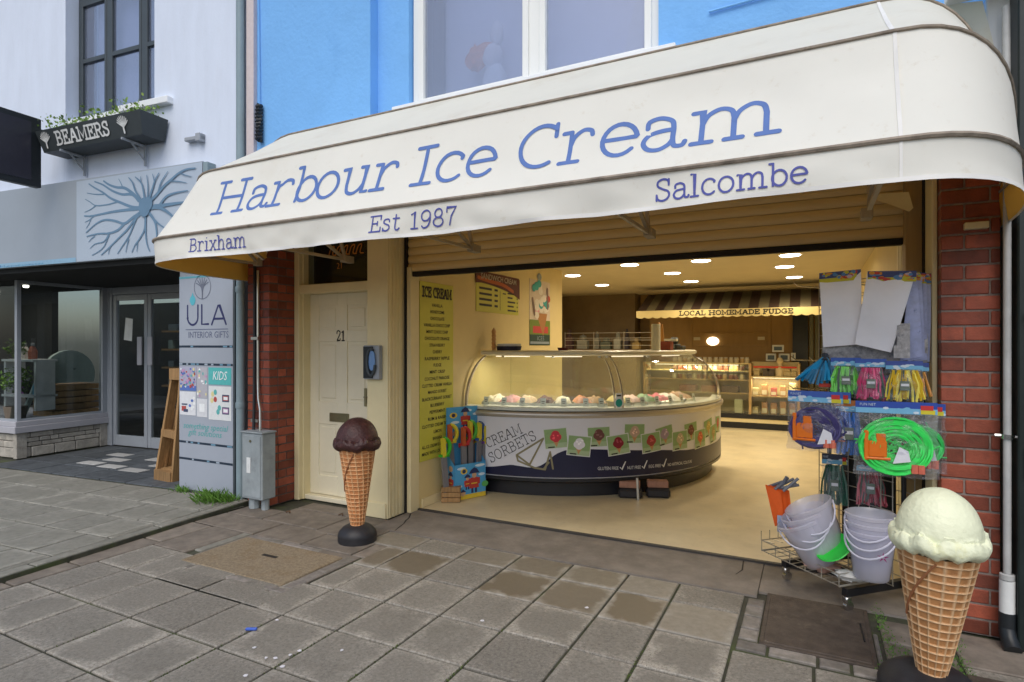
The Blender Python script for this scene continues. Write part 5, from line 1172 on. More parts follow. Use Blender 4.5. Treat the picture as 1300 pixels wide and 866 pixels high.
cards = [(-68.5, .595, (.60, .04, .06), 6, 1.0), (-62, .524, (.78, .76, .80), -6, 1), (-56.4, .608, (.16, .06, .05), 2, 1), (-50.7, .526, (.25, .015, .03), 7, 1), (-45.7, .627, (.55, .38, .28), -2, 1), (-40.2, .529, (.38, .06, .05), 6, 1), (-35.3, .584, (.40, .30, .35), 10, 1), (-29.1, .517, (.55, .45, .28), 2, 1), (-23.9, .59, (.18, .06, .04), 5, 1), (-18.8, .498, (.60, .16, .06), 3, 1), (-13, .592, (.5, .4, .1), 8, 1), (-8.7, .513, (.4, .3, .1), 5, 1), (-3, .59, (.5, .1, .1), -4, 1)]
for k, (th, z, c, an, s_) in enumerate(cards):
    b = B(); g = rot(fP, S2(th), z, an); o = .001+.0012*(k % 2); w2, h2 = .118, .100
    def quad(x0, x1, y0, y1, off, mi):
        n = 4; vs = [g(x0+(x1-x0)*i/n, y, off) for i in range(n+1) for y in (y0, y1)]; b.add(vs, [(2*i, 2*i+2, 2*i+3, 2*i+1) for i in range(n)], mi)
    quad(-w2, w2, -h2, h2, o, 0); quad(-w2+.008, w2-.008, -h2+.008, h2-.008, o+.0005, 1)
    quad(-w2+.01, w2-.01, -h2+.01, -h2+.055, o+.0008, 5)
    b.poly([g(-.042, .0, o+.0012), g(0, -.085, o+.0012), g(.042, .0, o+.0012)], 3)
    for j, (dx, dy, rr_) in enumerate([(-.02, .012, .038), (.022, .012, .036), (0, .035, .044), (.0, .0, .04)]): disc(b, g, dx, dy, rr_, rr_*.95, o+.0015+.0002*j, 2, 12)
    for j in range(5): disc(b, g, rnd.uniform(-.03, .03), rnd.uniform(.0, .055), .010, .008, o+.0024+.0001*j, 4, 7)
    quad(-.085, -.02, -h2+.012, -h2+.024, o+.002, 6)
    b.build('cone_photo_card', [flat((.72, .74, .72)), flat((.28, .42, .18)), flat(c), flat((.55, .30, .12)), flat(tuple(min(1, x*1.6+.05) for x in c)), flat((.40, .52, .30)), M['ink']], fp)
# things on the counter top
def ontop(th, off=-.55): return el(th, off, 1.446)
p = ontop(-90); t = thing('napkin_holder', 'dark curved holder with white napkins on the left end of the counter top', 'napkin holder', p, R(2)); b = B(); b.lathe([(.001, 0), (.13, 0), (.14, .045), (.13, .045), (.001, .04)], n=20); b.build('tray', flat((.02, .025, .06)), t, smooth=True); b = B(); b.lathe([(.001, .045), (.125, .045), (.135, .07), (.001, .075)], n=20); b.build('napkins', M['signw'], t, smooth=True)
p = ontop(-96.5, -.5); t = thing('wafer_stack', 'tall slim stack of orange wafer cones at the left counter end', 'cones', p); b = B(); b.lathe([(.001, 0), (.022, 0)]+[(.020+.006*(i % 2), .02+i*.02) for i in range(11)]+[(.001, .25)], n=12); b.build('wafers', flat((.55, .30, .12)), t)
p = ontop(-66, -.5); t = thing('dark_bowl', 'small dark bowl on the counter top near the pillar corner', 'bowl', p); b = B(); b.lathe([(.001, 0), (.05, 0), (.06, .03), (.05, .03), (.001, .01)], n=14); b.build('bowl', flat((.10, .02, .02)), t, smooth=True)
p = ontop(-21.3, -.5); t = thing('cone_dispenser', 'white upright tube of cones on the right part of the counter top', 'dispenser', p); b = B(); b.lathe([(.001, 0), (.055, 0), (.05, .01), (.05, .285), (.045, .295), (.001, .295)], n=16); b.build('tube', flat((.72, .70, .55)), t, smooth=True)
p = ontop(-12, -.5); t = thing('spoon_box', 'red brown box with white top beside the cone tube', 'box', p, R(-10)); b = B(); b.box(-.06, .06, -.05, .05, 0, .10, bv=.004); b.build('box', flat((.22, .04, .02)), t); b = B(); b.box(-.02, .12, -.045, .045, .102, .13, bv=.006); b.build('top', flat((.65, .62, .52)), t)
p = ontop(-9, -.58); t = thing('wooden_paddle', 'orange wooden paddle standing upright behind the red box', 'paddle', p); b = B(); b.bar((0, 0, 0), (-.03, .0, .30), .05, .02); b.bar((-.03, 0, .29), (-.055, 0, .32), .055, .02); b.build('blade', flat((.50, .24, .05)), t)
p = ontop(-3, -.5); t = thing('till', 'dark card reader and till keys at the right end of the counter top', 'till', p, R(-20)); b = B(); b.box(-.06, .06, -.06, .06, 0, .07, bv=.01); b.box(-.04, .05, -.04, .04, .07, .15, bv=.02); b.build('body', flat((.03, .045, .04)), t); b = B(); b.box(-.045, .045, -.064, -.058, .02, .06); b.build('screen', flat((.18, .24, .24)), t); b = B(); b.box(.06, .14, -.05, .04, 0, .05, bv=.01); b.build('keypad', flat((.06, .06, .05)), t)

# ================================================================== WALL SIGNS INSIDE
fW = lambda v0, z0, d=.0: plane((-3.203+d, v0, z0), (0, 1, 0), (0, 0, 1), (1, 0, 0))
t = thing('flavour_menu', 'tall yellow ICE CREAM flavour list on the left inner wall', 'menu board', (-3.2, 4.69, .43), world=True)
b = B(); b.box(-3.204, -3.196, 4.415, 4.975, .43, 2.09, bv=.002); b.build('board', M['yellow'], t)
f = fW(4.415, 0, .008); b = B(); pen(b, 'ICE CREAM', f, .085, .22, .035, 1.955, .49); b.build('heading', M['ink'], t)
b = B(); L_ = ['VANILLA', 'HONEYCOMB', 'CHOCOLATE', 'VANILLA CHOC CHIP', 'MINT CHOC CHIP', 'CHOCOLATE ORANGE', 'STRAWBERRY', 'CHERRY', 'RASPBERRY RIPPLE', 'FUDGE', 'MINT CRISP', 'COCONUT PARADISE', 'CLOTTED CREAM VANILLA', 'MANGO SORBET', 'BLACKCURRANT SORBET', 'BLUEBERRY', 'PEPPERMINT', 'RUM & RAISIN', 'CLOTTED CREAM TOFFEE', 'LEMON', 'BANANA', 'ALL ICE CREAM IS GLUTEN FREE', 'MADE WITH LOCAL CREAM']
for i, s_ in enumerate(L_):
    w_ = min(.50, .026*len(s_)); sans(b, s_, f, .28-w_/2, 1.865-i*.063, .042, .0, width=w_, bold=.02)
b.build('flavour_list', M['ink'], t)
t = thing('price_sign', 'wide yellow price sign with curved dark red header on the inner wall', 'menu board', (-3.2, 5.93, 1.87), world=True)
f = fW(5.43, 1.87, .006); b = B(); b.box(-3.204, -3.198, 5.43, 6.44, 1.865, 2.21); b.build('board', M['yellow'], t)
b = B(); pts = [(-.02, .30)]+[(.1*i, .31-.001*i*i) for i in range(1, 10)]+[(1.03, .19), (1.03, .42)]+[(1.0-.1*i, .44-.0008*i) for i in range(0, 10)]+[(-.02, .42)]; b.prism(pts, f, .006); b.build('header', flat((.10, .02, .015)), t)
b = B(); ribbon(b, spl([(.03, .36), (.3, .34), (.6, .325), (.85, .27)]), [.04]*16, f, .0075); b.build('flame', flat((.45, .10, .02)), t)
b = B(); sans(b, 'SANDWICH CREAM', f, .08, .355, .085, .009, width=.85, bold=.02); b.build('heading', flat((.42, .36, .30)), t)
b = B()
for i in range(4): rect(b, f, .06, .34, .06+i*.06, .085+i*.06, .001); rect(b, f, .40, .48, .06+i*.06, .085+i*.06, .001)
for i in range(5): rect(b, f, .72, .72+[.22, .16, .2, .13, .24][i], .03+i*.05, .05+i*.05, .001); rect(b, f, .96, .985, .03+i*.05, .05+i*.05, .001)
rect(b, f, .53, .54, .03, .25, .001); rect(b, f, .60, .68, .22, .235, .001); b.build('price_list', M['ink'], t)
t = thing('cone_poster', 'narrow poster of a tall ice cream cone with green and red base', 'poster', (-3.2, 7.08, 1.5), world=True)
f = fW(6.76, 1.5, .004); b = B(); b.box(-3.204, -3.2, 6.76, 7.41, 1.50, 2.35)
rect(b, f, .0, .65, .0, .33, .001, 1); rect(b, f, .0, .64, .0, .14, .0015, 2); rect(b, f, .02, .62, .02, .05, .002, 6); rect(b, f, .10, .58, .16, .25, .002, 3)
b.poly([f(.20, .42, .003), f(.42, .12, .003), f(.55, .42, .003)], 4)
rr = random.Random(5)
for i in range(26): disc(b, f, .37+rr.gauss(0, .12), .60+rr.gauss(0, .12), .07, .05, .0032+.0001*i, rr.choice([5, 5, 3, 7, 6, 8]), 9)
disc(b, f, .12, .74, .06, .05, .0065, 7, 10); ribbon(b, [(.08, .60), (.14, .40)], .04, f, .007, 9); ribbon(b, [(.55, .75), (.56, .5)], .05, f, .007, 9)
sans(b, 'ICES', f, .22, .065, .08, .003, 6, width=.22)
b.build('print', [flat((.62, .52, .42)), flat((.16, .22, .03)), flat((.02, .05, .04)), flat((.48, .05, .05)), flat((.40, .18, .06)), flat((.72, .66, .58)), flat((.25, .30, .35)), flat((.05, .35, .35)), flat((.70, .30, .35)), flat((.22, .14, .12))], t)

# ================================================================== PIRATE SWORD STAND
ex, ey = Vector((.404, .915, 0)), Vector((-.915, .404, 0))
t = thing('sword_display_box', 'blue cardboard display box printed with a cartoon sailor crew, on the shop floor', 'display box', (-3.045, 4.76, .012), math.atan2(.915, .404))
W_, D_, H1 = .37, .14, .34
cb, cy = flat((.08, .36, .66)), flat((.70, .50, .05))
b = B(); b.box(0, W_, 0, .006, 0, H1); b.box(0, W_, D_, D_+.006, 0, .88); b.add([(0, 0, 0), (0, D_, 0), (0, D_, .60), (0, .10, .42), (0, 0, H1)], [(0, 1, 2, 3, 4)]); b.add([(W_, 0, 0), (W_, D_, 0), (W_, D_, .60), (W_, .10, .42), (W_, 0, H1)], [(0, 1, 2, 3, 4)]); b.box(0, W_, 0, D_, 0, .01)
bx = b.build('carton', cb, t)
def sailor(b, f, x, y, s):
    # a plain little figure: boots, coat, head and broad hat
    rect(b, f, x-.03*s, x-.008*s, y, y+.05*s, .0010, 0); rect(b, f, x+.008*s, x+.03*s, y, y+.05*s, .0010, 0)
    b.poly([f(x+a*s, y+c*s, .0013) for a, c in ((-.05, .04), (.05, .04), (.035, .13), (-.035, .13))], 1)
    rect(b, f, x-.055*s, x-.035*s, y+.07*s, y+.125*s, .0015, 1); rect(b, f, x+.035*s, x+.06*s, y+.07*s, y+.125*s, .0015, 1); rect(b, f, x-.03*s, x+.03*s, y+.075*s, y+.085*s, .0017, 3)
    disc(b, f, x, y+.15*s, .024*s, .026*s, .0018, 2, 10); b.poly([f(x+a*s, y+c*s, .0021) for a, c in ((-.055, .165), (.055, .165), (.03, .20), (0, .215), (-.035, .195))], 0)
cs_ = [flat((.03, .04, .12)), flat((.48, .05, .04)), flat((.60, .38, .22)), flat((.75, .55, .05)), flat((.65, .78, .88)), flat((.12, .45, .12))]
ff = plane((0, -.001, 0), (1, 0, 0), (0, 0, 1), (0, -1, 0)); b = B(); rect(b, ff, 0, W_, 0, .045, .0004, 3)
for (x, y, rx) in ((.08, .30, .05), (.30, .31, .06), (.05, .13, .04), (.32, .22, .04), (.2, .17, .03)): disc(b, ff, x, y, rx, .014, .0006, 4)
sailor(b, ff, .23, .05, 1.15); sailor(b, ff, .15, .09, .7); disc(b, ff, .11, .27, .04, .028, .0009, 3); disc(b, ff, .11, .27, .022, .02, .0012, 0); disc(b, ff, .10, .06, .028, .028, .0009, 2); b.poly([ff(x, y, .0012) for x, y in ((.065, .07), (.135, .07), (.10, .10))], 0); disc(b, ff, .36, .12, .04, .03, .0008, 5)
b.build('print', cs_, bx)
ff = plane((0, D_-.002, 0), (1, 0, 0), (0, 0, 1), (0, -1, 0)); b = B()
for (x, y, rx) in ((.25, .84, .05), (.1, .73, .05), (.35, .80, .04), (.32, .66, .05)): disc(b, ff, x, y, rx, .014, .0006, 4)
sailor(b, ff, .22, .66, 1.0); disc(b, ff, .08, .80, .045, .028, .0009, 3); disc(b, ff, .08, .80, .022, .02, .0012, 0); disc(b, ff, .10, .62, .028, .028, .0009, 2)
b.build('print', cs_, bx)
ff = plane((-.001, D_, 0), (0, -1, 0), (0, 0, 1), (-1, 0, 0)); b = B(); sailor(b, ff, .08, .10, .8); disc(b, ff, .08, .30, .035, .028, .001, 2); disc(b, ff, .05, .46, .025, .025, .001, 4, 12); disc(b, ff, .05, .46, .018, .018, .0014, 1, 12); b.build('print', cs_, bx)
cols_ = [((.05, .45, .03), 'green'), ((.65, .55, .03), 'yellow and red'), ((.50, .03, .03), 'red'), ((.10, .45, .06), 'lime green'), ((.03, .10, .35), 'blue'), ((.16, .06, .30), 'purple')]
swd = [(.00, .04, .47, -.10, 0), (.28, .12, .55, .02, 1), (.20, .11, .52, -.02, 2), (.12, .09, .58, -.10, 1), (.17, .05, .55, -.03, 2), (.24, .08, .60, .0, 3), (.29, .05, .58, .05, 4), (.335, .06, .54, .08, 5)]
for k, (x, y, z, lean, ci) in enumerate(swd):
    c, nm = cols_[ci]; P0 = t.location; rz_ = t.rotation_euler.z
    pos = P0+Matrix.Rotation(rz_, 4, 'Z') @ Vector((x, y, .02))
    s_ = thing('toy_sword', 'toy sword with %s guard, %s from the left in the blue box' % (nm, order[k]), 'toy sword', pos, rz_+rnd.uniform(-.3, .3), 'toy swords in the box')
    b = B(); pts = [(lean*.6, 0, 0), (lean*.8, 0, z*.5), (lean, 0, z-.05)]; 
    b.bar(pts[0], pts[2], .058, .02); b.build('blade', flat((.20, .195, .21)), s_)
    b = B(); b.bar((lean, 0, z-.06), (lean*1.05, 0, z+.12), .04, .034); b.build('grip', flat((.70, .58, .04) if ci in (0, 3, 4, 5) else (.50, .10, .03)), s_)
    b = B(); b.tube([(lean+.0+.075*math.sin(a), 0, z+.03-.085*math.cos(a)) for a in [i*math.pi/7 for i in range(8)]], .019, 8); b.bar((lean-.05, 0, z-.045), (lean+.06, 0, z-.05), .03, .022); b.build('guard', flat(c), s_, smooth=True)
t = thing('wooden_crate', 'small brown wooden crate on the floor against the blue display box', 'crate', (-3.08, 4.76, .01), R(28))
for z in (0, .05, .10):
    b = B(); b.box(-.09, .09, -.06, .06, z+.002, z+.046, bv=.003); b.build('slat', M['woodc'], t)
# bricks on black blocks under the counter
for k, (x, y) in enumerate(((-1.61, 5.72), (-1.37, 5.86))):
    t = thing('weight_block', 'black rubber block %s of the two under the counter edge' % ('left' if k == 0 else 'right'), 'block', (x, y, .01), R(18)); b = B(); b.box(-.115, .115, -.10, .08, 0, .09, bv=.02); b.build('block', M['rubber'], t)
    t = thing('loose_brick', 'reddish brick lying on the %s black block under the counter' % ('left' if k == 0 else 'right'), 'brick', (x, y-.01, .102), R(14+k*6)); b = B(); b.box(-.10, .10, -.05, .05, 0, .065, bv=.005); b.build('brick_body', mat('pink_brick', (.36, .19, .13), .8, var=.2, scale=20, bump=.4), t)
t = thing('counter_prop', 'thin steel prop under the counter between the black blocks', 'prop', (-1.50, 5.62, .01)); b = B(); b.bar((0, 0, 0), (-.01, 0, .21), .02, .02); b.build('post', M['steel'], t)

# ================================================================== BACK OF THE SHOP
t = thing('fudge_canopy', 'striped indoor canopy with scalloped valance reading LOCAL HOMEMADE FUDGE', 'canopy', (-1.2, 11.2, 2.0), world=True)
U0, U1 = -2.84, .58
b = B(); n = 46; vs = []
for i in range(n*4+1):
    u = U0+(U1-U0)*i/(n*4); z = 1.975+.028*abs(math.cos(math.pi*i/4/1.0*.5))**.5 if 0 else 2.0-.022*abs(math.sin(math.pi*i/8)); vs += [(u, 10.5, z), (u, 10.5, 2.115)]
b.add(vs, [(2*i, 2*i+2, 2*i+3, 2*i+1) for i in range(n*4)]); val = b.build('scalloped_valance', mat('fudge_valance', (.62, .50, .22), .8, var=.05), t)
f = facing(-2.08, 10.498, 2.022); b = B(); pen(b, 'LOCAL HOMEMADE FUDGE', f, .070, .24, 0, 0, 1.80); b.build('lettering', M['ink'], val)
k = 0; u = U0+.02
while u < U1:
    w_ = .155; b = B(); b.add([(u, 10.5, 2.117), (min(u+w_, U1), 10.5, 2.117), (min(u+w_, U1)+.0, 11.3, 2.47), (u, 11.3, 2.47)], [(0, 1, 2, 3)]); b.build('stripe', [flat((.04, .022, .015)), flat((.13, .11, .06))][k % 2], t); u += w_; k += 1
# wall joinery below the canopy
b = B(); b.box(-2.95, -.33, 11.92, 12.05, 0, 2.3)
for x in (-2.14, -.72): b.box(x-.03, x+.03, 11.90, 11.92, .2, 2.2, bv=.003)
for z in (1.48, 1.72, 2.02): b.box(-2.11, -.75, 11.905, 11.92, z, z+.03, bv=.003)
tag(b.build('wood_panelling', M['brownw']), 'brown wooden hatch panelling behind the fudge counter', 'panelling')
b = B(); b.box(-.33, -.08, 11.85, 12.0, 0, 2.3); tag(b.build('dark_doorway', M['black']), 'dark doorway to the right of the wooden hatch panels', 'doorway')
for k in range(3):
    b = B(); b.box(-.06+k*.09, .01+k*.09, 11.8, 11.86, .4, 2.1, bv=.01); tag(b.build('hanging_strip', flat((.12, .12, .08))), ['left', 'middle', 'right'][k]+' grey green hanging curtain strip by the dark doorway', 'curtain', 'curtain strips by the doorway')
b = B(); b.box(.20, .36, 11.75, 11.8, .9, 1.75); tag(b.build('red_cloth', flat((.30, .02, .02))), 'dark red cloth hanging at the back right of the shop', 'cloth')
t = thing('lamp_reflection', 'glowing oval standing in for a lamp reflection behind the fudge counter', 'lamp', (-1.72, 11.88, 1.58)); b = B(); b.lathe([(.001, -.03), (.09, -.02), (.115, .0), (.09, .02), (.001, .03)], n=20); b.v = [(x, z*.7, y*.72) for x, y, z in b.v]; b.build('oval_glow', mat('reflection_glow', (1, .85, .6), .5, var=0, bump=0, emit=3.), t, smooth=True)  # glowing oval stands in for the reflection of a ceiling lamp
for x in (-2.02, -.86):
    b = B(); b.box(x-.06, x+.06, 11.90, 11.915, 1.60, 1.66); tag(b.build('label_card', flat((.55, .48, .30))), '%s small cream card on the wooden hatch panel' % ('left' if x < -1.5 else 'right'), 'card')
# fudge counter
t = thing('fudge_counter', 'long glass fronted fudge counter with black and cream base stripes', 'display counter', (-1.1, 11.6, 0), world=True)
b = B(); b.box(-2.9, -.22, 11.32, 11.85, .01, .12); b.box(-2.9, -.22, 11.30, 11.85, .19, .27); b.build('black_band', M['kick'], t)
b = B(); b.box(-2.9, -.22, 11.31, 11.84, .12, .19); b.build('cream_band', M['cream'], t)
b = B(); b.box(-2.9, -.22, 11.75, 11.85, .27, 1.18); b.build('back_board', M['creamw'], t)
for x in (-2.9, -1.0, -.22):
    b = B(); b.box(x-.02, x+.02, 11.30, 11.75, .27, 1.18); b.build('upright', M['wood'], t)
for z in (.62, .86, 1.02, 1.16):
    b = B(); b.box(-2.88, -1.02, 11.34, 11.75, z, z+.02); b.build('shelf', M['wood'] if z < 1 else M['creamw'], t)
b = B(); b.box(-1.0, -.22, 11.31, 11.75, .93, .95); b.build('cabinet_top', M['creamw'], t)
b = B(); b.box(-.98, -.24, 11.36, 11.74, .58, .60); b.build('shelf', M['wood'], t); b = B(); b.box(-.98, -.24, 11.305, 11.31, .27, .93); b.build('pane', G['case'], t)
b = B(); b.box(-2.88, -1.02, 11.305, 11.31, .27, 1.16); b.build('pane', G['case'], t)
for k, (x, wd) in enumerate(((-1.95, 1.5), (-.6, .7))):  # added strip lights that brighten the fudge shelves
    b = B(); b.box(x-wd/2, x+wd/2, 11.34, 11.36, 1.135 if k == 0 else .915, 1.15 if k == 0 else .93); b.build('added_light_strip', M['strip'], t)
    pl = bpy.data.lights.new('shelf_fill_light', 'AREA'); pl.shape = 'RECTANGLE'; pl.size = wd; pl.size_y = .03; pl.energy = 6; pl.color = (1, .85, .58)
    po = bpy.data.objects.new('shelf_fill_light', pl); COL.objects.link(po); po.location = (x, 11.37, 1.13 if k == 0 else .91)
b = B(); b.box(-1.0, -.22, 11.6, 11.8, .95, 1.20); b.build('riser', M['creamw'], t)
jc = [((.20, .05, .02), 'brown'), ((.45, .30, .12), 'toffee'), ((.10, .04, .02), 'dark'), ((.60, .52, .35), 'cream')]
protos = []
for c, nm in jc:
    q = thing('fudge_jar', 'small jar of %s fudge or sauce in the back counter shelves' % nm, 'jar', (0, 0, 0), group='jars on the fudge counter shelves')
    b = B(); b.lathe([(.001, 0), (.042, 0), (.045, .06), (.035, .08), (.001, .08)], n=10); b.build('jar', flat(c, .3), q, smooth=True)
    b = B(); b.lathe([(.001, .08), (.036, .08), (.036, .10), (.001, .10)], n=10); b.build('lid', flat((.55, .50, .40)), q); protos.append(q)
used = [0]*4; rr = random.Random(12)
for z, y_ in ((.88, 11.42), (1.04, 11.45), (1.18, 11.5)):
    for i in range(15):
        x = -2.35+i*.092+rr.uniform(-.01, .01)
        if x > -1.07: break
        c = rr.choice([0, 0, 1, 2, 3]) if z < 1.1 else rr.choice([3, 3, 1])
        lb_ = 'small jar of %s fudge, %s from the left on the %s back shelf' % (jc[c][1], order[i], {.88: 'lower', 1.04: 'middle', 1.18: 'top'}[z])
        if not used[c]: protos[c].location = (x, y_, z); used[c] = 1; protos[c]['label'] = lb_
        else: dup(protos[c], (x, y_, z), label=lb_)
for c in range(4):
    if not used[c]: protos[c].location = (-1.1, 11.45, .88)
for k, (x, c, w_) in enumerate([(-2.1, (.16, .03, .02), .3), (-1.72, (.20, .06, .04), .26), (-1.35, (.10, .06, .04), .3)]):
    b = B(); b.box(x-w_/2, x+w_/2, 11.36, 11.6, .642, .76, bv=.01); tag(b.build('fudge_slab_tray', flat(c)), '%s tray of dark fudge on the low shelf of the back counter' % ['left', 'middle', 'right'][k], 'tray', 'fudge trays')
r5 = random.Random(31)
for k in range(10):
    x = -.92+(k % 5)*.15; z = .275 if k < 5 else .602; h_ = r5.uniform(.12, .24)
    b = B(); b.box(x-.05, x+.05, 11.40, 11.55, z, z+h_, bv=.006); b.box(x-.04, x+.04, 11.395, 11.40, z+.02, z+h_*.5, 1)
    tag(b.build('fudge_box', [flat(r5.choice([(.55, .45, .25), (.40, .20, .08), (.60, .55, .42), (.35, .06, .04)])), flat((.65, .60, .5))]), '%s fudge box from the left on the %s shelf of the right glass cabinet' % (order[k % 5], 'bottom' if k < 5 else 'upper'), 'box', 'fudge boxes in the right glass cabinet')
for k, x in enumerate((-2.05, -1.85, -1.62, -1.2)):
    b = B(); b.box(x-.07, x+.07, 11.36, 11.5, .275, .52, bv=.008); tag(b.build('white_carton', flat((.50, .50, .36))), '%s white carton on the bottom shelf of the back counter' % order[k], 'carton', 'cartons under the fudge shelves')
b = B(); b.lathe([(.001, 0), (.07, 0), (.08, .12), (.04, .22), (.06, .27), (.03, .33), (.001, .33)], n=14); o = b.build('biscuit_figure', flat((.62, .50, .28)), smooth=True, loc=(-.52, 11.42, .952)); tag(o, 'cream coloured biscuit jar shaped like a little figure on the counter', 'jar')
for x in (-.9, -.75, -.66, -.40, -.30):
    b = B(); b.box(x-.05, x+.05, 11.38, 11.5, .952, 1.05, bv=.008); b.box(x-.06, x+.06, 11.37, 11.38, 1.05, 1.09); tag(b.build('sweet_box', [flat((.50, .40, .2)), flat((.45, .05, .03))][0] if x not in (-.75, -.66) else flat((.10, .08, .06))), 'sweet box at u %s' % x, 'box', 'sweet boxes on the right of the fudge counter')
for k, o in enumerate([o for o in COL.objects if o.name.startswith('sweet_box')]): o['label'] = '%s small sweet box from the left in the row beside the biscuit jar' % order[k]
b = B(); b.box(-.95, -.25, 11.36, 11.365, 1.10, 1.13); tag(b.build('red_ribbon', flat((.60, .04, .02))), 'red strip stretched along the right fudge shelf', 'ribbon')
for k, (x0, z0, x1, z1) in enumerate([(-.653, 1.381, -.462, 1.507), (-.757, 1.215, -.589, 1.352), (-.545, 1.215, -.37, 1.353), (-.348, 1.23, -.273, 1.368)]):
    t = thing('picture_frame', ['small framed picture on top of the others, above the fudge counter', 'left framed picture in the lower row above the fudge counter', 'middle framed picture in the lower row above the fudge counter', 'narrow framed picture at the right end above the fudge counter'][k], 'picture', ((x0+x1)/2, 11.55, z0), world=True, group='framed pictures over the fudge counter')
    b = B(); b.box(x0, x1, 11.55, 11.57, z0, z1, bv=.003); b.build('frame', flat((.50, .50, .45)), t); b = B(); b.box(x0+.03, x1-.03, 11.543, 11.551, z0+.03, z1-.03); b.build('print', flat((.06, .09, .11)), t)
# dark left: back worktop with equipment
b = B(); b.box(-5.6, -2.98, 11.0, 11.85, .01, 1.42); tag(b.build('back_worktop', M['brownd']), 'brown back worktop along the dark left part of the shop', 'worktop')
eq = [(-4.45, .16, .42, (.10, .05, .05), 'dark red kettle'), (-4.15, .22, .30, (.30, .30, .25), 'grey mixing machine'), (-3.85, .12, .36, (.22, .22, .18), 'tall grey flask'), (-3.66, .20, .24, (.14, .16, .12), 'low dark tin'), (-3.42, .14, .34, (.34, .34, .28), 'pale grey jug'), (-3.24, .10, .40, (.05, .04, .05), 'black coffee grinder'), (-3.05, .14, .22, (.40, .28, .10), 'amber storage jar')]
for k, (x, w_, h_, c, nm) in enumerate(eq):
    t = thing('worktop_item', '%s standing on the back worktop' % nm, nm.split()[-1], (x, 11.3, 1.422))
    b = B(); b.box(-w_/2, w_/2, -.08, .08, 0, h_*.6, bv=.012); b.build('body', flat(c), t); b = B(); b.lathe([(.001, h_*.6), (w_*.35, h_*.6), (w_*.3, h_*.9), (.02, h_*.95), (.02, h_), (.001, h_)], n=12); b.build('top', flat(tuple(q*.6 for q in c)), t, smooth=True)
t = thing('wire_rack', 'thin wire shelf rails over the back worktop', 'rack', (-3.4, 10.9, 1.42), world=True)
for z in (1.50, 1.60, 1.64, 1.74):
    b = B(); b.tube([(-4.4, 10.95, z), (-2.6, 10.95, z)], .005, 5); b.build('rail', M['wire'], t)
for x in (-4.4, -3.8, -3.2, -2.6):
    b = B(); b.tube([(x, 10.95, 1.42), (x, 10.95, 1.76)], .006, 5); b.build('upright', M['wire'], t)
b = B(); b.box(-4.9, -4.62, 11.0, 11.3, 0, H_); tag(b.build('partition_post', M['creamw']), 'cream partition post beyond the left inner wall', 'post')

# ================================================================== WHEELED RACK WITH BEACH TOYS
t = thing('display_rack', 'black based wheeled wire grid rack full of beach toys by the opening', 'display rack', (-.155, 4.15, 0), R(-45))
for x in (.0, .46):
    b = B(); b.box(x-.02, x+.02, -.02, .56, .085, .13, bv=.004); b.build('base_bar', M['blackbar'], t)
b = B(); b.box(.0, .46, .26, .30, .088, .125, bv=.004); b.build('base_bar', M['blackbar'], t)
for x, y in ((0, 0), (.46, 0), (0, .54), (.46, .54)):
    b = B(); b.tube([(x-.012, y+.01, .028), (x+.012, y+.01, .028)], .028, 14); b.box(x-.018, x+.018, y-.02, y+.02, .05, .085, bv=.006); b.tube([(x, y, .08), (x, y, .09)], .02, 10); b.build('castor', M['chrome'], t, smooth=True)
def grid(x0, x1, z0, z1, y, dx, dz, r=.003):
    b = B(); n = int(round((x1-x0)/dx))
    for i in range(n+1): x = x0+(x1-x0)*i/n; b.tube([(x, y, z0), (x, y, z1)], r, 5)
    m = int(round((z1-z0)/dz))
    for i in range(m+1): z = z0+(z1-z0)*i/m; b.tube([(x0, y+r*2, z), (x1, y+r*2, z)], r, 5)
    return b
grid(.0, .52, .13, 1.90, .27, .074, .085).build('grid_panel', M['wire'], t, kind='stuff')
grid(.0, .52, .13, 1.90, .44, .074, .085).build('grid_panel', M['wire'], t, kind='stuff')
b = B()
for z in (.17, .235):
    b.tube([(-.10, .24, z), (-.10, -.10, z), (.50, -.10, z), (.50, .24, z)], .0035, 5)
for i in range(11): x = -.10+.06*i; b.tube([(x, .26, .165), (x, -.10, .165)], .0028, 5)
for i in range(5): y = -.10+.085*i; b.tube([(-.10, y, .170), (.50, y, .170)], .0028, 5)
for i in range(6): x = -.10+.12*i; b.tube([(x, -.10, .165), (x, -.10, .235)], .0028, 5)
b.build('wire_basket', M['wire'], t, kind='stuff')
b = B()
for i in range(4): y = .0+.07*i; b.tube([(-.10, y, .20), (-.22, y, .19), (-.22, y, .25)], .003, 5)
b.build('side_hooks', M['wire'], t, kind='stuff')
b = B()
for (x, z) in ((.1, 1.86), (.35, 1.86), (.08, 1.40), (.22, 1.40), (.36, 1.40), (.06, 1.22), (.40, 1.20)): b.tube([(x, .27, z), (x, -.0, z+.01), (x, -.03, z+.03)], .004, 5)
b.build('hanging_prongs', M['chrome'], t, kind='stuff')
for x in (.0, .52):
    b = B(); b.tube([(x, .355, .12), (x, .355, 1.92)], .013, 8); b.build('post', M['blackbar'], t)
b = B(); b.box(.15, .42, .30, .42, .30, 1.75); b.build('dark_stock', M['dark'], t)
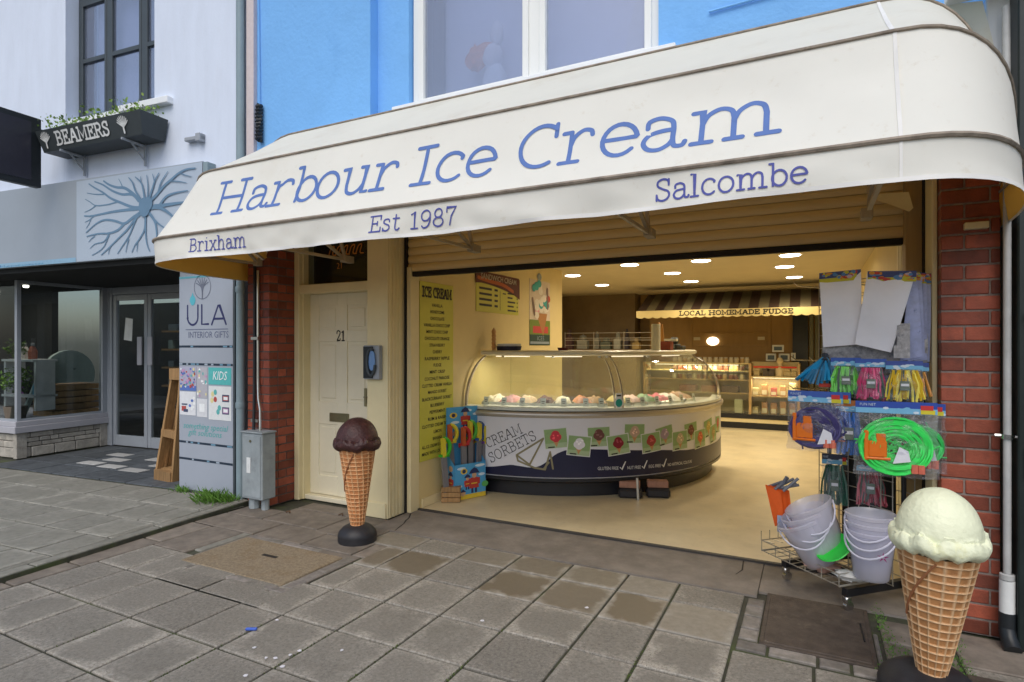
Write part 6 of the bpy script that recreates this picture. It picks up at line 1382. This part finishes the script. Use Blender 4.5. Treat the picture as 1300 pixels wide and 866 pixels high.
# bags: a header card and its transparent pouch
def header(b, f, w_, h_, seed, cs=6):
    rr = random.Random(seed); rect(b, f, 0, w_, 0, h_, 0, 0); rect(b, f, 0, w_, h_*.0, h_*.40, .0005, 1)
    for i in range(26): disc(b, f, rr.uniform(.02, w_-.02), rr.uniform(h_*.2, h_*.85), rr.uniform(.006, .02), rr.uniform(.005, .012), .0008+.00008*i, rr.choice([2, 3, 4, 1, 5]), 7)
HC = [flat((.06, .08, .22)), flat((.60, .55, .04)), flat((.55, .06, .04)), flat((.60, .45, .55)), flat((.70, .30, .04)), flat((.10, .25, .50))]
def pbag(label, q, y, seed, m, hz=.055):
    """white backed bag: corners q = top-left, top-right, bottom-right, bottom-left (x, z)"""
    t = thing('toy_bag', label, 'bag', (q[0][0], y, q[3][1]), world=True, group='white toy bags on the top of the rack')
    n = 8; b = B(); vs = []
    for i in range(n+1):
        for j in range(n+1):
            s, r = i/n, j/n; x = (q[0][0]*(1-s)+q[1][0]*s)*(1-r)+(q[3][0]*(1-s)+q[2][0]*s)*r; z = (q[0][1]*(1-s)+q[1][1]*s)*(1-r)+(q[3][1]*(1-s)+q[2][1]*s)*r
            vs.append((x, y+.012*noise.noise(Vector((x*9+seed, z*6, 1)))-.02*math.sin(math.pi*r), z))
    fr_ = [(i*(n+1)+j, (i+1)*(n+1)+j, (i+1)*(n+1)+j+1, i*(n+1)+j+1) for i in range(n) for j in range(n)]
    b.add(vs, fr_); nv = len(vs); b.add([(v[0], v[1]+.02, v[2]) for v in vs], fr_); b.build('bag_sheet', m, t, smooth=True)
    b = B(); ex_ = Vector((q[1][0]-q[0][0], 0, q[1][1]-q[0][1])); w_ = ex_.length; ex_.normalize(); f = plane((q[0][0], y-.006, q[0][1]-hz), ex_, (0, 0, 1), (0, -1, 0)); header(b, f, w_, hz+.004, seed); b.build('header_card', HC, t)
    return t
bagw = mat('white_polythene', (.90, .90, .96), .35, var=.04, scale=4, bump=.3, bscale=18, bdist=.01)
bagg = mat('grey_printed_polythene', (.42, .41, .42), .35, var=.35, scale=45, bump=.2, bscale=30, dirt=[((.16, .17, .2), .5, .1, 22, .7)])
bagb = mat('pale_blue_polythene', (.42, .47, .72), .35, var=.2, scale=20, bump=.3, bscale=20, dirt=[((.10, .14, .35), .6, .08, 30, .7)])
pbag('grey patterned bag behind the two large white bags on the rack', [(.05, 1.60), (.56, 1.60), (.56, 1.40), (.05, 1.42)], 3.93, 31, bagg, .02)
pbag('left white bag with colourful header card at the top of the rack', [(.032, 1.916), (.242, 1.927), (.246, 1.507), (.053, 1.489)], 3.88, 1, bagw)
pbag('right and larger white bag with colourful header card, tilted over its neighbour', [(.273, 1.912), (.50, 1.902), (.385, 1.46), (.211, 1.507)], 3.86, 2, bagw)
for k in range(4):
    pbag('%s pale blue bag in the slanting stack at the right of the rack top' % order[k], [(.475+k*.024, 1.905-k*.004), (.505+k*.024, 1.902-k*.004), (.535+k*.012, 1.44-k*.01), (.43+k*.035, 1.41)], 3.90+k*.012, 40+k, bagb)
b = B(); b.box(.41, .47, 3.84, 3.845, 1.43, 1.62); b.box(.395, .41, 3.842, 3.845, 1.43, 1.50); tag(b.build('barcode_label', bagg), 'grey printed label at the lower corner of the larger white bag', 'label')
def hdr(b, w_, h_):
    pass
def pouch(label, cx_, z0, z1, w_, y, cs, seed, kind, hd=(.05, .12, .45), rz_=0., grp='bagged fishing nets and lines on the rack'):
    t = thing('toy_pouch', label, 'bag', (cx_, y, z0), rz_, grp)
    h_ = z1-z0; hh_ = .045 if h_ < .26 else .062
    b = B(); b.box(-w_/2, w_/2, -.007, .005, h_-hh_, h_); f = plane((-w_/2, -.008, h_-hh_), (1, 0, 0), (0, 0, 1), (0, -1, 0)); rr = random.Random(seed)
    rect(b, f, 0, w_, 0, hh_*.45, .0005, 1)
    for i in range(12): disc(b, f, rr.uniform(.01, w_-.01), hh_*rr.uniform(.1, .5), .014, .007, .001+.0001*i, rr.choice([1, 2]), 7)
    if h_ > .26: rect(b, f, w_*.80, w_*.97, hh_*.02, hh_*.38, .0025, 4); rect(b, f, w_*.80, w_*.95, hh_*.35, hh_*.75, .0026, 3); sans(b, 'FUN NET', f, w_*.05, hh_*.62, .020, .0026, 2, width=w_*.2)
    b.build('header_card', [flat(hd), flat((.20, .50, .75)), flat((.65, .75, .85)), flat((.60, .04, .04)), flat((.70, .60, .04))], t)
    n = 16; b = B(); vs = []
    for s_ in (-1, 1):
        for i in range(n+1):
            for j in range(n+1):
                x = (-.5+i/n)*w_*(1+.06*j/n); z = (h_-hh_)*(1-j/n); e = math.sin(math.pi*i/n)**.6*math.sin(math.pi*min(1, j/n*.9+.05))**.6
                vs.append((x+.008*noise.noise(Vector((z*25, seed, 1))), s_*(.034*e+.001)+.014*noise.noise(Vector((x*22+z*9, z*26, seed+s_)))*min(1, 3*e), z+.012*noise.noise(Vector((x*20, seed, 4)))*(1-z/h_)))
    m = n+1
    for s_ in (0, 1): b.f += [(s_*m*m+i*m+j, s_*m*m+(i+1)*m+j, s_*m*m+(i+1)*m+j+1, s_*m*m+i*m+j+1) for i in range(n) for j in range(n)]; b.mi += [0]*(n*n)
    b.v = vs; b.build('clear_pouch', G['bag'], t, smooth=True)
    if kind == 'coil':
        c0 = (.0, (h_-hh_)*.47)
        b = B()
        for k in range(30):
            rx = (w_*.47)*(1-.021*k)*rr.uniform(.94, 1.0); rz2 = min((h_-hh_)*.45*(1-.021*k), rx*.92)*rr.uniform(.9, 1); dx, dz = rr.uniform(-.006, .006), rr.uniform(-.006, .006)
            b.tube([(c0[0]+dx+rx*math.cos(a), -.014+.012*math.sin(3*a+k)+(k % 3)*.006, c0[1]+dz+rz2*math.sin(a)) for a in [i*math.pi/12 for i in range(24)]], (.010 if k % 2 else .007), 5, closed=True)
        b.build('line_coil', flat(cs, .35), t, smooth=True, kind='stuff')
        b = B()
        for k in range(44):
            a = rr.uniform(0, 6.28); r_ = rr.uniform(.1, .9)*w_*.34; p = Vector((c0[0]+r_*math.cos(a), .004+rr.uniform(-.008, .01), c0[1]+r_*.85*math.sin(a))); a2 = rr.uniform(0, 6.28)
            b.tube([p, p+Vector((.05*math.cos(a2), .004, .05*math.sin(a2))), p+Vector((.09*math.cos(a2+.5), 0, .09*math.sin(a2+.5)))], .005, 5)
        b.build('loose_netting', flat(tuple(q*.9 for q in cs), .4), t, smooth=True, kind='stuff')
        b = B(); x0 = -w_*.40; zc = (h_-hh_)*.52; b.box(x0, x0+.022, -.034, -.022, zc-.09, zc+.07, bv=.004); b.box(x0+.02, x0+.105, -.034, -.022, zc-.07, zc+.015, bv=.004); b.box(x0+.055, x0+.10, -.033, -.022, zc+.01, zc+.055, bv=.004); b.tube([(x0+.01, -.03, zc-.078), (x0+.12, -.03, zc-.078)], .008, 6); b.build('winder', flat((.75, .17, .01), .4), t)
        b = B(); b.poly([(x0+.13, -.036, zc-.10), (x0+.21, -.036, zc-.085), (x0+.20, -.036, zc-.03), (x0+.16, -.036, zc-.01)]); b.build('paper_insert', flat((.75, .75, .80)), t)
        b = B(); [b.tube([(w_*.22+k*.03, -.02, .03), (w_*.22+k*.03, -.02, .075)], .018, 8) for k in range(2)]; b.build('floats', flat((.65, .16, .10)), t, smooth=True)
    else:
        b = B()
        for k in range(44):
            x = rr.uniform(-.46, .46)*w_; b.tube([(x*.7, -.012+rr.uniform(-.01, .01), h_-hh_-.005), (x*.95+rr.uniform(-.01, .01), -.018+rr.uniform(-.01, .01), h_*.45), (x*1.1+rr.uniform(-.015, .015), -.012, rr.uniform(.005, .03))], rr.uniform(.004, .0065), 5, mi=rr.choice([0, 0, 0, 1, 1, 2]))
        b.build('handles_and_nets', [flat(cs, .35), flat(tuple(min(1, q*1.5+.12) for q in cs), .35), flat((.12, .16, .14), .4)], t, smooth=True, kind='stuff')
        b = B(); b.box(-.022, .022, -.036, -.031, h_*.30, h_*.52); b.build('insert_card', flat((.16, .20, .16)), t)
        b = B(); b.box(-.018, .018, -.038, -.0365, h_*.40, h_*.46); b.build('insert_print', flat((.75, .75, .78)), t)
    return t
pouch('small clear bag of lime green nets, left of three in the middle row', .165, 1.215, 1.43, .15, 3.84, (.12, .50, .05), 1, 'net')
pouch('small clear bag of pink and red nets, middle of three in the middle row', .285, 1.195, 1.425, .15, 3.83, (.60, .06, .18), 2, 'net')
pouch('small clear bag of yellow nets, right of three in the middle row', .44, 1.19, 1.415, .17, 3.82, (.75, .50, .03), 3, 'net', hd=(.06, .10, .35))
pouch('large clear bag with purple crab line coil and orange winder, on the left', .01, .90, 1.24, .28, 3.76, (.06, .05, .17), 4, 'coil', rz_=R(-10))
pouch('blue packed bag squeezed between the two large crab line bags', .18, .88, 1.19, .13, 3.82, (.03, .15, .50), 6, 'net', hd=(.45, .15, .04))
pouch('large clear bag with bright green line coil and orange winder, on the right', .39, .80, 1.20, .37, 3.72, (.05, .78, .13), 5, 'coil', rz_=R(4), hd=(.03, .08, .40))
pouch('second green line bag tucked behind the large bright green one', .48, .82, 1.19, .28, 3.80, (.04, .55, .12), 8, 'coil', hd=(.03, .08, .40))
pouch('green and white small bag partly hidden behind the lime green one', .205, 1.20, 1.40, .14, 3.90, (.10, .35, .06), 11, 'net')
pouch('orange and blue small bag at the right end behind the yellow nets', .50, 1.20, 1.405, .12, 3.88, (.55, .25, .04), 12, 'net', hd=(.06, .10, .35))
pouch('red and pink small bag hanging lower behind the crab lines', .30, 1.12, 1.33, .15, 3.90, (.55, .05, .10), 13, 'net')
pouch('dark blue line bag behind the purple one on the left', .06, .93, 1.235, .26, 3.83, (.05, .08, .30), 14, 'coil', rz_=R(-6))
pouch('red striped netting bag low down behind the grid', .30, .55, .82, .14, 4.06, (.30, .04, .06), 15, 'net', hd=(.10, .03, .05))
pouch('dark green netting bag low down behind the grid', .12, .50, .82, .14, 4.20, (.03, .12, .08), 16, 'net', hd=(.05, .06, .10))
t = thing('net_bundle', 'bunch of bright blue fishing net handles fanned out at the rack left side', 'net', (.03, 3.86, 1.28))
b = B(); rr = random.Random(3)
for k in range(34):
    a = rr.uniform(-1, 1); p = (.03+a*.012, rr.uniform(-.02, .02), .15); q = (-.01+a*.115, -.02+rr.uniform(-.03, .03), .0+abs(a)*.02+rr.uniform(-.01, .02)); b.tube([p, ((p[0]+q[0])/2+a*.01, -.01, .08), q], [.004, .007, .009], 6, mi=rr.choice([0, 0, 1]))
b.build('handles', [flat((.02, .32, .62), .35), flat((.04, .20, .36), .35)], t, smooth=True, kind='stuff')
b = B(); b.tube([(.03, -.015, .13), (.03, .015, .165)], .02, 8); b.build('tie', flat((.05, .06, .08)), t)
b = B(); b.box(.0, .10, -.01, .0, -.02, .0); b.build('red_label', flat((.55, .05, .03)), t)
# orange and grey spades on the lower left
t = thing('spade_bundle', 'orange plastic spades and grey handles hanging on the lower left of the rack', 'spade', (-.175, 4.02, .36))
b = B()
for k in range(3):
    o = k*.022; b.add([(-.09+o, -.03+o, .27), (.0+o, -.05+o, .24), (.02+o, -.05+o, .05), (-.035+o, -.03+o, .02)], [(0, 1, 2, 3)]); b.add([(-.09+o, -.01+o, .27), (.0+o, -.03+o, .24), (.02+o, -.03+o, .05), (-.035+o, -.01+o, .02)], [(0, 1, 2, 3)])
b.build('spade_blade', flat((.72, .11, .015), .4), t)
b = B()
for k in range(9): b.tube([(-.04+rr.uniform(-.05, .08), rr.uniform(-.06, .04), .25), (.02+rr.uniform(-.04, .08), rr.uniform(-.06, .04), .30+rr.uniform(-.02, .04))], .009, 6)
b.build('handle', flat((.14, .15, .18), .4), t, smooth=True)
b = B(); b.box(-.02, .035, -.065, -.06, .0, .10); b.build('label_card', flat((.30, .36, .50)), t)
# milky buckets
def bucket(label, loc, rot, s=1., grp='nested clear buckets in the rack basket'):
    t = thing('clear_bucket', label, 'bucket', loc, rot=rot, group=grp)
    b = B(); b.lathe([(.001, 0), (.082*s, 0), (.088*s, .01), (.118*s, .24*s), (.128*s, .245*s), (.130*s, .262*s), (.122*s, .266*s), (.113*s, .25*s), (.082*s, .012), (.001, .012)], n=32); b.build('body', G['bucket'], t, smooth=True)
    b = B(); b.tube([(.128*s*math.cos(a), .128*s*math.sin(a)-.0, .245*s-.11*s*math.sin(a) if math.sin(a) > 0 else .245*s) for a in [i*math.pi/14 for i in range(15)]], .005, 6); b.build('handle', flat((.62, .62, .72), .3), t, smooth=True)
    return t
for k in range(3): 
    d_ = Vector((-.55*1, .05, .80)).normalized() if 0 else Vector((.42, .10, .90)).normalized()
    bucket('%s bucket of the leaning stack of clear buckets at the left of the basket' % ['lowest', 'middle', 'topmost'][k], Vector((.045, 3.93, .22))+d_*.05*k, (R(-6), R(25), R(180)), 1.05)
for k in range(3):
    bucket('%s bucket of the upright stack of clear buckets at the right of the basket' % ['lowest', 'middle', 'topmost'][k], (.285, 3.78, .225+k*.045), (0, 0, R(160)), 1.0)
for (x, y, z, c, lab) in ((-.10, 3.86, .42, (.55, .03, .03), 'red starfish print on the left leaning bucket'), (.33, 3.69, .38, (.30, .03, .15), 'dark red print on the right upright bucket')):
    b = B(); f = facing(x, y-.03, z)
    for k in range(5): a = R(90+72*k); b.poly([f(.008*math.cos(a-.6), .008*math.sin(a-.6), .0003*k), f(.03*math.cos(a), .03*math.sin(a), .0003*k), f(.008*math.cos(a+.6), .008*math.sin(a+.6), .0003*k)])
    tag(b.build('bucket_print', flat(c)), lab, 'print')
t = thing('green_lid', 'bright green round plastic dish tilted between the bucket stacks', 'dish', (.115, 3.84, .33), rot=(R(25), R(-32), 0))
b = B(); b.lathe([(.001, 0), (.07, 0), (.10, .022), (.105, .024), (.10, .028), (.07, .006), (.001, .006)], n=28); b.build('dish', flat((.03, .60, .06), .35), t, smooth=True)
t = thing('pink_bag', 'crumpled pale pink bag lying in the bottom of the rack basket', 'bag', (.05, 3.90, .18))
blob((0, 0, .03), .07, flat((.50, .30, .24)), 'wrap', t, (1.4, .8, .45), amp=.5); blob((.13, -.10, .03), .055, flat((.60, .60, .58)), 'wrap', t, (1.4, .8, .5), amp=.5)

wb = B(); r2 = random.Random(5)
for (x_, y0, y1, n_w) in ((-1.462, 1.2, 2.9, 150), (-1.853, 1.2, 2.6, 110), (-2.24, 1.6, 2.7, 80), (-2.638, 1.3, 2.3, 60), (-.747, 2.2, 3.0, 70), (-3.365, 1.5, 2.2, 30), (-1.075, 1.9, 2.6, 30)):
    for i in range(n_w):
        p = Vector((x_+r2.gauss(0, .003), r2.triangular(y0, y1), -.006)); q = r2.uniform(.005, .011); d_ = Vector((r2.uniform(-.8, .8), r2.uniform(-.8, .8), 1)).normalized()*q; s_ = Vector((r2.uniform(-1, 1), r2.uniform(-1, 1), 0)).normalized()*.004
        wb.add([p-s_, p+s_, p+d_], [(0, 1, 2)])
tag(wb.build('joint_moss', mat('joint_moss', (.09, .13, .03), .9, var=.4, scale=40, bump=0), kind='stuff', fix=False), 'thin green moss growing in the paving joints', 'moss')
# dark uneven strip along the step of the left pavement
db = B(); f = plane((0, 0, 0), (1, 0, 0), (0, 1, 0), (0, 0, 1)); n = 60
for i in range(n):
    y0, y1 = 1.0+2.75*i/n, 1.0+2.75*(i+1)/n
    g_ = lambda y: .022+.03*(noise.noise(Vector((y*3, 0, 1)))+.5)
    xl = lambda y: -4.745+(3.85-y)*.0
    db.add([(xl(y0)-g_(y0)*.3, y0, .004), (xl(y0)+g_(y0), y0, .004), (xl(y1)+g_(y1), y1, .004), (xl(y1)-g_(y1)*.3, y1, .004)], [(0, 1, 2, 3)])
db.build('dark_line', M['joint'], pav)
# ================================================================== LITTER
mb_ = B(); r2 = random.Random(77)
for i in range(900):
    cx_, cy_ = r2.choice([(.34, 3.5), (.40, 3.36), (.62, 3.42), (.62, 3.3), (.33, 3.75), (.30, 3.15), (.64, 3.7)])
    p = Vector((cx_+r2.gauss(0, .018), cy_+r2.gauss(0, .10), .0)); q = r2.uniform(.004, .012); d_ = Vector((r2.uniform(-.6, .6), r2.uniform(-.6, .6), 1)).normalized()*q
    s_ = Vector((r2.uniform(-1, 1), r2.uniform(-1, 1), 0)).normalized()*.004; mb_.add([p-s_, p+s_, p+d_], [(0, 1, 2)])
tag(mb_.build('moss', M['grass'], kind='stuff', fix=False), 'green moss and algae in the joints by the vanilla cone', 'moss')
rr = random.Random(21)
from_px = [(-2.46, 2.02), (-2.33, 1.98), (-2.29, 2.0), (-2.25, 2.05), (-2.2, 1.96), (-2.29, 1.83), (-2.21, 1.79), (-2.19, 1.75), (-2.18, 1.71), (-2.17, 1.68), (-2.60, 2.28), (-2.24, 2.1), (-1.60, 2.78), (-1.15, 3.19), (-2.06, 2.2)]
for k, (x, y) in enumerate(from_px):
    b = B(); n = 5; b.prism([(rr.uniform(.006, .014)*math.cos(2*math.pi*i/n), rr.uniform(.006, .014)*math.sin(2*math.pi*i/n)) for i in range(n)], plane((x, y, .004), (1, 0, 0), (0, 1, 0), (0, 0, 1)), .003)
    tag(b.build('paper_scrap', flat((.72, .70, .74))), 'tiny white scrap of paper on the paving slabs', 'litter', 'white paper scraps on the paving')
b = B(); b.box(-2.66, -2.60, 2.13, 2.148, .003, .016, bv=.004); b.v = [(-2.63+(x+2.63)*math.cos(.5)-(y-2.14)*math.sin(.5), 2.14+(x+2.63)*math.sin(.5)+(y-2.14)*math.cos(.5), z) for x, y, z in b.v]; tag(b.build('blue_wrapper', flat((.05, .12, .50))), 'small blue wrapper lying on a paving slab', 'litter')
b = B(); b.tube([(-2.82, 2.86, .012), (-2.74, 2.9, .012)], .008, 5)
for (x, y) in ((-3.72, 3.93), (-4.20, 3.78), (-3.5, 4.1)):
    bb = B(); bb.tube([(x, y, .008), (x+.03, y+.02, .02), (x+.05, y, .008)], .006, 5); tag(bb.build('dead_leaf', flat((.10, .05, .02))), 'curled brown leaf on the paving by the cream door', 'leaf', 'fallen leaves by the door')
